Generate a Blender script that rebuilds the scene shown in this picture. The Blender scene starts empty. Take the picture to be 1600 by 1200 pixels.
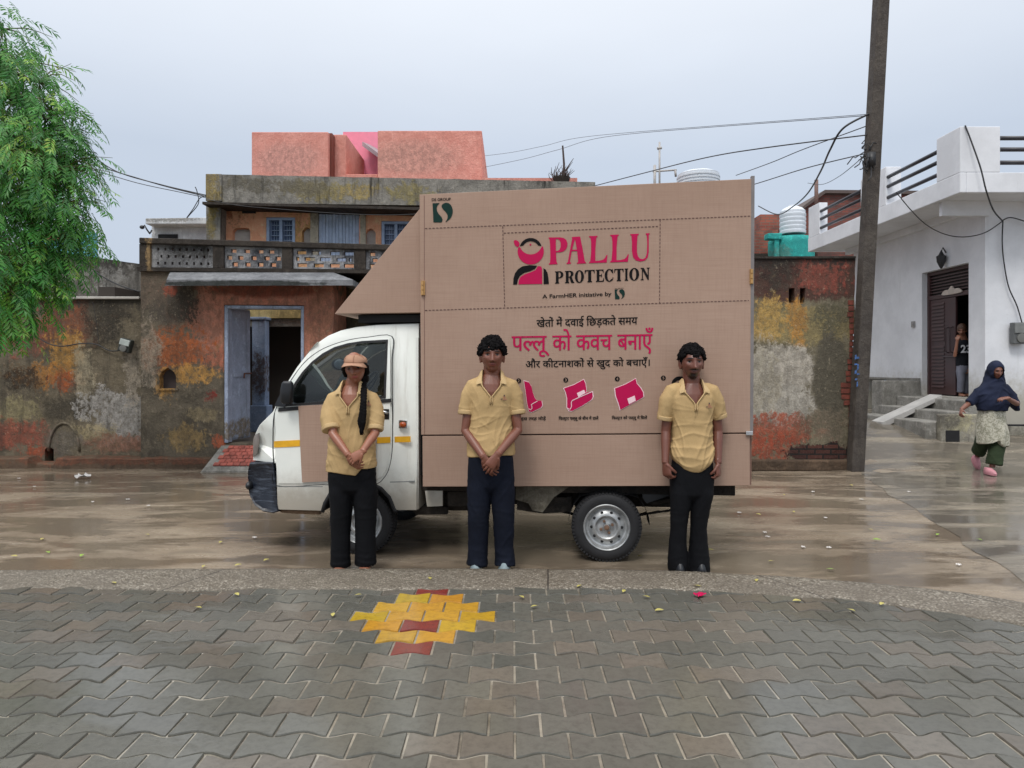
import bpy, bmesh, math, random
from mathutils import Vector, Matrix, Euler, noise as mnoise
R = math.radians
SC = bpy.context.scene
COL = SC.collection
rnd = random.Random(7)

# ------------------------------------------------------------------ camera
F, H, YH = 1081.0, 1.47, 575.0        # focal length in photo pixels, eye height, horizon row
cam = bpy.data.cameras.new("camera")
cam.sensor_width = 36.0
cam.lens = F / 1600.0 * 36.0
cam.shift_y = -(600.0 - YH) / 1600.0
cam.clip_start = 0.05
cam.clip_end = 2000.0
cam_ob = bpy.data.objects.new("camera", cam)
cam_ob.location = (0, 0, H)
cam_ob.rotation_euler = (R(90), 0, 0)
COL.objects.link(cam_ob)
SC.camera = cam_ob

# ------------------------------------------------------------------ sky, sun, exposure
SUN_EL, SUN_ROT = R(56), R(200)
world = bpy.data.worlds.new("World")
SC.world = world
world.use_nodes = True
wt = world.node_tree
bg = wt.nodes["Background"]
bg.inputs["Strength"].default_value = 0.1
sky = wt.nodes.new("ShaderNodeTexSky")
sky.sky_type = 'NISHITA'
sky.sun_disc = False
sky.sun_elevation = SUN_EL
sky.sun_rotation = SUN_ROT
sky.dust_density = 4.0
tc = wt.nodes.new("ShaderNodeTexCoord")
sx = wt.nodes.new("ShaderNodeSeparateXYZ")
wt.links.new(tc.outputs["Generated"], sx.inputs[0])
rmp = wt.nodes.new("ShaderNodeValToRGB")
els = rmp.color_ramp.elements
els[0].position = 0.0
els[0].color = (0.48, 0.545, 0.645, 1)
els[1].position = 1.0
els[1].color = (1.9, 1.91, 1.93, 1)
e = els.new(0.28)
e.color = (0.51, 0.575, 0.675, 1)
e = els.new(0.5)
e.color = (0.80, 0.84, 0.90, 1)
cl = wt.nodes.new("ShaderNodeTexNoise")
cl.inputs["Scale"].default_value = 2.2
cl.inputs["Detail"].default_value = 4.0
mpw = wt.nodes.new("ShaderNodeMapping")
mpw.inputs["Scale"].default_value = (1, 1, 3.0)
wt.links.new(tc.outputs["Generated"], mpw.inputs[0])
wt.links.new(mpw.outputs[0], cl.inputs["Vector"])
wt.links.new(sx.outputs["Z"], rmp.inputs[0])
mr = wt.nodes.new("ShaderNodeMapRange")
mr.inputs["To Min"].default_value = 11.7
mr.inputs["To Max"].default_value = 13.6
wt.links.new(cl.outputs["Fac"], mr.inputs["Value"])
sc10 = wt.nodes.new("ShaderNodeVectorMath")
sc10.operation = 'SCALE'
wt.links.new(rmp.outputs[0], sc10.inputs[0])
wt.links.new(mr.outputs[0], sc10.inputs["Scale"])
mxw = wt.nodes.new("ShaderNodeMix")
mxw.data_type = 'RGBA'
mxw.inputs[0].default_value = 0.88                      # cloud cover over the clear sky
wt.links.new(sky.outputs[0], mxw.inputs[6])
wt.links.new(sc10.outputs[0], mxw.inputs[7])
wt.links.new(mxw.outputs[2], bg.inputs["Color"])
sun = bpy.data.lights.new("sun", 'SUN')
sun.energy = 1.5
sun.angle = R(16)
sun.color = (1.0, 0.97, 0.93)
sun_ob = bpy.data.objects.new("sun", sun)
COL.objects.link(sun_ob)
sd = Vector((math.sin(SUN_ROT) * math.cos(SUN_EL), math.cos(SUN_ROT) * math.cos(SUN_EL), math.sin(SUN_EL)))
sun_ob.rotation_euler = sd.to_track_quat('Z', 'Y').to_euler()
sun_ob.location = sd * 40
SC.view_settings.view_transform = 'Standard'
SC.view_settings.look = 'None'
SC.view_settings.exposure = 0.0
SC.view_settings.gamma = 1.0
SC.render.engine = 'CYCLES'
SC.cycles.max_bounces = 6
SC.cycles.transparent_max_bounces = 8

# ------------------------------------------------------------------ measuring helpers
def P(px, py, Y):
    """world point seen at photo pixel (px, py) on the plane at depth Y"""
    return Vector(((px - 800.0) / F * Y, Y, H - (py - YH) / F * Y))

def G(px, py, z=0.0):
    """world point at height z seen at photo pixel"""
    Y = (H - z) * F / (py - YH)
    return Vector(((px - 800.0) / F * Y, Y, z))

# ------------------------------------------------------------------ object helpers
def link(o, parent=None):
    COL.objects.link(o)
    if parent is not None:
        o.parent = parent
    return o

def tag(o, label=None, cat=None, group=None, kind=None):
    if label: o["label"] = label
    if cat: o["category"] = cat
    if group: o["group"] = group
    if kind: o["kind"] = kind
    return o

def empty(name, loc=(0, 0, 0), rz=0.0, label=None, cat=None, group=None):
    o = bpy.data.objects.new(name, None)
    o.empty_display_size = 0.2
    o.location = loc
    o.rotation_euler = (0, 0, rz)
    link(o)
    return tag(o, label, cat, group)

def setmats(me, m):
    for x in (m if isinstance(m, (list, tuple)) else [m]):
        me.materials.append(x)

def obj_from_mesh(name, me, parent=None, loc=None):
    o = bpy.data.objects.new(name, me)
    if loc is not None: o.location = loc
    return link(o, parent)

class MB:
    """collects shapes and links them as one mesh object"""
    def __init__(s):
        s.bm = bmesh.new()
        s.mi = 0
    def face(s, pts):
        try:
            f = s.bm.faces.new([s.bm.verts.new(p) for p in pts])
            f.material_index = s.mi
            return f
        except ValueError:
            return None
    def hexa(s, b, t):
        """b: four bottom points, t: four top points, same winding"""
        vb = [s.bm.verts.new(p) for p in b]
        vt = [s.bm.verts.new(p) for p in t]
        fs = [s.bm.faces.new(vb[::-1]), s.bm.faces.new(vt)]
        for i in range(len(b)):
            j = (i + 1) % len(b)
            fs.append(s.bm.faces.new((vb[i], vb[j], vt[j], vt[i])))
        for f in fs: f.material_index = s.mi
        return s
    def box(s, x0, x1, y0, y1, z0, z1):
        return s.hexa([(x0, y0, z0), (x1, y0, z0), (x1, y1, z0), (x0, y1, z0)],
                      [(x0, y0, z1), (x1, y0, z1), (x1, y1, z1), (x0, y1, z1)])
    def prism(s, poly, d):
        """polygon of 3-D points pushed along vector d"""
        d = Vector(d)
        return s.hexa([Vector(p) for p in poly], [Vector(p) + d for p in poly])
    def tube(s, pts, rad, n=8, cap=True):
        pts = [Vector(p) for p in pts]
        if not isinstance(rad, (list, tuple)): rad = [rad] * len(pts)
        rings = []
        up = None
        for i, p in enumerate(pts):
            a = pts[max(0, i - 1)]
            b = pts[min(len(pts) - 1, i + 1)]
            t = (b - a).normalized()
            if up is None:
                up = Vector((0, 0, 1)) if abs(t.z) < 0.9 else Vector((0, 1, 0))
            u = (up - t * up.dot(t))
            if u.length < 1e-5: u = t.orthogonal()
            u.normalize()
            up = u
            v = t.cross(u)
            r = rad[i]
            ru, rv = r if isinstance(r, (list, tuple)) else (r, r)
            rings.append([s.bm.verts.new(p + u * math.cos(2 * math.pi * k / n) * ru + v * math.sin(2 * math.pi * k / n) * rv) for k in range(n)])
        s.skin(rings, cap)
        return s
    def skin(s, rings, cap=True, closed=True):
        n = len(rings[0])
        for a, b in zip(rings, rings[1:]):
            for k in range(n if closed else n - 1):
                f = s.bm.faces.new((a[k], a[(k + 1) % n], b[(k + 1) % n], b[k]))
                f.material_index = s.mi
        if cap:
            for r, rev in ((rings[0], True), (rings[-1], False)):
                f = s.bm.faces.new(r[::-1] if rev else r)
                f.material_index = s.mi
    def rings(s, rr, n=20, cap=True, e=2.0):
        """rr: (cx, cy, cz, half width x, half depth y) stacked horizontal super-ellipses"""
        out = []
        for cx, cy, cz, a, b in rr:
            row = []
            for k in range(n):
                t = 2 * math.pi * k / n
                c, d = math.cos(t), math.sin(t)
                row.append(s.bm.verts.new((cx + a * math.copysign(abs(c) ** (2 / e), c), cy + b * math.copysign(abs(d) ** (2 / e), d), cz)))
            out.append(row)
        s.skin(out, cap)
        return s
    def ball(s, c, r, rot=None, nu=12, nv=8):
        if not isinstance(r, (list, tuple)): r = (r, r, r)
        c = Vector(c)
        rows = []
        top = bot = None
        for j in range(nv + 1):
            ph = math.pi * j / nv
            if j in (0, nv):
                p = Vector((0, 0, r[2] * math.cos(ph)))
                if rot: p = rot @ p
                v = s.bm.verts.new(c + p)
                if j == 0: top = v
                else: bot = v
                continue
            row = []
            for i in range(nu):
                th = 2 * math.pi * i / nu
                p = Vector((r[0] * math.sin(ph) * math.cos(th), r[1] * math.sin(ph) * math.sin(th), r[2] * math.cos(ph)))
                if rot: p = rot @ p
                row.append(s.bm.verts.new(c + p))
            rows.append(row)
        s.skin(rows, cap=False)
        for i in range(nu):
            f1 = s.bm.faces.new((top, rows[0][(i + 1) % nu], rows[0][i]))
            f2 = s.bm.faces.new((bot, rows[-1][i], rows[-1][(i + 1) % nu]))
            f1.material_index = f2.material_index = s.mi
        return s
    def lathe(s, c, prof, axis='Y', n=40):
        """prof: (offset along the axis, radius)"""
        c = Vector(c)
        out = []
        for o, r in prof:
            row = []
            for k in range(n):
                t = 2 * math.pi * k / n
                a, b = math.cos(t) * r, math.sin(t) * r
                row.append(s.bm.verts.new(c + (Vector((a, o, b)) if axis == 'Y' else Vector((a, b, o)) if axis == 'Z' else Vector((o, a, b)))))
            out.append(row)
        s.skin(out, cap=False)
        return s
    def mesh(s, name):
        bmesh.ops.recalc_face_normals(s.bm, faces=s.bm.faces)
        me = bpy.data.meshes.new(name)
        s.bm.to_mesh(me)
        s.bm.free()
        return me
    def build(s, name, m, parent=None, smooth=False, bevel=0.0, seg=2):
        me = s.mesh(name)
        setmats(me, m)
        if smooth:
            for p in me.polygons: p.use_smooth = True
            if smooth == 'angle':
                me.set_sharp_from_angle(angle=R(38))
        o = obj_from_mesh(name, me, parent)
        if bevel:
            b = o.modifiers.new("bevel", 'BEVEL')
            b.width = bevel
            b.segments = seg
            b.limit_method = 'ANGLE'
            b.angle_limit = R(40)
        return o

def evaluated_mesh(o):
    dg = bpy.context.evaluated_depsgraph_get()
    dg.update()
    return bpy.data.meshes.new_from_object(o.evaluated_get(dg))

def fill2d(loops, thick=0.0, bevel=0.0, bseg=1):
    """filled 2-D outline with holes -> mesh in x, y, z (z is thickness, centred)"""
    K = 100.0
    c = bpy.data.curves.new("tmp", 'CURVE')
    c.dimensions = '2D'
    c.fill_mode = 'BOTH'
    c.extrude = thick / 2 * K
    c.bevel_depth = bevel * K
    c.bevel_resolution = bseg
    if bevel:
        c.offset = -bevel * K
    for lp in loops:
        sp = c.splines.new('POLY')
        sp.points.add(len(lp) - 1)
        for q, p in zip(lp, sp.points):
            p.co = (q[0] * K, q[1] * K, 0, 1)
        sp.use_cyclic_u = True
    o = bpy.data.objects.new("tmp", c)
    COL.objects.link(o)
    me = evaluated_mesh(o)
    bpy.data.objects.remove(o)
    bpy.data.curves.remove(c)
    for v in me.vertices: v.co /= K
    me.materials.clear()
    return me

def smooth_loop(pts, n=6, closed=True):
    """Catmull-Rom through 2-D points"""
    out = []
    N = len(pts)
    for i in range(N if closed else N - 1):
        g = lambda k: Vector(pts[k % N]) if closed else Vector(pts[max(0, min(N - 1, k))])
        p0, p1, p2, p3 = g(i - 1), g(i), g(i + 1), g(i + 2)
        for k in range(n):
            t = k / n
            out.append(0.5 * ((2 * p1) + (p2 - p0) * t + (2 * p0 - 5 * p1 + 4 * p2 - p3) * t * t + (3 * p1 - p0 - 3 * p2 + p3) * t ** 3))
    if not closed: out.append(Vector(pts[-1]))
    return out

def plate(name, loops, m, parent, fn, thick=0.0, bevel=0.0, smooth=False):
    """filled outline, each vertex moved to place by fn(x, y, t)"""
    me = fill2d(loops, thick, bevel)
    for v in me.vertices: v.co = fn(v.co.x, v.co.y, v.co.z)
    setmats(me, m)
    bm = bmesh.new()
    bm.from_mesh(me)
    bmesh.ops.remove_doubles(bm, verts=bm.verts, dist=1e-5)
    bmesh.ops.recalc_face_normals(bm, faces=bm.faces)
    bm.to_mesh(me)
    bm.free()
    if smooth:
        for p in me.polygons: p.use_smooth = True
        me.set_sharp_from_angle(angle=R(35))
    else:
        for p in me.polygons: p.use_smooth = False
    return obj_from_mesh(name, me, parent)

def wall_xz(name, loops, m, parent, Yf, th):
    """upright wall facing the street: front face at Yf, thickness th behind it; loops in world x, z"""
    return plate(name, loops, m, parent, lambda x, y, t: Vector((x, Yf + th / 2 - t, y)), thick=th)

def pxl(pts, Y):
    """photo pixels -> world x, z at depth Y"""
    return [(P(a, b, Y).x, P(a, b, Y).z) for a, b in pts]

# ------------------------------------------------------------------ material helpers
class NT:
    def __init__(s, name):
        s.m = bpy.data.materials.new(name)
        s.m.use_nodes = True
        s.t = s.m.node_tree
        s.b = s.t.nodes["Principled BSDF"]
        s._co = None
    def n(s, kind, **kw):
        x = s.t.nodes.new("ShaderNode" + kind)
        for k, v in kw.items(): setattr(x, k, v)
        return x
    def put(s, sock, v):
        if v is None: return
        if hasattr(v, "is_output") or isinstance(v, bpy.types.NodeSocket): s.t.links.new(v, sock)
        else:
            if isinstance(v, (tuple, list)) and len(v) == 3 and len(sock.default_value) == 4: v = (*v, 1)
            sock.default_value = v
    @property
    def co(s):
        if s._co is None: s._co = s.n("TexCoord").outputs["Object"]
        return s._co
    def mapped(s, scale, vec=None, loc=(0, 0, 0)):
        x = s.n("Mapping")
        s.put(x.inputs[0], vec or s.co)
        x.inputs["Scale"].default_value = scale
        x.inputs["Location"].default_value = loc
        return x.outputs[0]
    def noise(s, scale, detail=6, rough=0.6, vec=None, dist=0.0):
        x = s.n("TexNoise")
        s.put(x.inputs["Vector"], vec or s.co)
        x.inputs["Scale"].default_value = scale
        x.inputs["Detail"].default_value = detail
        x.inputs["Roughness"].default_value = rough
        x.inputs["Distortion"].default_value = dist
        return x.outputs["Fac"]
    def ma(s, op, a, b=None, c=None, clamp=False):
        x = s.n("Math", operation=op, use_clamp=clamp)
        s.put(x.inputs[0], a)
        s.put(x.inputs[1], b)
        s.put(x.inputs[2], c)
        return x.outputs[0]
    def step(s, v, lo, hi, a=0.0, b=1.0):
        x = s.n("MapRange", interpolation_type='SMOOTHSTEP')
        s.put(x.inputs[0], v)
        x.inputs[1].default_value, x.inputs[2].default_value = lo, hi
        x.inputs[3].default_value, x.inputs[4].default_value = a, b
        return x.outputs[0]
    def mix(s, f, a, b, mode='MIX'):
        x = s.n("Mix", data_type='RGBA', blend_type=mode)
        s.put(x.inputs[0], f)
        s.put(x.inputs[6], a)
        s.put(x.inputs[7], b)
        return x.outputs[2]
    def ramp(s, v, stops):
        x = s.n("ValToRGB")
        s.put(x.inputs[0], v)
        el = x.color_ramp.elements
        while len(el) > 1: el.remove(el[0])
        el[0].position = stops[0][0]
        el[0].color = (*stops[0][1], 1)
        for p, c in stops[1:]:
            q = el.new(p)
            q.color = (*c, 1)
        return x.outputs[0]
    def bump(s, h, dist=0.01, strength=0.5):
        x = s.n("Bump")
        x.inputs["Strength"].default_value = strength
        x.inputs["Distance"].default_value = dist
        s.put(x.inputs["Height"], h)
        s.put(s.b.inputs["Normal"], x.outputs[0])
    def xz(s):
        if not hasattr(s, "_xyz"):
            q = s.n("SeparateXYZ")
            s.put(q.inputs[0], s.co)
            s._xyz = q.outputs
        return s._xyz
    def blob(s, cx, cz, rx, rz, nz, amp=0.9, sharp=4.0):
        """0..1 mask of a ragged stain centred at world (cx, cz)"""
        o = s.xz()
        a = s.ma('MULTIPLY', s.ma('SUBTRACT', o[0], cx), 1.0 / rx)
        b = s.ma('MULTIPLY', s.ma('SUBTRACT', o[2], cz), 1.0 / rz)
        d = s.ma('SQRT', s.ma('ADD', s.ma('MULTIPLY', a, a), s.ma('MULTIPLY', b, b)))
        q = s.ma('SUBTRACT', 1.05, d)
        q = s.ma('ADD', q, s.ma('MULTIPLY', s.ma('SUBTRACT', nz, 0.5), amp * 1.7))
        return s.ma('MULTIPLY', q, sharp, clamp=True)
    def done(s, color=None, rough=None, metal=None, spec=None):
        s.put(s.b.inputs["Base Color"], color)
        s.put(s.b.inputs["Roughness"], rough)
        s.put(s.b.inputs["Metallic"], metal)
        if spec is not None: s.b.inputs["Specular IOR Level"].default_value = spec
        return s.m

def srgb(r, g, b):
    f = lambda v: (v / 255 / 12.92) if v <= 10 else ((v / 255 + 0.055) / 1.055) ** 2.4
    return (f(r), f(g), f(b))

def plain(name, c, rough=0.6, metal=0.0, var=0.12, scale=8.0, bump=0.0, spec=None):
    t = NT(name)
    nz = t.noise(scale, 5, 0.65)
    col = t.mix(t.step(nz, 0.3, 0.7), tuple(x * (1 - var) for x in c), tuple(min(1, x * (1 + var)) for x in c))
    if bump: t.bump(t.noise(scale * 6, 4), bump)
    return t.done(col, t.step(nz, 0.2, 0.8, rough * 0.85, min(1, rough * 1.15)), metal, spec)
# ------------------------------------------------------------------ weathered plaster
def weathered(name, base, Y, patches, base2=None, streak=0.5, seed=0.0, soot=None, brick=None):
    t = NT(name)
    n1 = t.noise(2.6, 9, 0.72, t.mapped((1, 1, 1), loc=(seed, seed * 2, 0)), dist=0.4)
    n2 = t.noise(9.0, 8, 0.75, t.mapped((1, 1, 0.7), loc=(seed * 3, 1, 0)))
    n3 = t.noise(45.0, 4, 0.7)
    n4 = t.noise(1.25, 10, 0.78, t.mapped((1.2, 1, 0.9), loc=(seed * 5, 2, seed)), dist=1.2)
    n5 = t.noise(19.0, 6, 0.78, t.mapped((1, 1, 0.8), loc=(seed, 5, 2)))
    raw = t.ma('ADD', t.ma('MULTIPLY', n1, 0.40), t.ma('ADD', t.ma('MULTIPLY', n2, 0.34), t.ma('MULTIPLY', n5, 0.26)))
    edge = t.ma('ADD', t.ma('MULTIPLY', t.ma('SUBTRACT', raw, 0.5), 2.6), 0.5)
    b2 = base2 or tuple(c * 0.55 for c in base)
    col = t.mix(t.step(n1, 0.38, 0.62), base, b2)
    col = t.mix(t.step(n2, 0.5, 0.72, 0, 0.6), col, tuple(min(1, c * 1.7 + 0.01) for c in base))
    for px, py, rx, ry, c, *o in patches:
        q = P(px, py, Y)
        amp = o[0] if o else 1.6
        sharp = o[1] if len(o) > 1 else 2.6
        mk = t.blob(q.x, q.z, rx * Y / F * (1.25 if amp > 0.7 else 1), ry * Y / F * (1.25 if amp > 0.7 else 1), edge, amp, sharp)
        if amp > 0.7:
            mk = t.ma('MULTIPLY', mk, t.step(n5, 0.36, 0.52, 0.22, 0.92))
        g_ = sum(c) / 3
        c = tuple(0.93 * v + 0.07 * g_ for v in c)
        c2 = tuple(v * 0.55 + b_ * 0.12 for v, b_ in zip(c, base))
        col = t.mix(mk, col, t.mix(t.step(n2, 0.40, 0.62), c2, c))
    if len(patches) > 6:                                # old limewash, ochre and mould specks all over
        col = t.mix(t.step(n4, 0.60, 0.70, 0, 0.45), col, S(150, 128, 92))
        col = t.mix(t.step(n4, 0.30, 0.40, 0.6, 0), col, S(58, 53, 47))
        col = t.mix(t.step(n5, 0.57, 0.67, 0, 0.5), col, S(172, 160, 136))
        col = t.mix(t.step(n5, 0.30, 0.40, 0.5, 0), col, S(44, 40, 36))
    if streak:
        st = t.noise(1.0, 7, 0.7, t.mapped((7, 7, 0.55), loc=(seed, 0, 3)))
        col = t.mix(t.step(st, 0.52, 0.7, 0, streak), col, (0.022, 0.02, 0.017))
    if soot:
        zt, depth, amt = soot                           # black mould that grows down from the coping
        zz = t.ma('SUBTRACT', zt, t.xz()[2])
        zz = t.ma('ADD', zz, t.ma('MULTIPLY', t.ma('SUBTRACT', edge, 0.5), depth * 3))
        col = t.mix(t.step(zz, 0.0, depth, amt, 0.0), col, (0.03, 0.027, 0.024))
    if brick:
        px, py, rx, ry = brick
        q = P(px, py, Y)
        mk = t.blob(q.x, q.z, rx * Y / F, ry * Y / F, edge, 0.9, 8)
        br = t.n("TexBrick")
        t.put(br.inputs["Vector"], t.n("CombineXYZ").outputs[0])
        cb = br.inputs["Vector"].links[0].from_node
        t.put(cb.inputs[0], t.xz()[0])
        t.put(cb.inputs[1], t.xz()[2])
        br.inputs["Color1"].default_value = (0.10, 0.038, 0.028, 1)
        br.inputs["Color2"].default_value = (0.055, 0.024, 0.02, 1)
        br.inputs["Mortar"].default_value = (0.02, 0.017, 0.015, 1)
        br.inputs["Scale"].default_value = 1.0
        br.inputs["Brick Width"].default_value = 0.23
        br.inputs["Row Height"].default_value = 0.075
        br.inputs["Mortar Size"].default_value = 0.012
        col = t.mix(mk, col, br.outputs["Color"])
    col = t.mix(t.step(n3, 0.35, 0.75, 0.0, 0.35), col, (0.25, 0.22, 0.18), 'OVERLAY')
    hb = t.ma('ADD', t.ma('MULTIPLY', edge, 1.0), t.ma('MULTIPLY', n3, 0.25))
    t.bump(hb, 0.035, 0.8)
    return t.done(col, t.step(n2, 0.3, 0.7, 0.6, 0.95), spec=0.3)

S = srgb
OCHRE, ORANGE, PALE, LIME, BRICKY, SALMON, GREY = S(196, 146, 66), S(178, 96, 50), S(172, 160, 132), S(178, 174, 168), S(158, 82, 60), S(160, 104, 80), S(92, 84, 72)

M = {}
M['left_wall'] = weathered("weathered_left_wall", S(118, 108, 90), 10.25, [
    (95, 505, 46, 34, S(150, 86, 58)), (20, 530, 40, 24, S(140, 84, 66)), (160, 500, 30, 30, S(60, 55, 48)),
    (100, 556, 22, 38, OCHRE), (70, 586, 52, 16, S(188, 128, 54)), (96, 595, 20, 14, S(170, 84, 40)), (127, 586, 14, 34, PALE),
    (22, 642, 30, 18, S(152, 142, 104)), (25, 682, 44, 20, S(158, 84, 64)), (110, 640, 40, 14, S(74, 68, 56)),
    (182, 655, 46, 34, LIME, 1.8, 5), (140, 676, 30, 14, S(176, 160, 120)), (187, 694, 54, 12, S(152, 106, 84)),
    (203, 578, 13, 38, S(172, 160, 142)), (56, 706, 20, 8, S(170, 84, 52)), (232, 552, 12, 34, S(150, 140, 122)),
    (95, 690, 26, 18, S(120, 112, 100)), (30, 590, 26, 16, S(40, 37, 33))], seed=1.7, soot=(2.5, 0.22, 0.75))
M['terrace_wall'] = weathered("weathered_terrace_wall", S(112, 108, 102), 11.2, [
    (180, 440, 26, 24, S(150, 148, 144)), (120, 425, 20, 16, S(140, 138, 132)), (205, 455, 20, 18, S(120, 116, 110))], seed=4.1, soot=(3.3, 0.3, 0.9), streak=0.8)
M['gate_wall'] = weathered("weathered_gate_wall", S(112, 103, 88), 10.2, [
    (430, 500, 138, 92, S(216, 144, 118), 0.6, 5), (410, 452, 110, 14, S(160, 88, 68), 0.6, 3), (318, 505, 24, 60, S(204, 140, 116)), (345, 560, 26, 16, S(196, 116, 88)), (270, 542, 46, 34, S(184, 98, 46)),
    (298, 584, 36, 13, S(206, 154, 74)), (262, 600, 14, 22, S(200, 150, 76)), (262, 480, 30, 30, S(92, 84, 76)), (240, 450, 30, 26, S(118, 102, 88)),
    (290, 470, 20, 30, S(66, 58, 50)), (268, 450, 12, 10, S(168, 84, 62)), (286, 686, 24, 18, S(156, 130, 84)), (232, 548, 14, 40, S(158, 146, 128)),
    (330, 620, 10, 8, S(150, 52, 44)), (318, 646, 20, 8, S(142, 128, 98)), (505, 520, 26, 50, S(176, 122, 96)), (342, 690, 8, 8, S(190, 96, 60))], seed=2.3, streak=0.35)
M['right_wall'] = weathered("weathered_right_wall", S(126, 118, 98), 9.95, [
    (1260, 410, 160, 62, S(92, 60, 52), 0.35, 9), (1285, 434, 40, 22, S(150, 76, 62)), (1215, 425, 26, 24, S(58, 46, 42)),
    (1250, 508, 110, 34, S(158, 142, 96), 0.6, 4), (1249, 500, 16, 34, S(198, 142, 62)), (1200, 500, 22, 26, S(196, 158, 84)), (1300, 500, 36, 24, S(96, 92, 72)),
    (1222, 578, 62, 40, S(192, 184, 170), 0.65, 5), (1214, 632, 66, 36, S(186, 180, 168), 0.65, 5), (1190, 600, 30, 50, S(176, 168, 150)), (1300, 590, 30, 70, S(98, 92, 78), 0.6, 6),
    (1218, 672, 56, 20, S(172, 84, 58), 1.4, 5), (1204, 702, 44, 16, S(168, 76, 50)), (1290, 664, 30, 20, S(124, 112, 94))],
    seed=6.2, streak=0.3, soot=(3.04, 0.14, 0.8), brick=(1282, 708, 56, 15))
M['fascia'] = weathered("lichen_concrete", S(146, 142, 134), 11.0, [
    (520, 298, 60, 14, S(150, 136, 84)), (470, 292, 40, 10, S(120, 112, 90)), (640, 300, 30, 12, S(150, 138, 90)), (330, 300, 12, 40, S(160, 140, 80)),
    (560, 300, 30, 10, S(170, 150, 96)), (400, 290, 40, 10, S(110, 104, 90)), (330, 350, 8, 26, S(140, 124, 70))], seed=8.0, streak=0.95)
M['dark_concrete'] = weathered("dark_mouldy_concrete", S(66, 59, 53), 10.2, [(236, 400, 5, 30, S(170, 140, 96))], seed=3.0, streak=0.6)
M['jali'] = weathered("limewashed_screen", S(170, 170, 172), 10.2, [(285, 400, 60, 26, S(120, 120, 122)), (300, 392, 30, 12, S(60, 58, 56))], base2=S(84, 86, 92), seed=5.0, streak=0.85)
M['upper_wall'] = weathered("orange_upper_wall", S(246, 190, 152), 12.0, [(370, 345, 30, 20, S(196, 120, 84)), (440, 330, 120, 8, S(150, 92, 70)), (500, 400, 30, 40, S(226, 178, 104))], base2=S(238, 172, 134), seed=9.0, streak=0.25)
M['tower'] = weathered("rough_terracotta_render", S(222, 158, 144), 17.0, [(450, 250, 60, 30, S(226, 164, 150), 0.6), (650, 250, 80, 30, S(224, 164, 148), 0.6)], base2=S(212, 144, 130), seed=12.0, streak=0.12)
M['pink_wall'] = plain("pink_paint", S(226, 138, 160), 0.8, var=0.06)
M['coping'] = plain("pale_coping", S(178, 174, 168), 0.8, var=0.2, scale=5, bump=0.01)
M['plinth'] = weathered("muddy_plinth", S(100, 82, 66), 10.0, [(180, 722, 160, 5, S(122, 78, 58)), (40, 722, 40, 6, S(130, 84, 62))], seed=3.3, streak=0.2)
M['old_white'] = weathered("old_whitewash", S(206, 208, 208), 18.0, [(270, 346, 50, 5, S(150, 148, 142))], base2=S(188, 190, 192), seed=7.0, streak=0.2)

def white_paint():
    t = NT("white_house_paint")
    n1 = t.noise(1.3, 8, 0.65)
    n2 = t.noise(7.0, 7, 0.7)
    st = t.noise(1.0, 6, 0.7, t.mapped((5, 5, 0.35)))
    col = t.mix(t.step(n1, 0.35, 0.65), S(212, 214, 218), S(226, 228, 232))
    col = t.mix(t.step(st, 0.58, 0.8, 0, 0.35), col, S(140, 140, 128))
    zl = t.ma('ADD', t.xz()[2], t.ma('MULTIPLY', n2, -0.9))
    col = t.mix(t.step(zl, 0.35, 1.1, 0.75, 0.0), col, S(150, 142, 118))     # splash stains near the ground
    col = t.mix(t.step(n2, 0.62, 0.75, 0, 0.25), col, S(150, 146, 132))
    t.bump(n2, 0.006, 0.4)
    return t.done(col, 0.75, spec=0.3)
M['white'] = white_paint()
M['grey_cement'] = weathered("grey_cement", S(150, 148, 142), 12.0, [], base2=S(122, 120, 114), seed=2.0, streak=0.25)
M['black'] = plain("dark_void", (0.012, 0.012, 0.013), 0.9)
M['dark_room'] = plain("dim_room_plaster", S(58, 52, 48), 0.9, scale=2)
M['wire'] = plain("black_cable", (0.02, 0.02, 0.022), 0.5)

# ------------------------------------------------------------------ road, lane, kerb, pavement
def ground_z(x, y):
    """the lane climbs towards the white house, the street is flat"""
    a = max(0.0, min(1.0, (x - 4.3) / 1.2))
    d = max(0.0, y - 9.55)
    k = min(1.0, d / 3.1)
    return a * (0.50 * k * k * (3 - 2 * k) * 0.55 + 0.50 * k * 0.45 + 0.02 * max(0.0, d - 3.1))

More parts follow.
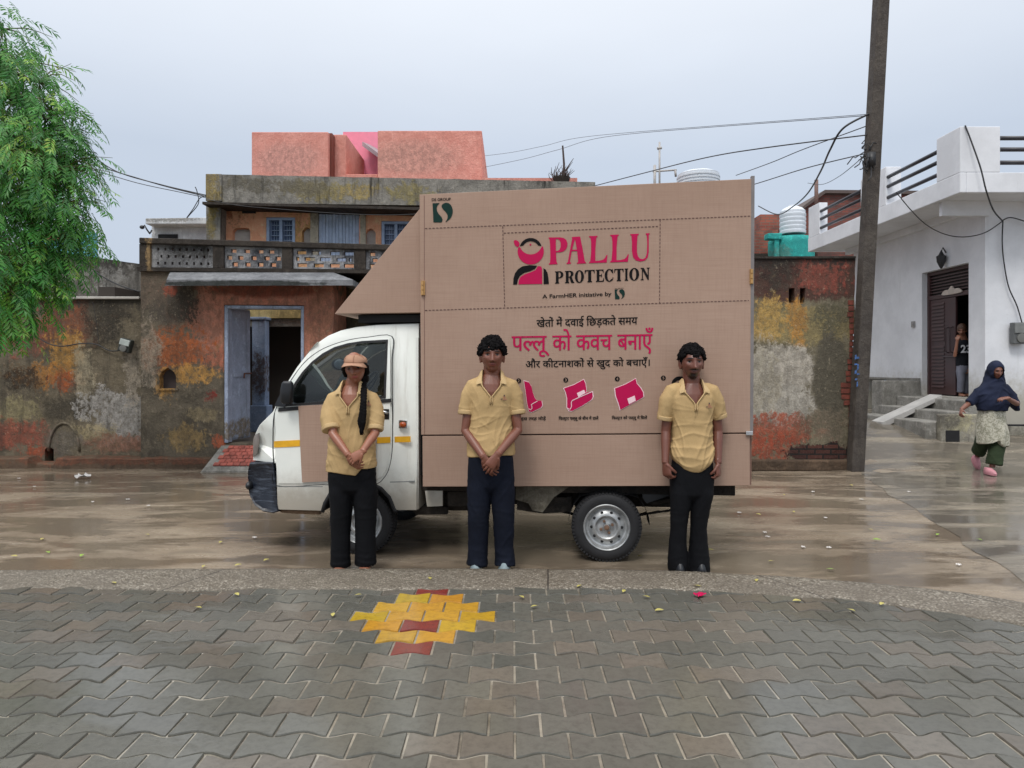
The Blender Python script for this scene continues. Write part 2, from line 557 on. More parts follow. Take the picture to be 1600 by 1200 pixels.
def road_mat(name, c1, c2, c3, wet_lo, wet_hi, seed, wetbias=0.0):
    t = NT(name)
    v = t.mapped((1, 1.0, 1), loc=(seed, seed, 0))
    vs = t.mapped((0.65, 1.2, 1), loc=(seed, 0, 0))
    n1 = t.noise(0.9, 8, 0.62, vs, 0.3)
    n2 = t.noise(3.2, 9, 0.7, vs)
    n3 = t.noise(60.0, 4, 0.75, v)
    n4 = t.noise(1.6, 6, 0.6, t.mapped((0.45, 1.4, 1), loc=(seed + 9, 3, 0)), 0.5)
    col = t.mix(t.step(n1, 0.36, 0.64), c1, c2)
    col = t.mix(t.step(n2, 0.48, 0.68, 0, 0.75), col, c3)
    col = t.mix(t.step(n3, 0.45, 0.75, 0, 0.5), col, tuple(x * 0.45 for x in c1))
    rip = t.noise(14.0, 4, 0.6, t.mapped((0.5, 1.6, 1), loc=(seed, 4, 0)))
    wet = t.ma('ADD', t.ma('MULTIPLY', t.step(t.ma('ADD', n4, wetbias), 0.40, 0.58), 0.65), t.ma('MULTIPLY', t.step(t.ma('ADD', t.ma('MULTIPLY', n2, 0.35), t.ma('MULTIPLY', n4, 0.65)), 0.48, 0.52), 0.35))
    col = t.mix(wet, col, t.mix(0.72, col, tuple(x * 0.42 for x in c1)))
    h = t.ma('ADD', t.ma('MULTIPLY', n3, t.ma('SUBTRACT', 1.0, t.ma('MULTIPLY', wet, 0.93))), t.ma('MULTIPLY', rip, 0.12))
    t.bump(h, 0.004, 0.42)
    t.b.inputs["IOR"].default_value = 1.38
    return t.done(col, t.ma('ADD', t.step(wet, 0, 1, wet_hi, wet_lo), t.ma('MULTIPLY', n2, 0.10)), spec=0.5)
M['road'] = road_mat("wet_muddy_concrete", S(136, 122, 105), S(158, 145, 127), S(110, 101, 90), 0.05, 0.23, 0.0, 0.03)
M['lane'] = road_mat("wet_grey_concrete", S(124, 117, 106), S(146, 136, 120), S(108, 103, 95), 0.05, 0.24, 5.0, 0.05)

def aggregate():
    t = NT("exposed_aggregate")
    vo = t.n("TexVoronoi")
    t.put(vo.inputs["Vector"], t.co)
    vo.inputs["Scale"].default_value = 75.0
    n1 = t.noise(2.5, 6, 0.6)
    n2 = t.noise(130, 3, 0.7)
    sep = t.n("SeparateColor")
    t.put(sep.inputs[0], vo.outputs["Color"])
    c = t.ramp(sep.outputs[0], [(0.0, S(96, 88, 77)), (0.35, S(132, 123, 109)), (0.7, S(150, 142, 128)), (1.0, S(182, 174, 160))])
    c = t.mix(t.step(vo.outputs["Distance"], 0.25, 0.75, 0, 0.8), c, S(88, 80, 68))
    c = t.mix(t.step(n1, 0.4, 0.65, 0, 0.6), c, S(98, 90, 78))
    o = t.xz()
    for x0, sl in ((-2.05, 0.5), (0.24, 0.05), (1.66, -0.55), (-3.6, 0.5), (2.6, -0.5)):
        d = t.ma('ABSOLUTE', t.ma('SUBTRACT', o[0], t.ma('ADD', t.ma('MULTIPLY', t.ma('SUBTRACT', o[1], 4.6), sl), t.ma('ADD', t.ma('MULTIPLY', n1, 0.03), x0 - 0.015))))
        c = t.mix(t.step(d, 0.003, 0.009, 0.85, 0.0), c, S(52, 46, 40))
    t.bump(t.ma('ADD', vo.outputs["Distance"], n2), 0.01, 0.8)
    return t.done(c, t.step(n1, 0.3, 0.7, 0.3, 0.65), spec=0.5)
M['kerb'] = aggregate()

def grid_sheet(name, m, x0, x1, nx, y0, y1, ny, zf, keep=None, kind='structure', lift=0.0):
    bm = bmesh.new()
    vs = {}
    for j in range(ny + 1):
        for i in range(nx + 1):
            x, y = x0 + (x1 - x0) * i / nx, y0 + (y1 - y0) * j / ny
            vs[i, j] = bm.verts.new((x, y, zf(x, y) + lift))
    for j in range(ny):
        for i in range(nx):
            f = bm.faces.new((vs[i, j], vs[i + 1, j], vs[i + 1, j + 1], vs[i, j + 1]))
            f.smooth = True
    me = bpy.data.meshes.new(name)
    bm.to_mesh(me)
    bm.free()
    me.materials.append(m)
    return tag(obj_from_mesh(name, me), kind=kind)

def axis(vals):
    return sorted(set(round(v, 3) for v in vals))
# street and far ground: one sheet out to the horizon, finer near the camera
def street():
    xs = axis([-400, -150, -60, -30, -18] + [-12 + 0.5 * i for i in range(61)] + [22, 30, 60, 150, 400])
    ys = axis([-60, -20, -6] + [0.5 * i for i in range(61)] + [36, 50, 80, 150, 400])
    bm = bmesh.new()
    g = [[bm.verts.new((x, y, (ground_z(min(x, 14), min(y, 22)) if y > 9 else 0.0) + 0.002 * mnoise.noise(Vector((x * 0.8, y * 0.8, 0))) * (abs(x) < 20 and y < 11))) for x in xs] for y in ys]
    for a, b in zip(g, g[1:]):
        for i in range(len(xs) - 1):
            bm.faces.new((a[i], a[i + 1], b[i + 1], b[i])).smooth = True
    me = bpy.data.meshes.new("road")
    bm.to_mesh(me)
    bm.free()
    me.materials.append(M['road'])
    return tag(obj_from_mesh("road", me), kind='structure')
street()

# grey concrete lane, its ragged edge runs from the pole towards the lower right corner
def lane():
    a, b = G(1338, 737), G(1606, 912)
    n, k = 60, 24
    bm = bmesh.new()
    rows = []
    ys = [2.0 + i * 0.25 for i in range(81)]
    for y in ys:
        t = (y - b.y) / (a.y - b.y)
        xe = b.x + (a.x - b.x) * t
        if y > a.y: xe = a.x - 0.02 + (y - a.y) * 0.02
        xe += 0.10 * mnoise.noise(Vector((0, y * 1.7, 3))) + 0.05 * mnoise.noise(Vector((0, y * 6, 5)))
        rows.append([bm.verts.new((xe + (16 - xe) * (i / k) ** 1.4, y, ground_z(xe + (16 - xe) * (i / k) ** 1.4, y) + (0.006 if i else 0.003))) for i in range(k + 1)])
    for p, q in zip(rows, rows[1:]):
        for i in range(k):
            bm.faces.new((p[i], p[i + 1], q[i + 1], q[i])).smooth = True
    me = bpy.data.meshes.new("lane")
    bm.to_mesh(me)
    bm.free()
    me.materials.append(M['lane'])
    return tag(obj_from_mesh("lane", me), kind='structure')
lane()

KZ = 0.085
KERB_T = [(-600, 893), (-200, 891), (0, 890), (150, 889), (300, 888), (600, 887.5), (800, 888), (950, 889), (1080, 892), (1150, 896), (1230, 900), (1320, 907), (1400, 914), (1500, 925), (1600, 941), (1750, 970), (1950, 1030)]
KERB_B = [(-600, 922), (-200, 920), (0, 919), (150, 919), (300, 919), (600, 919), (800, 918), (950, 918), (1080, 920), (1150, 924), (1230, 929), (1320, 936), (1400, 944), (1500, 957), (1600, 976), (1750, 1010), (1950, 1075)]
def kerb_curve(pts, z):
    q = [G(a, b, z) for a, b in pts]
    return smooth_loop([(p.x, p.y) for p in q], 14, closed=False)
kt, kb = kerb_curve(KERB_T, KZ), kerb_curve(KERB_B, KZ)
def kerb_y(x, c):
    for a, b in zip(c, c[1:]):
        if a.x <= x <= b.x: return a.y + (b.y - a.y) * (x - a.x) / max(1e-6, b.x - a.x)
    return c[0].y if x < c[0].x else c[-1].y
def kerb():
    bm = bmesh.new()
    N = 420
    x0, x1 = -7.0, 5.0
    rows = []
    for i in range(N + 1):
        x = x0 + (x1 - x0) * i / N
        yb = kerb_y(x, kt) + 0.012 * mnoise.noise(Vector((x * 5, 0, 0))) + 0.008 * mnoise.noise(Vector((x * 17, 0, 0)))
        yf = kerb_y(x, kb) + 0.05 * mnoise.noise(Vector((x * 2.2, 7, 0))) + 0.025 * mnoise.noise(Vector((x * 9, 7, 0)))
        row = []
        for y, z in ((yb + 0.012, -0.05), (yb + 0.006, KZ - 0.03), (yb - 0.012, KZ)):
            row.append(bm.verts.new((x, y, z)))
        for s in range(1, 10):
            y = yb - 0.012 + (yf - yb) * s / 10
            row.append(bm.verts.new((x, y, KZ + 0.006 * mnoise.noise(Vector((x * 9, y * 9, 1))) + 0.004 * mnoise.noise(Vector((x * 30, y * 30, 1))))))
        row.append(bm.verts.new((x, yf - 0.01, KZ - 0.006)))
        row.append(bm.verts.new((x, yf - 0.012, KZ - 0.04)))
        rows.append(row)
    for p, q in zip(rows, rows[1:]):
        for i in range(len(p) - 1):
            bm.faces.new((p[i], q[i], q[i + 1], p[i + 1])).smooth = True
    me = bpy.data.meshes.new("kerb")
    bm.to_mesh(me)
    bm.free()
    me.materials.append(M['kerb'])
    return tag(obj_from_mesh("kerb", me), kind='structure')
kerb()

def paver_mat():
    t = NT("concrete_pavers")
    at = t.n("Attribute", attribute_name="tone")
    n1 = t.noise(1.1, 7, 0.62)
    n2 = t.noise(26, 6, 0.75)
    col = t.mix(t.step(n2, 0.4, 0.72, 0, 0.55), at.outputs["Color"], t.mix(0.6, at.outputs["Color"], (0.03, 0.028, 0.024), 'MIX'))
    wn = t.noise(0.8, 5, 0.6, t.mapped((0.5, 1, 1), loc=(2, 1, 0)), 0.4)
    ax = t.ma('ABSOLUTE', t.ma('ADD', t.xz()[0], 0.15))
    wet = t.step(t.ma('ADD', wn, t.step(ax, 1.0, 2.6, 0.0, 0.14)), 0.42, 0.56)     # water stands away from the middle
    t.bump(t.ma('MULTIPLY', t.ma('ADD', n2, t.ma('MULTIPLY', n1, 0.4)), t.step(wet, 0, 1, 1.0, 0.25)), 0.006, 0.5)
    return t.done(col, t.ma('ADD', t.step(wet, 0, 1, 0.26, 0.05), t.ma('MULTIPLY', n2, 0.12)), spec=0.5)
M['paver'] = paver_mat()

def pavement():
    px, py = 0.203, 0.148
    y_top = G(800, 916, 0.08).y
    bm = bmesh.new()
    lay = bm.loops.layers.float_color.new("tone")
    yellow, red = S(184, 142, 48), S(126, 56, 48)
    cx = G(676, 922, 0.08).x
    r = random.Random(3)
    A = 0.016
    for j in range(18):
        yt = y_top - j * py
        yb = yt - py
        off = cx + (0.5 * px if j % 2 else 0.0)
        for i in range(-24, 25):
            x = off + i * px
            rel = (x - cx) / px
            if yt > kerb_y(x, kt) - 0.06: continue
            c = r.uniform(0.88, 1.1)
            base = S(94, 93, 86)
            if r.random() < 0.25: base = S(102, 96, 87)
            col = tuple(v * c for v in base)
            if j == 0 and abs(rel) < 0.4: col = red
            elif j == 1 and abs(rel) < 0.6: col = yellow
            elif j == 2 and abs(rel) < 1.2: col = yellow
            elif j == 3 and abs(rel) < 1.7: col = yellow
            elif j == 4 and abs(rel) < 1.2: col = red if abs(rel) < 0.4 else yellow
            elif j == 5 and abs(rel) < 0.8: col = yellow
            elif j == 6 and abs(rel) < 0.4: col = red
            if col in (yellow, red): col = tuple(v * r.uniform(0.85, 1.05) for v in col)
            g = 0.0045
            pts = []
            K = 10
            def jy(row, xx):
                return A * (1 if row % 2 == 0 else -1) * math.cos(2 * math.pi * (xx - cx) / px)
            for k in range(K + 1):
                xx = x - px / 2 + g + (px - 2 * g) * k / K
                pts.append((xx, yb + g * 1.5 + jy(j + 1, xx) * -1))
            for k in range(K, -1, -1):
                xx = x - px / 2 + g + (px - 2 * g) * k / K
                pts.append((xx, yt - g + jy(j, xx) * -1))
            h = 0.078 + r.uniform(-0.003, 0.003)
            tx, ty = r.uniform(-0.02, 0.02), r.uniform(-0.025, 0.025)
            yc = (yt + yb) / 2
            zz = lambda a, b: h + (a - x) * tx + (b - yc) * ty
            top = [bm.verts.new((x + (a - x) * 0.975, yc + (b - yc) * 0.965, zz(a, b))) for a, b in pts]
            mid = [bm.verts.new((a, b, zz(a, b) - 0.005)) for a, b in pts]
            low = [bm.verts.new((a, b, 0.03)) for a, b in pts]
            fs = [bm.faces.new(top)]
            n = len(pts)
            for k in range(n):
                fs.append(bm.faces.new((mid[k], mid[(k + 1) % n], top[(k + 1) % n], top[k])))
                fs.append(bm.faces.new((low[k], low[(k + 1) % n], mid[(k + 1) % n], mid[k])))
            for f in fs:
                for lp in f.loops: lp[lay] = (*col, 1)
    bmesh.ops.recalc_face_normals(bm, faces=bm.faces)
    me = bpy.data.meshes.new("pavement")
    bm.to_mesh(me)
    bm.free()
    me.materials.append(M['paver'])
    return tag(obj_from_mesh("pavement", me), kind='structure')
pavement()
# wet sand bed in the paver joints, paled to imitate the water film's reflection
def bed():
    mb = MB()
    xs = [-6.5 + 0.25 * i for i in range(45)]
    for a, b in zip(xs, xs[1:]):
        mb.face([(a, 0.5, 0.0715), (b, 0.5, 0.0715), (b, min(kerb_y(b, kt) - 0.1, 4.9), 0.0715), (a, min(kerb_y(a, kt) - 0.1, 4.9), 0.0715)])
    return tag(mb.build("paver_bed", plain("joint_sand_glint", S(128, 122, 110), 0.14, scale=5, var=0.5, spec=0.8)), kind='structure')
bed()
# ------------------------------------------------------------------ left boundary wall
def hexa_px(mb, pts, Y0, Y1):
    """front face given by photo pixels at depth Y0, pushed back to Y1 without tapering"""
    f = [P(a, b, Y0) for a, b in pts]
    mb.prism(f, (0, Y1 - Y0, 0))
    return mb

def rag(p0, p1, n, amp, seed):
    """ragged line between two 2-D points"""
    out = []
    for i in range(n + 1):
        t = i / n
        out.append((p0[0] + (p1[0] - p0[0]) * t, p0[1] + (p1[1] - p0[1]) * t + amp * mnoise.noise(Vector((seed, i * 0.9, 0)))))
    return out

def left_wall():
    r = empty("boundary_wall", P(60, 732, 10.32), label="mouldy orange and grey plaster wall left of the open doorway", cat="wall")
    r.location.z = 0
    def loc(o):
        o.location = -r.location
        return o
    Y = 10.32
    top = rag(P(-420, 467, Y).xz, P(221, 468, Y).xz, 30, 0.012, 1)
    x0, x1 = top[0][0], top[-1][0]
    drain = [P(a, b, Y).xz for a, b in ((70, 722), (70, 702), (76, 697), (84, 702), (84, 722))]
    loc(wall_xz("plaster_wall", [[(x0, -0.1), (x1, -0.1)] + top[::-1], drain], M['left_wall'], r, Y, 0.3))
    mb = MB()
    hexa_px(mb, [(60, 728), (92, 728), (92, 695), (60, 695)], 10.5, 10.55)
    loc(mb.build("drain_hole", M['black'], r))
    mb = MB()
    mb.prism([(x0, Y - 0.05, top[0][1] + 0.003), (x1 - 0.01, Y - 0.05, top[-1][1] + 0.003), (x1 - 0.01, Y - 0.05, top[-1][1] + 0.04), (x0, Y - 0.05, top[0][1] + 0.04)], (0, 1.0, 0))
    loc(mb.build("coping", M['coping'], r, bevel=0.008))
    # muddy step along the foot of the wall, broken at the drain
    bm = bmesh.new()
    rows = []
    for i in range(90):
        x = x0 + (P(345, 700, 10.1).x - x0) * i / 89
        if abs(x - P(72, 700, 10.2).x) < 0.13:
            k = 0.05
        else: k = 0.0
        n = mnoise.noise(Vector((x * 3, 0, 0))) * 0.02
        h = 0.155 + n - k * 1.6
        yf = 10.09 + n + k * 1.5
        rows.append([bm.verts.new(p) for p in ((x, yf, -0.05), (x, yf + 0.015, h - 0.02), (x, yf + 0.04, h), (x, Y + 0.02, h + 0.01))])
    for a, b in zip(rows, rows[1:]):
        for k in range(3): bm.faces.new((a[k], b[k], b[k + 1], a[k + 1]))
    me = bpy.data.meshes.new("plinth")
    bm.to_mesh(me)
    bm.free()
    me.materials.append(M['plinth'])
    loc(obj_from_mesh("plinth", me, r))
    # bricked-up arch that shows as a ridge in the plaster
    mb = MB()
    arc = [P(74 + 24 * math.cos(t) + 26, 705 - 44 * math.sin(t), Y - 0.005) for t in [math.pi * k / 14 for k in range(15)]]
    mb.tube(arc, 0.02, 6)
    loc(mb.build("arch_ridge", M['left_wall'], r, smooth=True))
left_wall()

def terrace_wall():
    Y = 11.2
    r = empty("terrace_wall", (P(100, 460, Y).x, Y, 2.5), label="blackened grey parapet wall set back above the left boundary wall", cat="wall")
    top = rag(P(-420, 372, Y).xz, P(120, 398, Y).xz, 14, 0.015, 5) + rag(P(122, 398, Y).xz, P(222, 413, Y).xz, 8, 0.01, 9)
    o = wall_xz("plaster_wall", [[(top[0][0], 2.0), (top[-1][0], 2.0)] + top[::-1]], M['terrace_wall'], r, Y, 0.22)
    o.location = -r.location
    mb = MB()
    mb.box(top[0][0], top[-1][0], 10.62, 11.2, 2.3, 2.47)
    o = mb.build("roof_slab", M['dark_concrete'], r)
    o.location = -r.location
terrace_wall()

# ------------------------------------------------------------------ old orange house with the gate
def old_house():
    hx = P(380, 575, 10.2).x
    r = empty("old_house", (hx, 10.2, 0), label="two storey orange plaster house with pierced balcony parapet and open blue doorway", cat="house")
    def loc(o):
        o.location = -r.location
        return o
    Y = 10.2
    # gate wall with door opening and lamp niche
    zt = P(0, 424, Y).z
    out = [P(220, 760, Y).xz, P(517, 760, Y).xz, P(518, 600, Y).xz, P(522, 470, Y).xz, P(519, 432, Y).xz]
    door = [P(350, 693, Y).xz, P(350, 476, Y).xz, P(475, 477, Y).xz, P(475, 693, Y).xz]
    niche = [P(a, b, Y).xz for a, b in ((249, 607), (249, 588), (252, 581), (258, 577), (262, 574), (266, 577), (272, 581), (275, 588), (275, 607))]
    outl = [(out[0][0], -0.1), (out[1][0], -0.1), out[2], out[3], out[4], (out[4][0], zt + 0.02), (out[0][0], zt + 0.02)]
    loc(wall_xz("gate_wall", [outl, door, niche], M['gate_wall'], r, Y, 0.28))
    mb = MB()
    hexa_px(mb, [(244, 612), (280, 612), (280, 570), (244, 570)], Y + 0.12, Y + 0.14)
    loc(mb.build("lamp_niche", plain("sooty_niche", S(74, 66, 66), 0.9), r))
    mb = MB()
    hexa_px(mb, [(246, 610), (278, 610), (278, 607.5), (246, 607.5)], Y - 0.02, Y + 0.1)
    loc(mb.build("niche_sill", M['gate_wall'], r))
    # right flank of the gate block, then the wall behind the truck
    xr = out[2][0]
    mb = MB()
    mb.box(xr - 0.25, xr - 0.003, Y + 0.283, 11.3, -0.1, zt + 0.015)
    loc(mb.build("flank_wall", M['gate_wall'], r))
    mb = MB()
    mb.box(xr + 0.004, P(735, 0, 11.1).x, 11.1, 11.3, -0.1, 2.9)
    loc(mb.build("recessed_wall", weathered("mossy_wall", S(78, 72, 58), 11.1, [(560, 440, 20, 16, S(150, 132, 84)), (600, 470, 40, 16, S(96, 70, 54))], seed=14), r))
    mb = MB()
    mb.box(out[0][0] + 0.003, out[0][0] + 0.22, Y + 0.283, 13.5, -0.1, zt + 0.01)
    loc(mb.build("side_wall", M['terrace_wall'], r))
    # dim hall behind the door
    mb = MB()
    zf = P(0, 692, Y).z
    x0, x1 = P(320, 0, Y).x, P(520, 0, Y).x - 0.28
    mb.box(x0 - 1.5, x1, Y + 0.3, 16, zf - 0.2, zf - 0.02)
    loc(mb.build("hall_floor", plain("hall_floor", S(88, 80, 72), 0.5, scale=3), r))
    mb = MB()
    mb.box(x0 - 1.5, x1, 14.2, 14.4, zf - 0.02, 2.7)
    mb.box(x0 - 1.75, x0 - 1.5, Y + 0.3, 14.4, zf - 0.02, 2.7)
    mb.box(x0 - 1.75, x1, 13.3, 14.4, 2.45, 2.62)  # ceiling stops short; unseen sky gap added to light the column
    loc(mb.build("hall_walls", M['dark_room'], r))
    mb = MB()
    hexa_px(mb, [(360, 497), (520, 497), (520, 484), (360, 484)], 12.4, 12.6)
    loc(mb.build("hall_beam", weathered("yellow_limewash", S(200, 182, 126), 12.4, [], seed=2), r))
    mb = MB()
    hexa_px(mb, [(360, 510), (520, 510), (520, 498), (360, 498)], 12.45, 12.6)
    loc(mb.build("hall_lintel", M['grey_cement'], r))
    blue = weathered("flaking_blue_paint", S(164, 184, 212), 12.3, [(408, 585, 12, 26, S(96, 78, 70), 1.4)], base2=S(142, 166, 200), seed=5, streak=0.3)
    M['blue'] = blue
    mb = MB()
    c = P(407, 0, 12.3).x
    zl, zh = P(0, 640, 12.3).z, P(0, 496, 12.3).z
    mb.box(c - 0.115, c + 0.115, 12.2, 12.42, zl + 0.08, zh - 0.05)
    mb.box(c - 0.16, c + 0.16, 12.16, 12.46, zf - 0.02, zl + 0.077)
    mb.box(c - 0.15, c + 0.15, 12.17, 12.45, zh - 0.047, zh)
    loc(mb.build("hall_column", blue, r, bevel=0.01))
    # stack of firewood/rubbish low in the doorway is a dark step
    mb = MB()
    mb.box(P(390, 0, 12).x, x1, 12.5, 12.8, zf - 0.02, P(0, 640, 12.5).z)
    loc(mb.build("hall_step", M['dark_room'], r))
    # door frame and leaf
    blued = weathered("worn_blue_door_paint", S(176, 188, 208), 10.3, [(388, 560, 10, 44, S(92, 66, 60), 1.6), (372, 672, 24, 14, S(150, 134, 106), 1.5), (384, 630, 8, 30, S(110, 62, 54), 2)], base2=S(158, 170, 192), seed=3, streak=0.45)
    mb = MB()
    hexa_px(mb, [(350.5, 692), (356, 692), (356, 482), (350.5, 477)], Y - 0.02, Y + 0.14)
    hexa_px(mb, [(470, 692), (474.5, 692), (474.5, 478), (470, 482.5)], Y - 0.018, Y + 0.14)
    hexa_px(mb, [(356.2, 482), (469.8, 482.5), (474.3, 478), (351, 477)], Y - 0.02, Y + 0.14)
    loc(mb.build("door_frame", blued, r, bevel=0.006))
    h, e = P(357, 0, 10.32), P(391, 0, 10.86)
    d = Vector((e.x - h.x, e.y - h.y, 0))
    nrm = Vector((-d.y, d.x, 0)).normalized() * 0.045
    z0, z1 = zf + 0.02, P(0, 480, 10.3).z
    leaf = MB()
    q = [h, h + d, h + d + nrm, h + nrm]
    leaf.hexa([(v.x, v.y, z0) for v in q], [(v.x, v.y, z1) for v in q])
    lf = loc(leaf.build("door_leaf", blued, r, bevel=0.004))
    for z in (z0 + 0.03, z0 + 0.95, z1 - 0.14):
        a, b = h + d * 0.04 - nrm * 0.35, h + d * 0.96 - nrm * 0.35
        q = [a, b, b + nrm * 0.33, a + nrm * 0.33]
        rail = MB()
        rail.hexa([(v.x, v.y, z) for v in q], [(v.x, v.y, z + 0.1) for v in q])
        rail.build("door_rail", blued, lf)
    hasp = MB()
    a = h + d * 0.97 - nrm * 0.6
    hasp.tube([(a.x, a.y, z0 + 1.0), (a.x - 0.02, a.y - 0.22, z0 + 1.0), (a.x - 0.02, a.y - 0.24, z0 + 0.93)], 0.012, 6)
    hasp.build("hasp", plain("rusty_iron", S(92, 54, 40), 0.7, var=0.3), lf)
    # ramp of brick paving at the threshold
    mb = MB()
    zr = P(0, 694, Y).z
    a = [P(349, 0, Y + 0.05), P(482, 0, Y + 0.05)]
    yb = 9.72
    bl, br = (P(311, 0, yb).x, yb, -0.02), (P(500, 0, yb).x, yb, -0.02)
    mb.hexa([bl, br, (br[0], Y + 0.03, -0.02), (a[0].x - 0.02, Y + 0.03, -0.02)], [(bl[0] + 0.03, yb + 0.005, 0.02), (br[0], yb + 0.005, 0.02), (a[1].x, Y + 0.03, zr), (a[0].x, Y + 0.03, zr)])
    rp = loc(mb.build("ramp", M['grey_cement'], r))
    mb = MB()
    f = lambda s, t: Vector((0, 0, 0.008)) + Vector((bl[0] + 0.03, yb + 0.005, 0.02)).lerp(Vector((br[0], yb + 0.005, 0.02)), s).lerp(Vector((a[0].x, Y + 0.03, zr)).lerp(Vector((a[1].x, Y + 0.03, zr)), s), t)
    for i in range(14):
        for j in range(6):
            s0, t0 = 0.07 + i * 0.06 + (0.03 if j % 2 else 0), 0.16 + j * 0.125
            p = [f(s0, t0), f(s0 + 0.054, t0), f(s0 + 0.054, t0 + 0.108), f(s0, t0 + 0.108)]
            mb.prism(p, (0, -0.004, 0.012 + rnd.uniform(-0.003, 0.003)))
    mb.build("brick_paving", plain("worn_brick", S(146, 74, 62), 0.6, var=0.35, scale=9), rp)
    # sloping canopy slab over the gate, returning to the right
    zb, zfr, zlo = P(0, 424.5, 10.2).z, P(0, 437, 9.75).z, P(0, 446.5, 9.75).z
    xl, xc = P(258, 0, 9.75).x, P(508, 0, 9.75).x
    xb = P(266, 0, 10.2).x
    xo = xr + 0.42
    mb = MB()
    # front run
    A = [(xl, 9.75, zlo), (xo, 9.75, zlo + 0.005), (xr - 0.001, 10.2, zb - 0.12), (xb, 10.2, zb - 0.12)]
    B = [(xl + 0.02, 9.75, zfr), (xo, 9.75, zfr), (xr - 0.001, 10.2, zb), (xb, 10.2, zb)]
    mb.hexa(A, B)
    # return run towards the back
    A = [(xo, 9.752, zlo + 0.004), (xo, 11.1, zlo), (xr + 0.002, 11.1, zb - 0.12), (xr + 0.002, 10.2, zb - 0.12)]
    B = [(xo, 9.752, zfr - 0.002), (xo, 11.1, zfr - 0.004), (xr + 0.002, 11.1, zb - 0.004), (xr + 0.002, 10.2, zb - 0.002)]
    mb.hexa(A, B)
    loc(mb.build("canopy", weathered("slate_grey_slab", S(140, 142, 146), 9.8, [(380, 444, 130, 5, S(60, 64, 62), 0.4, 6)], base2=S(108, 110, 114), seed=6, streak=0.3), r))
    # balcony slab and parapet
    yT = lambda x: 371 + (x - 217) * 0.0277
    yB = lambda x: 424 + (x - 217) * 0.010
    mb = MB()
    X = lambda px: P(px, 0, Y).x
    z_at = lambda py: P(0, py, Y).z
    mb.hexa([(X(217), Y - 0.05, z_at(yB(217))), (X(735), Y - 0.05, z_at(yB(735))), (X(735), 11.45, z_at(yB(735))), (X(217), 11.45, z_at(yB(217)))],
            [(X(217), Y - 0.05, z_at(yB(217) - 6)), (X(735), Y - 0.05, z_at(yB(735) - 6)), (X(735), 11.45, z_at(yB(735) - 6)), (X(217), 11.45, z_at(yB(217) - 6))])
    loc(mb.build("balcony_slab", M['dark_concrete'], r))
    mb = MB()
    for a, b in ((217, 735),):
        hexa_px(mb, [(a, yT(a) + 9), (b, yT(b) + 9), (b, yT(b)), (a, yT(a))], Y - 0.07, Y + 0.13)
    for a, b in ((217, 234.5), (332, 349.5), (440, 457), (553, 571), (662, 680)):
        hexa_px(mb, [(a, yB(a) - 6.2), (b, yB(b) - 6.2), (b, yT(b) + 9.2), (a, yT(a) + 9.2)], Y - 0.045, Y + 0.11)
    hexa_px(mb, [(217.4, yT(217) + 9), (222, yT(217) + 9), (222, yT(217)), (217.4, yT(217))], Y + 0.132, 11.6)
    hexa_px(mb, [(217.6, yB(217) - 6), (221, yB(217) - 6), (221, yT(217) + 9), (217.6, yT(217) + 9)], Y + 0.132, 11.6)
    loc(mb.build("balcony_rail", M['dark_concrete'], r, bevel=0.012))
    def screen(a, b, holes):
        lp = [[P(a, yB(a) - 5.8, Y).xz, P(b, yB(b) - 5.8, Y).xz, P(b, yT(b) + 8, Y).xz, P(a, yT(a) + 8, Y).xz]]
        for cx, row, w, h in holes:
            cy = (yT(cx) + 9) + ((yB(cx) - 6) - (yT(cx) + 9)) * (0.22, 0.52, 0.81)[row]
            lp.append([P(cx + u * w / 2, cy + v * h / 2, Y).xz for u, v in ((-1, 1), (-1, -1), (1, -1), (1, 1))])
        loc(wall_xz("pierced_screen", lp, M['jali'], r, Y, 0.075))
    h1 = [(247 + 11.2 * i + (5 if rw == 1 else 0), rw, 3.4, 4.4) for rw in range(3) for i in range(8) if 247 + 11.2 * i + (5 if rw == 1 else 0) < 328]
    screen(234, 333, h1)
    h2 = [(x, 0, 9, 6) for x in (365, 386, 407, 424)] + [(x, 1, 8.5, 6.5) for x in (358.5, 376, 396.5, 417, 434.5)] + [(x, 2, 8.8, 6.5) for x in (367, 387, 407, 427)]
    screen(349, 441, h2)
    h3 = [(x, 0, 15, 6) for x in (471, 494, 523, 545)] + [(x, 1, w, 6) for x, w in ((465, 5), (484, 17), (508, 17), (533, 15), (547, 4))] + [(x, 2, 15.5, 6) for x in (472, 498, 523, 545)]
    screen(456, 554, h3)
    h4 = [(x, rw, 8.5, 6) for rw in range(3) for x in (582 + (4 if rw == 1 else 0), 602 + (4 if rw == 1 else 0), 622 + (4 if rw == 1 else 0), 642 + (4 if rw == 1 else 0))]
    screen(570, 663, h4)
    # upper storey
    Y2 = 11.2
    q = lambda pts: [P(a, b, Y2).xz for a, b in pts]
    arch = lambda x0, x1, yb, yt: q([(x0, yb), (x0, yt + 7), (x0 + (x1 - x0) * 0.2, yt + 2), ((x0 + x1) / 2, yt), (x1 - (x1 - x0) * 0.2, yt + 2), (x1, yt + 7), (x1, yb)])
    zlo2 = 2.75
    lp = [[(P(340, 0, Y2).x, zlo2), (P(760, 0, Y2).x, zlo2), (P(760, 0, Y2).x, P(0, 316, Y2).z), (P(340, 0, Y2).x, P(0, 316, Y2).z)],
          q([(416, 384), (416, 339), (461, 340), (461, 384)]), q([(497, 410), (497, 331), (562, 332), (562, 410)]), q([(596, 390), (596, 345), (641, 346), (641, 390)]),
          q([(363, 380), (363, 362), (367, 357), (378, 356), (389, 357), (391, 362), (391, 380)]), arch(472, 488, 388, 355), arch(571, 587, 388, 357)]
    loc(wall_xz("upper_wall", lp, M['upper_wall'], r, Y2, 0.2))
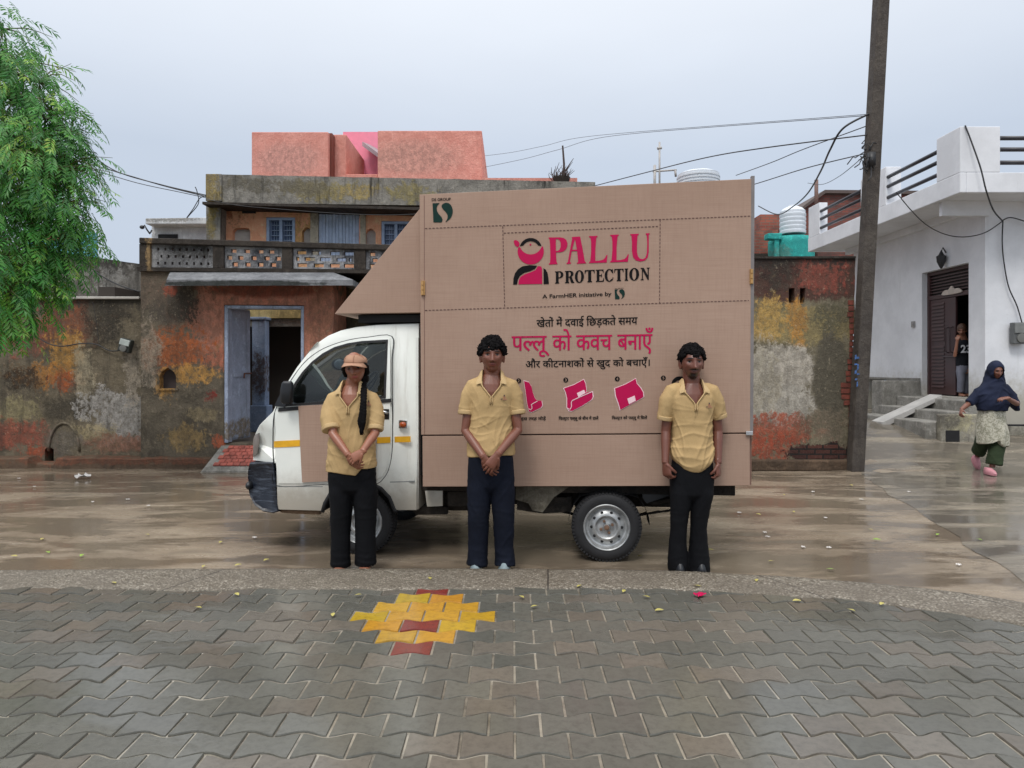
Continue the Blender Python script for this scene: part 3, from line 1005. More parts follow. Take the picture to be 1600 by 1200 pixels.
    for a_, b_, c_, d_ in ((360, 394, 384, 353), (469, 491, 392, 352), (568, 590, 392, 353)):
        mb = MB()
        hexa_px(mb, [(a_, c_), (b_, c_), (b_, d_), (a_, d_)], Y2 + 0.1, Y2 + 0.12)
        loc(mb.build("wall_niche", M['coping'], r))
    fr = plain("blue_grey_frame", S(150, 168, 194), 0.6, var=0.15)
    glass = plain("frosted_pane", S(84, 100, 132), 0.25, var=0.3, scale=14)
    for x0, x1, y0, y1 in ((416, 461, 339.5, 385), (596, 641, 345.5, 391)):
        w = MB()
        t = 4.5
        hexa_px(w, [(x0 + .3, y1), (x0 + t, y1), (x0 + t, y0 + t), (x0 + .3, y0 + .3)], Y2 - 0.02, Y2 + 0.09)
        hexa_px(w, [(x1 - t, y1), (x1 - .3, y1), (x1 - .3, y0 + .3), (x1 - t, y0 + t)], Y2 - 0.02, Y2 + 0.09)
        hexa_px(w, [(x0 + t + .2, y0 + t), (x1 - t - .2, y0 + t), (x1 - .5, y0 + .4), (x0 + .5, y0 + .4)], Y2 - 0.018, Y2 + 0.09)
        m_ = (x0 + x1) / 2
        hexa_px(w, [(m_ - 2.2, y1), (m_ + 2.2, y1), (m_ + 2.2, y0 + t + .2), (m_ - 2.2, y0 + t + .2)], Y2 - 0.01, Y2 + 0.09)
        wo = loc(w.build("window", fr, r))
        g = MB()
        hexa_px(g, [(x0 + 1, y1), (x1 - 1, y1), (x1 - 1, y0 + 1), (x0 + 1, y0 + 1)], Y2 + 0.095, Y2 + 0.11)
        g.build("pane", glass, wo)
        g = MB()
        for k in range(1, 5):
            yy = y0 + t + k * 8
            for a, b in ((x0 + t + .4, m_ - 2.4), (m_ + 2.4, x1 - t - .4)):
                hexa_px(g, [(a, yy + .6), (b, yy + .6), (b, yy - .6), (a, yy - .6)], Y2 + 0.05, Y2 + 0.065)
        for k in range(1, 4):
            for a, b in ((x0 + t, m_ - 2.2), (m_ + 2.2, x1 - t)):
                xx = a + (b - a) * k / 4
                hexa_px(g, [(xx - .35, y1), (xx + .35, y1), (xx + .35, y0 + t), (xx - .35, y0 + t)], Y2 + 0.068, Y2 + 0.078)
        g.build("window_bars", fr, wo)
    d = MB()
    n = 12
    for i in range(n):
        a, b = 498 + 63 * i / n, 498 + 63 * (i + 1) / n
        hexa_px(d, [(a + .25, 409), (b - .25, 409), (b - .25, 333), (a + .25, 333)], Y2 + 0.04 + (0.012 if i % 2 else 0), Y2 + 0.1)
    loc(d.build("balcony_door", plain("pale_blue_boards", S(176, 192, 216), 0.7, var=0.2, scale=5), r))
    tb = weathered("faded_tile_band", S(190, 180, 160), 12.0, [(490, 352, 5, 4, S(120, 150, 190), .3), (490, 360, 5, 4, S(222, 220, 214), .3), (566, 342, 5, 5, S(224, 214, 190), .3), (566, 361, 5, 4, S(110, 170, 170), .3)], seed=4, streak=0.1)
    for a_, b_ in ((485, 496.6), (562.4, 571)):
        d = MB()
        hexa_px(d, [(a_, 410), (b_, 410), (b_, 331), (a_, 331)], Y2 - 0.03, Y2 + 0.05)
        loc(d.build("door_surround", tb, r))
    # roof slab with its mouldy fascia, eaves and end column
    Y3 = 11.0
    ft = lambda x: 272 + (x - 322) * 0.0205
    mb = MB()
    top = rag(P(347, ft(347), Y3).xz, P(930, ft(930), Y3).xz, 40, 0.008, 3)
    loc(wall_xz("roof_fascia", [[(top[0][0], P(0, 317, Y3).z), (top[-1][0], P(0, 324, Y3).z)] + top[::-1]], M['fascia'], r, Y3, 0.18))
    mb.hexa([P(316, 319, 10.75), P(930, 335, 10.75), P(930, 335, 10.75) + Vector((0, 0.72, 0)), P(316, 319, 10.75) + Vector((0, 0.72, 0))],
            [P(316, 315, 10.75), P(930, 331, 10.75), P(930, 331, 10.75) + Vector((0, 0.72, 0)), P(316, 315, 10.75) + Vector((0, 0.72, 0))])
    loc(mb.build("eaves_slab", M['dark_concrete'], r))
    mb = MB()
    hexa_px(mb, [(322, 376), (344, 376), (345, 318.5), (321.5, 318.5)], Y3 - 0.02, Y3 + 0.3)
    hexa_px(mb, [(321, 314), (346, 314), (346, 271.5), (321, 271.5)], Y3 - 0.03, Y3 + 0.3)
    loc(mb.build("roof_pillar", M['fascia'], r, bevel=0.01))
    # a sooty vent under the eaves
    mb = MB()
    hexa_px(mb, [(378, 333), (399, 333), (399, 324), (378, 324)], Y2 - 0.03, Y2 + 0.01)
    loc(mb.build("vent", M['black'], r))
    return r
old_house()

def back_tower():
    r = empty("terracotta_house", (P(570, 0, 17).x, 17, 0), label="rough terracotta rendered house rising behind the old roofline", cat="house")
    def loc(o):
        o.location = -r.location
        return o
    Y = 17.0
    mb = MB()
    hexa_px(mb, [(393, 420), (513, 420), (513, 206), (393, 206)], Y, Y + 5)
    hexa_px(mb, [(519, 420), (541, 420), (541, 210), (519, 210)], Y + 0.4, Y + 5)
    hexa_px(mb, [(590, 420), (753, 420), (753, 204), (590, 204)], Y - 0.2, Y + 5)
    hexa_px(mb, [(540.5, 420), (590, 420), (590, 272), (540.5, 272)], Y + 0.2, Y + 1)
    loc(mb.build("rendered_wall", M['tower'], r, bevel=0.02))
    mb = MB()
    hexa_px(mb, [(513.3, 420), (519, 420), (519, 208), (513.3, 208)], Y + 0.15, Y + 0.9)
    loc(mb.build("brown_pilaster", plain("brown_trim", S(120, 64, 52), 0.8), r))
    mb = MB()
    hexa_px(mb, [(536, 300), (612, 300), (612, 206), (536, 206)], Y + 2.5, Y + 5)
    loc(mb.build("pink_wall", M['pink_wall'], r))
    mb = MB()
    hexa_px(mb, [(549, 276), (563, 280), (563, 262), (549, 256)], Y + 2.46, Y + 2.52)
    loc(mb.build("pink_window", M['black'], r))
    mb = MB()
    a = P(566, 228, Y + 2.2)
    b = P(592, 247, Y + 1.4)
    mb.prism([a, b, b + Vector((0, 0, 0.12)), a + Vector((0, 0, 0.12))], (0.25, 0.6, 0.05))
    loc(mb.build("eave_strip", plain("grey_eave", S(150, 136, 140), 0.7), r))
    mb = MB()
    hexa_px(mb, [(753.2, 420), (902, 420), (902, 278), (753.2, 278)], Y - 1.6, Y + 2)
    loc(mb.build("low_parapet", M['tower'], r))
back_tower()

def white_far_house():
    r = empty("far_white_house", (P(275, 0, 18).x, 18, 0), label="small off-white house with a flat roof slab far behind the balcony", cat="house")
    def loc(o):
        o.location = -r.location
        return o
    mb = MB()
    hexa_px(mb, [(237, 470), (330, 470), (330, 349), (237, 349)], 18, 23)
    loc(mb.build("wall", M['old_white'], r))
    mb = MB()
    hexa_px(mb, [(227, 350), (334, 350), (334, 339.5), (227, 341)], 17.6, 23.3)
    loc(mb.build("roof_slab", M['old_white'], r, bevel=0.02))
    mb = MB()
    hexa_px(mb, [(247, 376), (277, 376), (277, 366), (247, 366)], 17.97, 18.02)
    loc(mb.build("window", M['black'], r))
    mb = MB()
    mb.tube([P(222, 356, 17.7), P(226, 352, 17.7), P(229, 358, 17.7), P(234, 365, 17.7), P(237, 360, 17.9)], 0.02, 6)
    mb.ball(P(222, 355, 17.7), (0.06, 0.06, 0.05))
    loc(mb.build("roof_lamp", M['wire'], r, smooth=True))
    r2 = empty("teal_house", (P(120, 0, 22).x, 22, 0), label="sliver of a turquoise wall showing behind the leafy tree", cat="house")
    mb = MB()
    hexa_px(mb, [(40, 470), (144, 470), (144, 362), (40, 362)], 22, 22.3)
    o = mb.build("wall", plain("turquoise_wash", S(104, 172, 190), 0.8), r2)
    o.location = -r2.location
    mb = MB()
    hexa_px(mb, [(70, 362), (112, 362), (112, 376), (70, 376)], 21.9, 21.98)
    o = mb.build("roof_edge", plain("rust_band", S(150, 90, 70), 0.8), r2)
    o.location = -r2.location
white_far_house()

# ------------------------------------------------------------------ wall right of the truck
def right_wall():
    Y = 9.98
    r = empty("weathered_wall", (P(1200, 0, Y).x, Y, 0), label="stained ochre and brick wall between the cardboard truck and the pole", cat="wall")
    def loc(o):
        o.location = -r.location
        return o
    top = rag(P(720, 405, Y).xz, P(1337, 404, Y).xz, 40, 0.01, 8)
    edge = [(P(1336 + 3 * mnoise.noise(Vector((k * 1.3, 4, 0))) - (4 if 9 < k < 15 else 0) - (2 if k < 6 else 0), 735 - k * 15, Y).xz) for k in range(22)]
    v1 = [P(a, b, Y).xz for a, b in ((1232.5, 473), (1232.5, 450), (1241.5, 450), (1241.5, 473))]
    v2 = [P(a, b, Y).xz for a, b in ((1250, 473), (1250, 450), (1258.5, 450), (1257, 473))]
    loc(wall_xz("plaster_wall", [[(top[0][0], -0.1), (edge[0][0], -0.1)] + edge + top[::-1], v1, v2], M['right_wall'], r, Y, 0.24))
    mb = MB()
    hexa_px(mb, [(1228, 478), (1264, 478), (1264, 446), (1228, 446)], Y + 0.2, Y + 0.23)
    loc(mb.build("vent_back", M['black'], r))
    mb = MB()
    mb.prism([(top[0][0], Y - 0.03, top[0][1]), (top[-1][0] - 0.01, Y - 0.03, top[-1][1]), (top[-1][0] - 0.01, Y - 0.03, top[-1][1] + 0.03), (top[0][0], Y - 0.03, top[0][1] + 0.03)], (0, 0.3, 0))
    loc(mb.build("coping", M['dark_concrete'], r))
    # course of set-out bricks exposed at the right corner and a kerb at the foot
    mb = MB()
    for k in range(27):
        z = 0.17 + k * 0.085
        w = 0.05 + 0.06 * abs(mnoise.noise(Vector((k * 2.1, 0, 0)))) + (0.08 if k in (9, 10, 11, 12) else 0)
        x = P(1333, 0, Y).x - (0.04 if 9 < k < 15 else 0)
        mb.box(x - w, x, Y - 0.012 - 0.01 * (k % 2), Y + 0.02, z, z + 0.068)
    loc(mb.build("corner_bricks", plain("dark_old_brick", S(112, 58, 46), 0.85, var=0.4, scale=9), r))
    mb = MB()
    hexa_px(mb, [(720, 736.5), (1329, 736.5), (1329, 719), (720, 719)], 9.86, 9.978)
    loc(mb.build("plinth", M['plinth'], r, bevel=0.025, seg=3))
right_wall()

# ------------------------------------------------------------------ utility pole
def pole():
    Y = 9.8
    b0, t0 = P(1335.5, 736, Y), P(1384, -135, Y)
    r = empty("utility_pole", (b0.x, Y, 0), label="tall square concrete electricity pole leaning right at the lane corner", cat="pole")
    m = weathered("damp_concrete_pole", S(86, 80, 74), 9.8, [(1336, 600, 5, 34, S(84, 110, 150), 0.3), (1345, 400, 14, 100, S(92, 82, 76))], base2=S(68, 62, 58), seed=11, streak=0.4)
    def q(c, w, d): return [(c.x - w - b0.x, -d, c.z), (c.x + w - b0.x, -d, c.z), (c.x + w - b0.x, d, c.z), (c.x - w - b0.x, d, c.z)]
    mb = MB()
    b0.z = -0.1
    mb.hexa(q(b0, 0.092, 0.09), q(t0, 0.082, 0.09))
    mb.build("shaft", m, r, bevel=0.015)
    # torn blue paper bill on the shaft
    c = P(1338, 578, Y)
    bill = plain("blue_bill", S(64, 98, 150), 0.8, var=0.5, scale=30)
    for k, (dx, dz, w, h) in enumerate(((-0.05, 0.18, 0.02, 0.07), (-0.015, 0.17, 0.025, 0.03), (-0.045, 0.08, 0.03, 0.025), (-0.02, 0.04, 0.016, 0.09), (-0.05, -0.03, 0.022, 0.06), (-0.012, -0.06, 0.03, 0.025), (-0.04, -0.13, 0.026, 0.03), (-0.03, -0.2, 0.014, 0.08))):
        x = c.x - b0.x + dx + (c.z + dz - H) * 0
        mb = MB()
        mb.prism([(x - w, -0.0925, c.z + dz - h / 2), (x + w * 0.4, -0.0925, c.z + dz - h * 0.3), (x + w * 0.3, -0.0925, c.z + dz + h / 2), (x - w * 0.8, -0.0925, c.z + dz + h * 0.4)], (0, -0.003, 0))
        mb.build("torn_bill", bill, r)
    # bracket, insulator and bundle of cable ends near the top
    mb = MB()
    k = P(1352, 246, Y)
    rr = random.Random(5)
    for i in range(16):
        a = Vector((k.x - b0.x + rr.uniform(-0.1, 0.06), -0.12 + rr.uniform(-0.05, 0.05), k.z + rr.uniform(-0.1, 0.12)))
        p = [a]
        for j in range(4):
            p.append(p[-1] + Vector((rr.uniform(-0.07, 0.05), rr.uniform(-0.04, 0.04), rr.uniform(-0.1, 0.06))))
        mb.tube(p, 0.008, 5)
    mb.box(k.x - b0.x - 0.02, k.x - b0.x + 0.06, -0.17, -0.09, k.z - 0.16, k.z + 0.03)
    mb.build("cable_bundle", M['wire'], r, smooth=True)
pole()

# ------------------------------------------------------------------ white house at the right
def white_house():
    X0, Yc = 8.0, 11.7
    r = empty("white_house", (X0, Yc, 0), label="white painted house with railed balcony and brown double door up steps", cat="house")
    def loc(o, parent=None):
        o.location = -r.location
        return o
    # lane-side wall (plane X = 8) with door and dark basement opening
    door = [(12.12, 0.95), (12.12, 3.32), (13.5, 3.32), (13.5, 0.95)]
    base = [(13.98, 0.35), (13.98, 1.22), (15.6, 1.22), (15.6, 0.35)]
    fn = lambda y, z, t: Vector((X0 + 0.12 + t, y, z))
    loc(plate("lane_wall", [[(Yc, -0.1), (16.2, -0.1), (16.2, 4.3), (Yc, 4.3)], door, base], M['white'], r, fn, thick=0.24))
    mb = MB()
    mb.box(X0 + 0.24, 13, Yc + 0.001, Yc + 0.25, -0.1, 4.3)
    mb.box(X0, X0 + 0.239, Yc - 0.003, Yc, -0.1, 4.3)
    loc(mb.build("front_wall", M['white'], r))
    mb = MB()
    mb.box(X0 + 0.245, 13, 16.0, 16.2, -0.1, 4.3)
    loc(mb.build("back_wall", M['white'], r))
    mb = MB()
    mb.box(X0 - 0.04, X0 + 0.1, 13.55, 16.2, 1.225, 1.27)
    loc(mb.build("base_ledge", M['grey_cement'], r))
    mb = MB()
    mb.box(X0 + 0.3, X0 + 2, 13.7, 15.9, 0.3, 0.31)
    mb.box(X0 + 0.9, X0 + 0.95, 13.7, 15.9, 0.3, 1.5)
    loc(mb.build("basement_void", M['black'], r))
    mb = MB()
    mb.tube([(X0 - 0.04, 14.75, 0.5), (X0 - 0.04, 14.75, 1.22)], 0.025, 8)
    loc(mb.build("blue_pipe", plain("blue_pipe", S(90, 110, 130), 0.5), r))
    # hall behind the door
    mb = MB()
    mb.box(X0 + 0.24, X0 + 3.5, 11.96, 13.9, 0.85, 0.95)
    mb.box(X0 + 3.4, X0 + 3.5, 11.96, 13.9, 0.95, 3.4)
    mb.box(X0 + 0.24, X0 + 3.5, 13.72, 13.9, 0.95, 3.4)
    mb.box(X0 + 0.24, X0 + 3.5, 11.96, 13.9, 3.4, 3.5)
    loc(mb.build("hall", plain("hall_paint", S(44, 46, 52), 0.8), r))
    # door
    brown = plain("dark_brown_steel", S(66, 44, 44), 0.45, var=0.15, scale=6)
    f = MB()
    xf0, xf1 = X0 + 0.10, X0 + 0.17
    f.box(xf0, xf1, 12.12, 12.19, 0.95, 3.32)
    f.box(xf0, xf1, 13.43, 13.5, 0.95, 3.32)
    f.box(xf0, xf1, 12.19, 13.43, 3.25, 3.32)
    f.box(xf0, xf1, 12.19, 13.43, 2.78, 2.86)
    loc(f.build("door_frame", brown, r, bevel=0.006))
    t = MB()
    for k in range(6):
        z = 2.90 + k * 0.058
        t.box(X0 + 0.12, X0 + 0.14, 12.19, 13.43, z, z + 0.022)
    loc(t.build("transom_grille", brown, r))
    t = MB()
    t.box(X0 + 0.16, X0 + 0.165, 12.19, 13.43, 2.86, 3.25)
    loc(t.build("transom_back", plain("transom_dark", S(40, 32, 32), 0.6), r))
    lf = MB()
    lf.box(X0 + 0.115, X0 + 0.155, 12.66, 13.425, 0.97, 2.775)
    leaf = loc(lf.build("door_leaf", brown, r, bevel=0.005))
    lv = MB()
    for k in range(24):
        z = 1.1 + k * 0.068
        if 1.85 < z < 1.98: continue
        lv.hexa([(X0 + 0.095, 12.98, z), (X0 + 0.113, 12.98, z + 0.03), (X0 + 0.113, 13.36, z + 0.03), (X0 + 0.095, 13.36, z)],
                [(X0 + 0.098, 12.98, z + 0.012), (X0 + 0.1135, 12.98, z + 0.045), (X0 + 0.1135, 13.36, z + 0.045), (X0 + 0.098, 13.36, z + 0.012)])
    lv.build("louvres", brown, leaf)
    hd = MB()
    for y in (12.74, 12.86):
        hd.tube([(X0 + 0.11, y, 1.75), (X0 + 0.06, y, 1.78), (X0 + 0.06, y, 2.2), (X0 + 0.11, y, 2.23)], 0.012, 6)
    hd.tube([(X0 + 0.07, 12.62, 1.68), (X0 + 0.07, 12.95, 1.68)], 0.014, 6)
    hd.build("handle", plain("dull_steel", S(96, 84, 84), 0.35, metal=0.8), leaf)
    lf = MB()
    lf.box(X0 + 0.2, X0 + 0.95, 12.2, 12.24, 0.97, 2.775)
    loc(lf.build("open_door_leaf", brown, r, bevel=0.005))
    # house steps with a smooth ramp strip
    st = MB()
    gz = ground_z
    for xa, xb, z in ((7.5, 8.0, 0.93), (7.15, 7.5, 0.75), (6.78, 7.15, 0.585)):
        st.box(xa, xb - 0.002, 11.35, 13.52, 0.0, z)
    so = loc(st.build("steps", M['grey_cement'], r, bevel=0.02))
    st = MB()
    st.hexa([(7.62, 12.26, 0.925), (6.58, 12.28, 0.40), (6.58, 12.66, 0.40), (7.62, 12.62, 0.925)], [(7.62, 12.26, 0.992), (6.58, 12.28, 0.506), (6.58, 12.66, 0.506), (7.62, 12.62, 0.992)])
    st.build("step_ramp", plain("pale_cement", S(170, 168, 164), 0.55, scale=5), so)
    st = MB()
    st.box(7.25, 7.995, 13.53, 13.95, 0.2, 1.22)
    loc(st.build("stair_side_wall", M['grey_cement'], r, bevel=0.015))
    st = MB()
    st.box(6.95, 7.99, 11.2, 11.345, 0.1, 0.72)
    st.box(8.0, 8.9, 11.55, 11.69, 0.1, 0.5)
    loc(st.build("front_plinth", weathered("mossy_plinth", S(158, 154, 142), 11.2, [(1500, 660, 22, 18, S(196, 188, 150), 0.8), (1485, 655, 14, 14, S(110, 106, 98), 0.8)], base2=S(120, 116, 104), seed=3, streak=0.6), r, bevel=0.02))
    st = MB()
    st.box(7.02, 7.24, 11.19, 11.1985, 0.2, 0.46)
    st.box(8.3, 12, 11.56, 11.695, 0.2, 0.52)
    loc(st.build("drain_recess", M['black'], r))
    # balcony slab, fascia, posts and rails
    BX, BY = 7.1, 10.96
    sl = MB()
    sl.box(BX + 0.1, 13, BY + 0.1, Yc - 0.004, 4.28, 4.42)
    sl.box(BX + 0.1, X0 - 0.001, Yc - 0.003, 16.5, 4.28, 4.42)
    sl.box(BX + 0.12, X0 + 0.02, 11.62, Yc - 0.006, 4.03, 4.279)
    sl.box(X0 - 0.1, X0 - 0.002, 11.72, 16.4, 4.15, 4.279)
    sl.box(X0 + 0.0, 13, Yc + 0.0, 16.2, 4.301, 4.42)
    loc(sl.build("balcony_slab", M['white'], r))
    fa = MB()
    fa.box(BX, BX + 0.1, BY, 16.6, 4.25, 4.57)
    fa.box(BX + 0.101, 13, BY, BY + 0.1, 4.25, 4.57)
    fa.box(BX + 0.101, X0, 16.5, 16.6, 4.25, 4.57)
    loc(fa.build("balcony_fascia", M['white'], r, bevel=0.012))
    for x0, x1, y0, y1 in ((BX + 0.004, BX + 0.64, BY + 0.004, BY + 0.62), (BX + 0.004, BX + 0.3, 13.15, 14.1), (BX + 0.004, BX + 0.2, 16.0, 16.58), (8.95, 9.5, BY + 0.004, BY + 0.3)):
        po = MB()
        po.box(x0, x1, y0, y1, 4.571, 5.3)
        loc(po.build("balcony_post", M['white'], r, bevel=0.012))
    dark = plain("dark_painted_pipe", S(52, 52, 58), 0.4, var=0.2)
    for z in (5.1, 4.92, 4.71):
        for a, b in (((BX + 0.05, 11.5, z), (BX + 0.05, 13.2, z)), ((BX + 0.05, 14.05, z), (BX + 0.05, 16.05, z)), ((BX + 0.6, BY + 0.06, z + 0.03), (9.0, BY + 0.06, z + 0.03))):
            ra = MB()
            ra.tube([a, b], 0.036, 8)
            loc(ra.build("balcony_rail", dark, r, smooth=True))
    # wall lamp over the door and name board
    lp = MB()
    c = Vector((X0 - 0.09, 12.75, 3.47))
    lp.lathe(c, [(-0.17, 0.01), (-0.13, 0.035), (-0.04, 0.075), (0.06, 0.085), (0.08, 0.05), (0.12, 0.03), (0.17, 0.008)], 'Z', 8)
    lp.tube([(c.x, c.y, c.z + 0.14), (c.x + 0.03, c.y, c.z + 0.22), (X0 + 0.0, c.y, c.z + 0.12)], 0.012, 6)
    loc(lp.build("wall_lamp", M['wire'], r, smooth='angle'))
    nb = MB()
    prof = smooth_loop([(12.47, 2.83), (12.96, 2.83), (12.98, 2.88), (12.9, 2.92), (12.8, 2.92), (12.72, 2.98), (12.64, 2.92), (12.54, 2.92), (12.45, 2.88)], 4)
    nb.prism([(X0 + 0.07, p.x, p.y) for p in prof], (0.025, 0, 0))
    loc(nb.build("name_board", plain("ivory_board", S(186, 174, 164), 0.6), r, bevel=0.004))
    sw = MB()
    sw.box(X0 - 0.03, X0, 13.72, 13.82, 2.28, 2.4)
    sw.box(X0 - 0.04, X0 - 0.03, 13.74, 13.78, 2.31, 2.37)
    loc(sw.build("door_bell", plain("grey_plastic", S(150, 148, 146), 0.5), r))
    wp = MB()
    wp.tube([(8.95, 11.62, 0.55), (8.95, 11.62, 1.05), (9.0, 11.62, 1.12)], 0.05, 10)
    loc(wp.build("drain_pipe", M['white'], r, smooth=True))
white_house()

def meter(name, c, w, h, label, lidm, bodym, tilt=0.0):
    r = empty(name, c, label=label, cat="meter box")
    mb = MB()
    mb.box(-w / 2, w / 2, -0.1, 0.0, -h / 2, h / 2)
    o = mb.build("case", bodym, r, bevel=0.015)
    mb = MB()
    mb.box(-w / 2 + 0.012, w / 2 - 0.012, -0.122, -0.102, 0.0, h / 2 - 0.012)
    mb.build("cover", lidm, r, bevel=0.006)
    mb = MB()
    mb.lathe((0, -0.103, -h * 0.22), [(0, w * 0.3), (-0.015, w * 0.3), (-0.017, w * 0.26), (-0.017, 0.001)], 'Y', 20)
    mb.build("dial", plain("dial_grey", S(112, 112, 108), 0.3), r, smooth='angle')
    r.rotation_euler = (0, tilt, 0)
    return r
c = P(200, 540, 10.3)
meter("electric_meter", c, 0.17, 0.2, "small tilted meter box with pale cover on the left mouldy wall", plain("pale_cover", S(176, 184, 180), 0.4), plain("dark_case", S(52, 56, 52), 0.5), R(16))
meter("electric_meter", P(1589, 521, 11.66), 0.26, 0.36, "grey meter box wound with cable on the white house front", plain("grey_cover", S(120, 122, 120), 0.45), plain("grey_case", S(92, 94, 94), 0.5))

# ------------------------------------------------------------------ roofs and tanks behind the right wall
def ribbed_tank(name, px0, px1, py0, py1, Y, m, label, parts=()):
    a, b = P(px0, py1, Y), P(px1, py0, Y)
    rad = (b.x - a.x) / 2
    r = empty(name, ((a.x + b.x) / 2, Y, a.z), label=label, cat="water tank")
    h = b.z - a.z
    pr = [(0, 0.01), (0.0, rad * 0.98)]
    n = 5
    for k in range(n):
        z = h * 0.72 * k / n
        pr += [(z + h * 0.03, rad), (z + h * 0.10, rad), (z + h * 0.115, rad * 0.955), (z + h * 0.135, rad * 0.955)]
    pr += [(h * 0.78, rad * 0.96), (h * 0.88, rad * 0.75), (h * 0.95, rad * 0.42), (h * 0.955, 0.01)]
    mb = MB()
    mb.lathe((0, 0, 0), pr, 'Z', 32)
    mb.build("barrel", m, r, smooth='angle')
    mb = MB()
    mb.lathe((0, 0, 0), [(h * 0.945, rad * 0.36), (h, rad * 0.34), (h * 1.01, 0.01)], 'Z', 20)
    mb.build("lid", plain("tank_lid", S(70, 74, 76), 0.5) if 'black lid' in label else m, r, smooth='angle')
    return r
tank_white = plain("white_plastic", S(206, 212, 218), 0.4, var=0.04)
ribbed_tank("water_tank", 1219, 1258, 321, 366, 19.5, tank_white, "white ribbed water tank standing on the turquoise roof room")
ribbed_tank("water_tank", 1058, 1124, 266, 300, 16.0, tank_white, "white domed water tank with black lid peeking over the cardboard box")

def back_right():
    Y = 19.0
    r = empty("turquoise_roof_room", (P(1235, 0, Y).x, Y, 0), label="turquoise rounded roof room above the ochre wall", cat="building")
    m = weathered("turquoise_paint", S(56, 168, 160), 19.0, [(1225, 392, 10, 8, S(90, 150, 140))], base2=S(44, 150, 146), seed=5, streak=0.2)
    mb = MB()
    c = P(1236, 0, Y + 0.7)
    lo, hi = P(0, 480, Y).z, P(0, 363, Y).z
    mb.lathe((c.x, c.y, 0), [(lo, 0.62), (hi - 0.2, 0.62), (hi - 0.12, 0.62), (hi - 0.04, 0.56), (hi, 0.4), (hi + 0.01, 0.01)], 'Z', 28)
    o = mb.build("drum", m, r, smooth='angle')
    o.location = -r.location
    mb = MB()
    hexa_px(mb, [(1200, 373), (1222, 374), (1222, 364), (1200, 364)], Y + 0.2, Y + 0.5)
    hexa_px(mb, [(1212, 440), (1218, 440), (1218, 373.5), (1210, 373.5)], Y + 0.25, Y + 0.35)
    o = mb.build("brackets", m, r, bevel=0.02)
    o.location = -r.location
    # brick
    def brick(name, c1, c2, mo):
        t = NT(name)
        br = t.n("TexBrick")
        cb = t.n("CombineXYZ")
        t.put(cb.inputs[0], t.ma('ADD', t.xz()[0], t.xz()[1]))
        t.put(cb.inputs[1], t.xz()[2])
        t.put(br.inputs["Vector"], cb.outputs[0])
        br.inputs["Scale"].default_value = 1
        br.inputs["Brick Width"].default_value = 0.24
        br.inputs["Row Height"].default_value = 0.085
        br.inputs["Mortar Size"].default_value = 0.012
        br.inputs["Color1"].default_value = (*c1, 1)
        br.inputs["Color2"].default_value = (*c2, 1)
        br.inputs["Mortar"].default_value = (*mo, 1)
        n1 = t.noise(1.2, 7, 0.7)
        col = t.mix(t.step(n1, 0.42, 0.68, 0, 0.7), br.outputs["Color"], (0.05, 0.035, 0.03))
        t.bump(br.outputs["Fac"], 0.01, 0.4)
        return t.done(col, 0.85)
    b1 = brick("old_red_brick", S(158, 88, 70), S(130, 70, 58), S(120, 96, 84))
    b2 = brick("dark_red_brick", S(128, 70, 60), S(104, 60, 54), S(96, 76, 70))
    r = empty("brick_stair_tower", (P(1200, 0, 20.5).x, 20.5, 0), label="stepped red brick stair tower beside the white ribbed tank", cat="building")
    mb = MB()
    hexa_px(mb, [(1170, 480), (1216, 480), (1216, 359), (1170, 359)], 20.5, 22)
    hexa_px(mb, [(1188, 359.5), (1219, 359.5), (1219, 335), (1188, 335)], 20.9, 22)
    o = mb.build("brick_wall", b1, r)
    o.location = -r.location
    mb = MB()
    hexa_px(mb, [(1166, 410), (1218, 410), (1218, 396), (1166, 396)], 20.2, 20.49)
    o = mb.build("slab_edge", M['dark_concrete'], r)
    o.location = -r.location
    r = empty("brick_house", (P(1340, 0, 23).x, 23, 0), label="dark brick house with sloped gable behind the white balcony", cat="house")
    mb = MB()
    hexa_px(mb, [(1257, 470), (1450, 470), (1450, 302), (1290, 300), (1257, 326)], 23, 28)
    o = mb.build("brick_wall", b2, r)
    o.location = -r.location
    mb = MB()
    hexa_px(mb, [(1255, 327), (1290, 301.5), (1450, 303), (1450, 298), (1289, 296.5), (1254, 323)], 22.85, 28.1)
    o = mb.build("roof_edge", plain("dark_roof_edge", S(86, 74, 70), 0.8), r)
    o.location = -r.location
    # lower storeys that fill in behind the right wall
    r = empty("grey_back_house", (P(1150, 0, 17.5).x, 17.5, 0), label="plain grey house mass hidden behind the cardboard truck box", cat="house")
    mb = MB()
    hexa_px(mb, [(905, 470), (1168, 470), (1168, 300), (905, 296)], 17.4, 21)
    o = mb.build("wall", M['old_white'], r)
    o.location = -r.location
back_right()

# mast, pipe frame and dried plants on the roofs
pipe = plain("pale_pipe", S(176, 172, 168), 0.5)
mb = MB()
mb.tube([P(1030.5, 310, 15), P(1030.5, 222, 15)], 0.022, 6)
mb.tube([P(1023, 310, 15), P(1023, 258, 15)], 0.03, 6)
mb.tube([P(1020, 268, 15), P(1057, 265.5, 15)], 0.02, 6)
mb.tube([P(1055, 266, 15), P(1056, 276, 15)], 0.025, 6)
mb.tube([P(1027, 232, 15), P(1034, 231, 15)], 0.03, 6)
tag(mb.build("roof_pipe", pipe, None, smooth=True), "thin pale pipe frame standing above the cardboard box top", "pipe")
mb = MB()
mb.tube([P(1275.5, 330, 21), P(1275.5, 281, 21)], 0.06, 8)
mb.tube([P(1275.5, 331, 21), P(1275.5, 400, 21)], 0.05, 8)
tag(mb.build("roof_mast", plain("brown_mast", S(110, 84, 76), 0.7), None, smooth=True), "short brown mast rising by the dark brick gable", "mast")
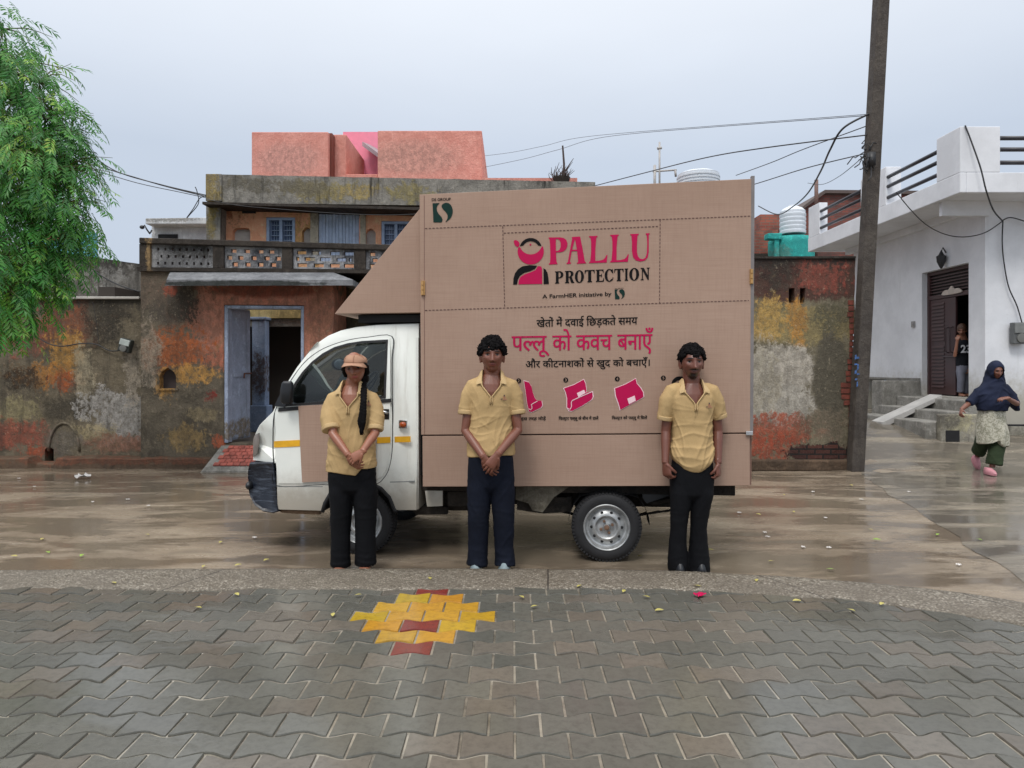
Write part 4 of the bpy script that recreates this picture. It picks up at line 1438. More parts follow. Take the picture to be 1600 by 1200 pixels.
rp = empty("dead_potted_plant", P(877, 281, 15.2), label="dried twiggy plant on the terracotta parapet behind the box", cat="plant")
mb = MB()
mb.lathe((0, 0, 0), [(-0.1, 0.15), (0.05, 0.2), (0.05, 0.17)], 'Z', 14)
mb.build("pot", M['dark_concrete'], rp)
mb = MB()
rr = random.Random(2)
for i in range(34):
    a = Vector((rr.uniform(-0.2, 0.18), rr.uniform(-0.1, 0.1), 0.0))
    l = rr.uniform(0.12, 0.4)
    p1 = a + Vector((rr.uniform(-0.08, 0.08), 0, l * 0.5))
    p2 = p1 + Vector((rr.uniform(-0.1, 0.14), 0, l * 0.5))
    mb.tube([a, p1, p2], [0.012, 0.009, 0.004], 5)
mb.tube([(0.05, 0, 0), (0.06, 0, 0.35), (0.03, 0, 0.75)], [0.03, 0.026, 0.02], 6)
mb.tube([(0.1, 0, 0.2), (0.22, 0, 0.4), (0.27, 0, 0.47)], [0.012, 0.009, 0.006], 5)
mb.build("dry_stems", plain("dry_twig", S(74, 62, 58), 0.9), rp)

# ------------------------------------------------------------------ cables
def cable(label, pts, rad, group=None, sag=0.0, n=10):
    """pts: (px, py, Y)"""
    q = [P(*p) for p in pts]
    out = []
    if len(q) == 2:
        for i in range(n + 1):
            t = i / n
            v = q[0].lerp(q[1], t)
            v.z -= sag * 4 * t * (1 - t)
            out.append(v)
    else:
        N = len(q)
        for i in range(N - 1):
            p0, p1, p2, p3 = q[max(0, i - 1)], q[i], q[i + 1], q[min(N - 1, i + 2)]
            for k in range(n):
                t = k / n
                out.append(0.5 * ((2 * p1) + (p2 - p0) * t + (2 * p0 - 5 * p1 + 4 * p2 - p3) * t * t + (3 * p1 - p0 - 3 * p2 + p3) * t ** 3))
        out.append(q[-1])
    mb = MB()
    mb.tube(out, rad * 0.72, 6)
    return tag(mb.build("cable", M['wire'], None, smooth=True), label, "cable", group)
cable("upper black cable from the tree to the old roof pillar", [(40, 205, 10.6), (130, 238, 10.8), (185, 269, 10.9), (250, 288, 10.9), (322, 305, 10.9)], 0.011)
cable("middle black cable from the tree to the old roof pillar", [(40, 240, 10.6), (130, 254, 10.8), (200, 274, 10.9), (262, 292, 10.9), (322, 307, 10.9)], 0.012)
cable("lowest slack cable from the tree to the old roof pillar", [(40, 252, 10.6), (132, 263, 10.8), (215, 286, 10.9), (280, 300, 10.9), (322, 309, 10.9)], 0.008)
cable("twisted cable ends hanging beside the mouldy roof pillar", [(322, 306, 10.8), (312, 310, 10.8), (302, 326, 10.8), (292, 340, 10.8), (296, 336, 10.8), (310, 318, 10.8), (308, 300, 10.8), (305, 292, 10.8)], 0.01)
cable("thin cable slung under the mouldy eaves", [(322, 311, 10.7), (372, 321, 10.7), (440, 327, 10.7), (520, 333, 10.7), (600, 336, 10.7), (660, 334, 10.7)], 0.007)
cable("double cable slanting down the dark terrace wall", [(124, 398, 11.1), (150, 425, 11.1), (185, 445, 11.1), (219, 456, 11.1)], 0.016)
cable("black cable looping across the left wall to the small meter", [(-10, 470, 10.22), (40, 512, 10.22), (70, 534, 10.24), (95, 541, 10.26), (125, 537, 10.28), (150, 538, 10.28), (172, 548, 10.28), (192, 547, 10.24)], 0.012)
cable("thin pale wire down the left wall from the coping", [(145, 472, 10.28), (150, 500, 10.28), (155, 538, 10.28)], 0.005)
cable("thin cable from the pole crossing above the box's right corner", [(1352, 240, 9.8), (1262, 262, 11), (1185, 286, 12.5), (1120, 305, 14)], 0.011)
cable("long cable over the box top towards the upper right", [(900, 298, 16), (1000, 272, 14), (1100, 247, 12), (1195, 231, 10.5), (1362, 210, 9.8)], 0.013)
cable("faint cable parallel to the long one in the open sky", [(1150, 274, 15), (1205, 254, 13), (1256, 233, 12), (1362, 194, 9.8)], 0.011)
cable("faint far cable behind the roof parapet", [(753, 262, 19), (820, 248, 18), (872, 234, 17), (960, 212, 16), (1362, 180, 9.8)], 0.007)
cable("second faint far cable above the roof parapet", [(753, 244, 19), (800, 238, 18), (850, 228, 17), (930, 212, 16), (1362, 178, 9.8)], 0.006)
cable("thick black cable dropping from the sky to the turquoise roof room", [(1362, 176, 9.8), (1318, 200, 9.8), (1297, 234, 10.2), (1282, 268, 11.5), (1262, 302, 14), (1240, 322, 16), (1215, 335, 18), (1185, 322, 19)], 0.02)
cable("thin cable from the pole bundle to the far white tank", [(1350, 244, 9.8), (1312, 275, 13), (1285, 288, 16), (1262, 286, 18)], 0.009)
cable("slack cable from the balcony rail across to the white wall", [(1400, 300, 11.5), (1425, 330, 11.55), (1450, 353, 11.6), (1480, 367, 11.6), (1510, 370, 11.6), (1540, 363, 11.6), (1566, 346, 11.6)], 0.012)
cable("cable hanging past the balcony corner to the white wall", [(1508, 196, 10.95), (1518, 222, 10.9), (1532, 262, 10.85), (1541, 298, 10.87), (1552, 328, 11.3), (1566, 345, 11.6)], 0.016)
cable("cable running down the white front wall to the meter", [(1567, 344, 11.62), (1566, 380, 11.64), (1569, 412, 11.64), (1576, 448, 11.64), (1589, 478, 11.64), (1597, 505, 11.6)], 0.014)
cable("short cable leaving the white wall junction to the right", [(1567, 344, 11.62), (1580, 340, 11.6), (1605, 347, 11.6), (1650, 362, 11.6)], 0.014)
# ------------------------------------------------------------------ cardboard-clad mini truck
TH = R(-5.36)
TO = Vector((0.0, 5.307, 0.0))
tc_, ts_ = math.cos(TH), math.sin(TH)
def tl(px, py, v=0.0):
    """photo pixel -> truck coordinates (along, depth, up) on the upright plane at depth v"""
    a = (px - 800.0) / F
    u = (a * (TO.y + v * tc_) + v * ts_) / (tc_ - a * ts_)
    Yw = TO.y + u * ts_ + v * tc_
    return Vector((u, v, H - (py - YH) / F * Yw))
def uz(pts, v=0.0):
    return [(q.x, q.z) for q in (tl(a, b, v) for a, b in pts)]

truck = empty("delivery_truck", TO, TH, label="white mini truck clad with a big cardboard-brown advertising box", cat="truck")

def van_paint():
    t = NT("grubby_white_van_paint")
    n1 = t.noise(1.6, 7, 0.65)
    n2 = t.noise(11, 7, 0.72)
    zl = t.ma('ADD', t.xz()[2], t.ma('MULTIPLY', n2, -0.22))
    col = t.mix(t.step(n1, 0.35, 0.65), S(228, 231, 224), S(236, 238, 231))
    st = t.noise(1.0, 6, 0.7, t.mapped((9, 9, 0.7)))
    col = t.mix(t.step(st, 0.56, 0.75, 0, 0.35), col, S(150, 142, 126))
    col = t.mix(t.step(zl, 0.28, 0.62, 0.75, 0.0), col, S(150, 138, 120))
    col = t.mix(t.step(n2, 0.68, 0.76, 0, 0.7), col, S(120, 98, 78))
    t.b.inputs["Coat Weight"].default_value = 0.35
    t.b.inputs["Coat Roughness"].default_value = 0.15
    return t.done(col, t.step(n2, 0.3, 0.7, 0.28, 0.5))
M['van'] = van_paint()
def board():
    t = NT("cardboard_print_board")
    n1 = t.noise(0.9, 6, 0.6)
    n2 = t.noise(1.0, 4, 0.6, t.mapped((3, 3, 260)))
    n3 = t.noise(1.0, 4, 0.6, t.mapped((90, 90, 5)))
    n4 = t.noise(40, 5, 0.7)
    col = t.mix(t.step(n1, 0.35, 0.65), S(168, 142, 125), S(160, 134, 117))
    col = t.mix(t.step(n2, 0.42, 0.62, 0, 0.20), col, S(128, 98, 84))
    col = t.mix(t.step(n3, 0.45, 0.65, 0, 0.12), col, S(128, 98, 84))
    col = t.mix(t.step(n4, 0.55, 0.7, 0, 0.10), col, S(172, 144, 130))
    t.bump(t.noise(1.3, 3, 0.5), 0.035, 0.35)
    return t.done(col, 0.62, spec=0.25)
M['board'] = board()
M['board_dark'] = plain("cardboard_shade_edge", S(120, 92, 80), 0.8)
M['pink'] = plain("magenta_print", S(178, 10, 74), 0.65, var=0.05, spec=0.2)
M['ink'] = plain("black_print", S(12, 12, 14), 0.7, var=0.1, spec=0.15)
M['green'] = plain("dark_green_print", S(8, 44, 38), 0.65, var=0.05, spec=0.2)
M['pale'] = plain("pale_print", S(232, 200, 206), 0.55, var=0.05)
M['dash'] = plain("brown_dash", S(74, 46, 42), 0.7)
M['rubber'] = plain("black_rubber", S(30, 30, 32), 0.75, var=0.25, scale=20)
M['black_plastic'] = plain("black_plastic", S(26, 28, 32), 0.38, var=0.2)
M['chassis'] = weathered("muddy_chassis", S(58, 52, 46), 5.4, [], base2=S(30, 28, 26), seed=2, streak=0.3)
M['steel'] = plain("dull_wheel_steel", S(168, 170, 170), 0.38, metal=0.55, var=0.25, scale=14)
M['chrome'] = plain("chrome", S(210, 212, 214), 0.12, metal=1.0)
M['yellow'] = plain("yellow_tape", S(222, 166, 30), 0.5, var=0.12, scale=12)
M['cab_dark'] = plain("dark_cab_trim", S(44, 44, 46), 0.7)
def glass_mat(name, tint, rough=0.02):
    t = NT(name)
    tr = t.n("BsdfTransparent")
    tr.inputs[0].default_value = (*tint, 1)
    gl = t.n("BsdfGlossy")
    gl.inputs["Roughness"].default_value = rough
    fr = t.n("Fresnel")
    fr.inputs[0].default_value = 1.5
    ms = t.n("MixShader")
    t.t.links.new(fr.outputs[0], ms.inputs[0])
    t.t.links.new(tr.outputs[0], ms.inputs[1])
    t.t.links.new(gl.outputs[0], ms.inputs[2])
    t.t.links.new(ms.outputs[0], t.t.nodes["Material Output"].inputs[0])
    return t.m
M['glass'] = glass_mat("window_glass", (0.72, 0.76, 0.74))

WID = 1.44
# side outline of the cab, front is at the left
ROOF = [(651, 504), (620, 505), (585, 506.5), (552, 510), (528, 515.5), (508, 524), (494, 534)]
APIL = [(480, 549), (462, 574), (446, 602), (436, 624), (427, 643)]
HOOD = [(414, 655), (402, 665), (393, 678), (388, 692), (386, 722)]
SILL = [(432, 724), (434, 796), (503, 798)]
ARCH = [(508, 786), (516, 772), (528, 761), (545, 754), (562, 752), (580, 755), (596, 763), (609, 777), (617, 797)]
BACK = [(651, 797)]
zbelt = tl(560, 628).z
ztop = tl(600, 505).z
def tumble(u, z, far=False):
    k = max(0.0, (z - zbelt) / (ztop - zbelt))
    d = 0.09 * k ** 1.4
    f0 = tl(388, 690).x
    e = max(0.0, (f0 + 0.22 - u) / 0.22)
    d += 0.10 * e * e
    return d
def side_fn(base, sgn):
    def fn(u, z, t):
        return Vector((u, base + sgn * (tumble(u, z) + 0.02 - t), z))
    return fn
outline = uz(ROOF + APIL + HOOD + SILL + ARCH + BACK)
WIN = [(446, 634), (452, 617), (461, 598), (472, 581), (486, 565), (502, 552), (520, 542), (540, 536), (562, 532.5), (603, 530.5), (603, 621), (560, 625), (500, 630)]
QTR = []
winloop = uz(WIN)
for nm, base, sg in (("cab_side", 0.0, 1), ("cab_side", WID, -1)):
    plate(nm, [outline, winloop], M['van'], truck, side_fn(base, sg), thick=0.045, bevel=0.006, smooth=True)
# roof, windscreen, bonnet: strips across the cab
def strip(name, pts, m, v0=0.05, v1=WID - 0.05, inset=0.0, thick=0.012, crown=0.0):
    mb = MB()
    q = [tl(a, b) for a, b in pts]
    rows = []
    n = 10
    for p in q:
        d = tumble(p.x, p.z)
        a, b = v0 + d, v1 - d
        row = []
        for k in range(n + 1):
            t = k / n
            s = 4 * t * (1 - t)
            row.append(mb.bm.verts.new((p.x - crown * s * 0.35, a + (b - a) * t, p.z + crown * s - inset)))
        rows.append(row)
    mb.skin(rows, cap=False, closed=False)
    return mb.build(name, m, truck, smooth=True)
dens = lambda pts: [tuple(v) for v in smooth_loop(pts, 4, closed=False)]
strip("roof", dens(ROOF), M['van'], crown=0.035, v0=0.0, v1=WID)
strip("bonnet", dens([(427, 643)] + HOOD), M['van'], v0=0.0, v1=WID, crown=0.02)
strip("windscreen", dens([(494, 534)] + APIL), M['glass'], crown=0.03)
for v0, v1 in ((0.0, 0.085), (WID - 0.085, WID)):
    strip("windscreen_pillar", dens([(494, 534)] + APIL), M['van'], v0=v0, v1=v1)
mb = MB()
a, b = tl(650, 505), tl(650, 797)
mb.box(a.x - 0.01, a.x + 0.012, 0.13, WID - 0.13, b.z, b.z + 0.68)
mb.box(a.x - 0.01, a.x + 0.012, 0.13, WID - 0.13, a.z - 0.10, a.z - 0.005)
mb.box(a.x - 0.01, a.x + 0.012, 0.03, 0.16, b.z, a.z - 0.11)
mb.build("cab_back_panel", M['van'], truck)
mb = MB()
mb.box(tl(436, 0).x, a.x - 0.02, 0.1, WID - 0.1, tl(0 + 600, 796).z + 0.02, tl(600, 760).z)
mb.build("cab_floor", M['cab_dark'], truck)
mb = MB()
d0, d1 = tl(440, 632), tl(470, 650)
mb.prism([(d0.x, 0.13, d0.z), (d0.x + 0.3, 0.13, d0.z - 0.03), (d0.x + 0.36, 0.13, d0.z - 0.3), (d0.x, 0.13, d0.z - 0.35)], (0, WID - 0.26, 0))
mb.build("dashboard", M['cab_dark'], truck, bevel=0.02)
for v in (0.14, 0.80):
    sx0 = tl(606, 620).x
    mb = MB()
    mb.prism([(sx0 - 0.52, v, 0.75), (sx0 - 0.1, v, 0.72), (sx0 - 0.02, v, 0.72), (sx0 - 0.0, v, 1.32), (sx0 - 0.09, v, 1.32), (sx0 - 0.16, v, 0.88), (sx0 - 0.52, v, 0.9)], (0, 0.5, 0))
    mb.build("seat", plain("seat_cloth", S(48, 50, 56), 0.85, var=0.2), truck, bevel=0.03, seg=3)
mb = MB()
c = Vector((tl(490, 620).x + 0.1, 1.05, tl(490, 622).z + 0.06))
ring = [c + Vector((0.10 * math.cos(t), 0.17 * math.sin(t), 0.14 * math.cos(t))) for t in [2 * math.pi * k / 24 for k in range(25)]]
mb.tube(ring, 0.014, 6)
for t in (0.5, 2.6, 4.7):
    mb.tube([c, c + Vector((0.10 * math.cos(t), 0.17 * math.sin(t), 0.14 * math.cos(t)))], 0.012, 6)
mb.build("steering_wheel", M['black_plastic'], truck, smooth=True)
# interior mirror
mb = MB()
c = tl(530, 569, 0.55)
mb.ball(c, (0.07, 0.02, 0.055), nu=14, nv=8)
mi = mb.build("rear_view_mirror", M['black_plastic'], truck, smooth=True)
mb = MB()
mb.ball(c + Vector((0.012, -0.016, 0)), (0.055, 0.012, 0.042), nu=14, nv=8)
mb.build("mirror_glass", plain("mirror_glass", S(150, 162, 180), 0.15), mi, smooth=True)

# near door: skin outline slightly proud, with glass, handle and tape
def prox(v): return lambda u, z, t: Vector((u, -v + tumble(u, z) + 0.0 - t, z))
DOOR = [(429, 648), (440, 622), (455, 593), (474, 566), (496, 548), (520, 537), (545, 530), (570, 526.5), (609, 525), (611, 560), (613, 620), (614, 660), (613, 705), (608, 732), (600, 747), (588, 756), (560, 760), (505, 757), (432, 758), (428, 720), (427, 690)]
seam_o = uz(DOOR)
seam = MB()
pp = [Vector((u, -0.0055 + tumble(u, z), z)) for u, z in [tuple(v) for v in smooth_loop(seam_o, 4)]]
seam.tube(pp + [pp[0]], 0.0045, 6, cap=False)
sm = seam.build("door_seam", M['black_plastic'], truck, smooth=True)
door = plate("door", [uz([(433, 650), (444, 624), (459, 596), (477, 569), (498, 551), (521, 540), (546, 533), (571, 529.5), (606, 528), (608, 560), (610, 620), (611, 660), (610, 705), (605, 731), (598, 744), (588, 749.5), (563, 748), (545, 750), (528, 755), (436, 755), (432, 720), (431, 690)]), uz([(449, 633), (455, 616), (464, 597), (474.5, 580), (488, 565), (503.5, 553.5), (521, 544), (541, 537.5), (563, 534), (602, 532), (602, 620.5), (560, 624), (500, 629)])],
             M['van'], truck, lambda u, z, t: Vector((u, -0.010 + tumble(u, z) - t, z)), thick=0.008, smooth=True)
plate("window_pane", [uz([(445, 637), (452, 614), (473, 578), (503, 550), (541, 534), (604, 529), (604, 624), (560, 628), (500, 633)])], M['glass'], door, lambda u, z, t: Vector((u, 0.018 + tumble(u, z) - t, z)), thick=0.004)
plate("window_rubber", [uz([(446.5, 635), (452, 617), (461, 598), (472, 581), (486, 565), (502, 552), (520, 542), (540, 536), (562, 532.5), (603.5, 530), (603.5, 622), (560, 626), (500, 631.5)]),
                        uz([(451, 632), (456.5, 616), (465.5, 598), (476, 581.5), (489.5, 566.5), (504.5, 555.5), (521.5, 546), (541, 539.5), (563, 536.2), (600.5, 534), (600.5, 619), (560, 622.5), (500, 627.5)])], M['rubber'], door, lambda u, z, t: Vector((u, -0.0175 + tumble(u, z) - t, z)), thick=0.006)
plate("belt_strip", [uz([(437, 637), (500, 632), (560, 627), (612, 622.5), (612, 628), (560, 633), (500, 638), (436, 643)])], M['rubber'], door, lambda u, z, t: Vector((u, -0.016 + tumble(u, z) - t, z)), thick=0.010)
plate("corner_trim", [uz([(431, 634), (440, 614), (449, 597), (453, 597), (449, 632), (447, 636)])], M['black_plastic'], door, lambda u, z, t: Vector((u, -0.022 + tumble(u, z) - t, z)), thick=0.012)
# handle
h = tl(604, 646)
mb = MB()
mb.box(h.x - 0.045, h.x + 0.025, -0.018, -0.0145, h.z - 0.045, h.z + 0.035)
ho = mb.build("handle_cup", M['black_plastic'], door, bevel=0.01)
mb = MB()
mb.tube([(h.x - 0.04, -0.024, h.z + 0.012), (h.x - 0.01, -0.036, h.z + 0.014), (h.x + 0.02, -0.026, h.z + 0.004)], 0.011, 8)
mb.build("handle_pull", M['chrome'], door, smooth=True)
for pts in ([(429.5, 689), (470, 687), (470, 697), (429.5, 699)], [(590, 683), (611, 682), (611, 691.5), (590, 692.5)], [(617, 682), (642, 681.5), (642, 690.5), (617, 691)]):
    plate("yellow_stripe", [uz(pts)], M['yellow'], truck, lambda u, z, t: Vector((u, -0.0175 - t + (0.0 if u < tl(613, 0).x else 0.009), z)), thick=0.002)
plate("cardboard_panel", [uz([(468, 631), (618, 621), (618, 629), (606, 640), (606, 752), (474, 752)][:0] or [(468, 634), (560, 629), (590, 640), (588, 748), (474, 753)])], M['board'], truck, lambda u, z, t: Vector((u, -0.024 - t, z)), thick=0.005)
plate("rusty_underside", [uz([(436, 797), (502, 798), (500, 804), (470, 803), (440, 801)], 0.03)], weathered("rusty_sill", S(128, 104, 82), 5.4, [], base2=S(84, 62, 48), seed=7, streak=0.5), truck, lambda u, z, t: Vector((u, 0.04 - t, z)), thick=0.03)
# sill crease lines and arch liner
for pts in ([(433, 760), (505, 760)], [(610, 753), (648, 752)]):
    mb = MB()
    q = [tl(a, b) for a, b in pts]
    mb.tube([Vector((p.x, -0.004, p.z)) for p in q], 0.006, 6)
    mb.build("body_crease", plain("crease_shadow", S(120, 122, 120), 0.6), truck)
mb = MB()
q = [tl(a, b) for a, b in [(504, 800)] + ARCH + [(620, 800)]]
mb.tube([Vector((p.x, -0.002, p.z)) for p in q], [0.016] * len(q), 6)
mb.build("wheel_arch_lip", M['rubber'], truck, smooth=True)
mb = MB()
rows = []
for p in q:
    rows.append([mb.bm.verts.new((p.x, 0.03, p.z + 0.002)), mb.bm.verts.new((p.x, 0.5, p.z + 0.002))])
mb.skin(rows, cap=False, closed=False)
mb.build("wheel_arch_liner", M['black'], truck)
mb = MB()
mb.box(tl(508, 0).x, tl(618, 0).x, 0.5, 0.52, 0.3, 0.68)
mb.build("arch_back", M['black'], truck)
# indicator
c = tl(630, 663)
mb = MB()
mb.box(c.x - 0.035, c.x + 0.035, -0.010, 0.0, c.z - 0.03, c.z + 0.035)
io = mb.build("side_indicator", M['chrome'], truck, bevel=0.006)
mb = MB()
mb.ball((c.x, -0.014, c.z - 0.002), (0.028, 0.016, 0.022), nu=14, nv=8)
mb.build("amber_lens", plain("amber_lens", S(158, 70, 22), 0.25), io, smooth=True)
# headlight wraps the front corner
plate("headlight", [uz([(389, 688), (393, 681), (402.5, 677), (403.5, 690), (399, 710), (388.5, 716)])], plain("headlight_glass", S(120, 112, 106), 0.12, var=0.2), truck,
      lambda u, z, t: Vector((u - 0.004, -0.008 + tumble(u, z) - t, z)), thick=0.012, bevel=0.003, smooth=True)
# bumper: dark moulded corner
BUMP = [(386, 724), (428, 722), (429, 733), (432, 760), (434, 786), (437, 799), (428, 801.5), (412, 799), (396, 790), (385.5, 775), (382.5, 764), (383.5, 757), (381.5, 748), (382, 735)]
mb = MB()
bp = [tl(a, b) for a, b in BUMP]
mid = bp[0].lerp(bp[7], 0.5)
for sg, base in ((1, 0.0), (-1, WID)):
    pass
rows = []
for v in [0.012, 0.0, -0.012, -0.018, -0.012, 0.03, 0.12]:
    sc = {0.012: 0.9}.get(v, 1.0)
for k, (v, s) in enumerate(((-0.002, 0.86), (-0.016, 0.95), (-0.012, 0.995), (0.02, 1.0), (0.2, 1.0), (WID / 2, 1.02), (WID - 0.2, 1.0), (WID - 0.02, 1.0), (WID + 0.012, 0.97), (WID + 0.004, 0.86))):
    row = []
    for p in bp:
        c = mid + (p - mid) * s
        e = max(0.0, (tl(388, 0).x + 0.16 - c.x) / 0.16)
        vv = v + (0.05 * e * e if v < WID / 2 else -0.05 * e * e)
        row.append(mb.bm.verts.new((c.x - (0.04 if abs(v - WID / 2) < 0.01 else 0), vv, c.z)))
    rows.append(row)
mb.skin(rows)
def bumper_mat():
    t = NT("scuffed_navy_bumper")
    n = t.noise(3, 8, 0.75, t.mapped((2, 2, 16)), 0.8)
    col = t.mix(t.step(n, 0.5, 0.68, 0, 0.75), S(20, 25, 36), S(88, 97, 110))
    t.bump(t.noise(20, 5), 0.004, 0.4)
    return t.done(col, t.step(n, 0.4, 0.7, 0.25, 0.5))
mb.build("bumper", bumper_mat(), truck, smooth='angle')
mb = MB()
c = tl(383, 760)
mb.ball((c.x + 0.015, 0.05, c.z), (0.03, 0.05, 0.035))
mb.build("bumper_nub", M['black_plastic'], truck, smooth=True)
# wing mirror
c = tl(457, 613)
mb = MB()
mb.rings([(c.x, -0.10, c.z - 0.085, 0.034, 0.02), (c.x - 0.002, -0.10, c.z - 0.07, 0.046, 0.032), (c.x - 0.002, -0.10, c.z + 0.02, 0.05, 0.036), (c.x + 0.002, -0.10, c.z + 0.075, 0.043, 0.032), (c.x + 0.004, -0.10, c.z + 0.09, 0.03, 0.018)], 14, e=3)
mb.tube([(c.x - 0.02, -0.07, c.z - 0.03), (c.x - 0.06, 0.02, c.z - 0.05)], 0.02, 8)
wm = mb.build("wing_mirror", M['black_plastic'], truck, smooth='angle')
# black sheet of rubber hanging behind the cab
mb = MB()
a, b = tl(652, 512), tl(658, 745)
mb.box(a.x + 0.004, a.x + 0.03, 0.1, 1.3, b.z, a.z)
mb.build("bulkhead", M['black'], truck)

# wheels
def wheel(cx, v, r, name="wheel", face=-1):
    w = empty(name, (cx, v, r))
    w.parent = truck
    tw = 0.155
    mb = MB()
    k = r / 0.26
    prof = [(0.0, 0.165), (-0.006, 0.18), (-0.012, 0.205), (-0.008, 0.232), (0.004, 0.249), (0.02, 0.257), (0.05, 0.26), (0.105, 0.26), (0.135, 0.257), (0.15, 0.249), (0.162, 0.232), (0.166, 0.205), (0.158, 0.17)]
    mb.lathe((0, 0, 0), [(o, q * k) for o, q in prof], 'Y', 72)
    for i in range(60):                                   # tread blocks round the shoulder and crown
        t = 2 * math.pi * i / 60
        for y0, y1, sh in ((-0.0, 0.034, 0), (0.042, 0.07, 0.5), (0.085, 0.113, 0), (0.121, 0.156, 0.5)):
            tt = t + sh * 2 * math.pi / 60
            p = []
            for rr in (0.25 * k, 0.2655 * k):
                for da in (-0.032, 0.032):
                    for y in (y0, y1):
                        edge = 0.006 * k if (y == 0.0 or y == 0.156) else 0
                        p.append(Vector((math.cos(tt + da) * (rr - edge), y, math.sin(tt + da) * (rr - edge))))
            mb.hexa([p[0], p[1], p[3], p[2]], [p[4], p[5], p[7], p[6]])
    mb.build("tyre", M['rubber'], w, smooth='angle')
    mb = MB()
    rp = [(-0.004, 0.176), (-0.010, 0.17), (-0.006, 0.163), (0.012, 0.156), (0.03, 0.15), (0.034, 0.138), (0.02, 0.118), (0.008, 0.104), (0.004, 0.088), (0.012, 0.076), (0.026, 0.07), (0.028, 0.052), (0.022, 0.03), (0.01, 0.026), (-0.002, 0.022), (-0.003, 0.001)]
    mb.lathe((0, 0, 0), [(o, q * k) for o, q in rp], 'Y', 60)
    mb.lathe((0, 0, 0), [(0.04, 0.166 * k), (0.15, 0.16 * k)], 'Y', 48)
    mb.build("rim", M['steel'], w, smooth='angle')
    mb = MB()
    for i in range(10):
        t = 2 * math.pi * i / 10
        c = Vector((math.cos(t) * 0.113 * k, 0.0125, math.sin(t) * 0.113 * k))
        mb.ball(c, (0.012, 0.006, 0.012), nu=10, nv=6)
    mb.build("vent_hole", M['black'], w)
    mb = MB()
    for i in range(4):
        t = 2 * math.pi * i / 4 + 0.4
        c = Vector((math.cos(t) * 0.046 * k, 0.0, math.sin(t) * 0.046 * k))
        mb.lathe(c, [(0.03, 0.011), (0.006, 0.011), (0.003, 0.008), (0.003, 0.001)], 'Y', 6)
    mb.lathe((0, 0, 0), [(0.01, 0.021), (-0.006, 0.02), (-0.009, 0.012), (-0.009, 0.001)], 'Y', 20)
    mb.build("hub_nuts", plain("rusty_hub", S(110, 84, 66), 0.6, var=0.35, scale=30), w, smooth='angle')
    return w
rc, fc = tl(948, 824), tl(562, 818)
wheel(rc.x, 0.0, 0.262)
wheel(fc.x, 0.03, 0.256)
for cx in (rc.x, fc.x):
    w = wheel(cx, WID - 0.16, 0.26)
    w.rotation_euler = (0, 0, 0)

# chassis under the box
mb = MB()
u0, u1 = tl(655, 0).x, tl(1100, 0).x
for v in (0.32, 1.02):
    mb.box(u0 - 0.6, u1, v, v + 0.09, 0.36, 0.48)
mb.box(u0, u1 + 0.25, 0.10, WID - 0.1, 0.50, 0.60)
for u in (u0 + 0.1, u0 + 0.7, rc.x - 0.45, rc.x + 0.5):
    mb.box(u, u + 0.07, 0.12, WID - 0.12, 0.44, 0.499)
mb.build("chassis_frame", M['chassis'], truck, bevel=0.006)
mb = MB()
mb.tube([(rc.x, 0.15, 0.26), (rc.x, WID - 0.16, 0.26)], 0.045, 10)
mb.ball((rc.x, WID / 2, 0.26), (0.13, 0.13, 0.12))
mb.build("rear_axle", M['chassis'], truck, smooth=True)
for v in (0.22, WID - 0.28):
    mb = MB()
    for k in range(4):
        L = 0.52 - 0.1 * k
        mb.tube([(rc.x - L, v, 0.36 - 0.012 * k), (rc.x - L * 0.5, v, 0.315 - 0.014 * k), (rc.x, v, 0.30 - 0.014 * k), (rc.x + L * 0.5, v, 0.315 - 0.014 * k), (rc.x + L, v, 0.36 - 0.012 * k)], [(0.006, 0.03)] * 5, 6)
    mb.build("leaf_spring", M['chassis'], truck)
# hanging bracket plates and mudguards traced from the photo
for pts, v, m in (([(664, 762), (692, 762), (692, 790), (668, 791)], 0.12, 'van'), ([(700, 768), (735, 768), (735, 790), (700, 790)], 0.15, 'chassis'),
                  ([(806, 760), (890, 760), (866, 776), (848, 800), (832, 797), (826, 786), (806, 780)], 0.10, 'bracket'), ([(808, 780), (893, 776), (893, 799), (850, 802), (808, 796)], 0.16, 'chassis'),
                  ([(1002, 760), (1046, 760), (1046, 774), (1010, 786), (1004, 778)], 0.14, 'black_plastic'), ([(640, 790), (700, 792), (700, 803), (650, 804)], 0.2, 'chassis')):
    if m == 'bracket' and 'bracket' not in M:
        M['bracket'] = weathered("mud_spattered_bracket", S(136, 130, 116), 5.3, [], base2=S(90, 84, 72), seed=4, streak=0.5)
    plate("bracket", [uz(pts, v)], M[m], truck, lambda u, z, t, v=v: Vector((u, v - t, z)), thick=0.03)
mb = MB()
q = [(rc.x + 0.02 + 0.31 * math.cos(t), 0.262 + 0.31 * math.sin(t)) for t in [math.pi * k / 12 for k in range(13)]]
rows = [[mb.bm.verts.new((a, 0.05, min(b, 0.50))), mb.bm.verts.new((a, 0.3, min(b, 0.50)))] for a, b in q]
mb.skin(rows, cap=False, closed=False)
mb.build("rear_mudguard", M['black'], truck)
mb = MB()
mb.box(u0 - 0.02, u0 + 0.5, 0.3, 0.8, 0.30, 0.46)
mb.build("fuel_tank", M['chassis'], truck, bevel=0.03)
mb = MB()
mb.tube([tl(1000, 778, 0.2), tl(1020, 786, 0.2), tl(1046, 780, 0.2)], 0.02, 6)
mb.build("tow_arm", M['chassis'], truck)

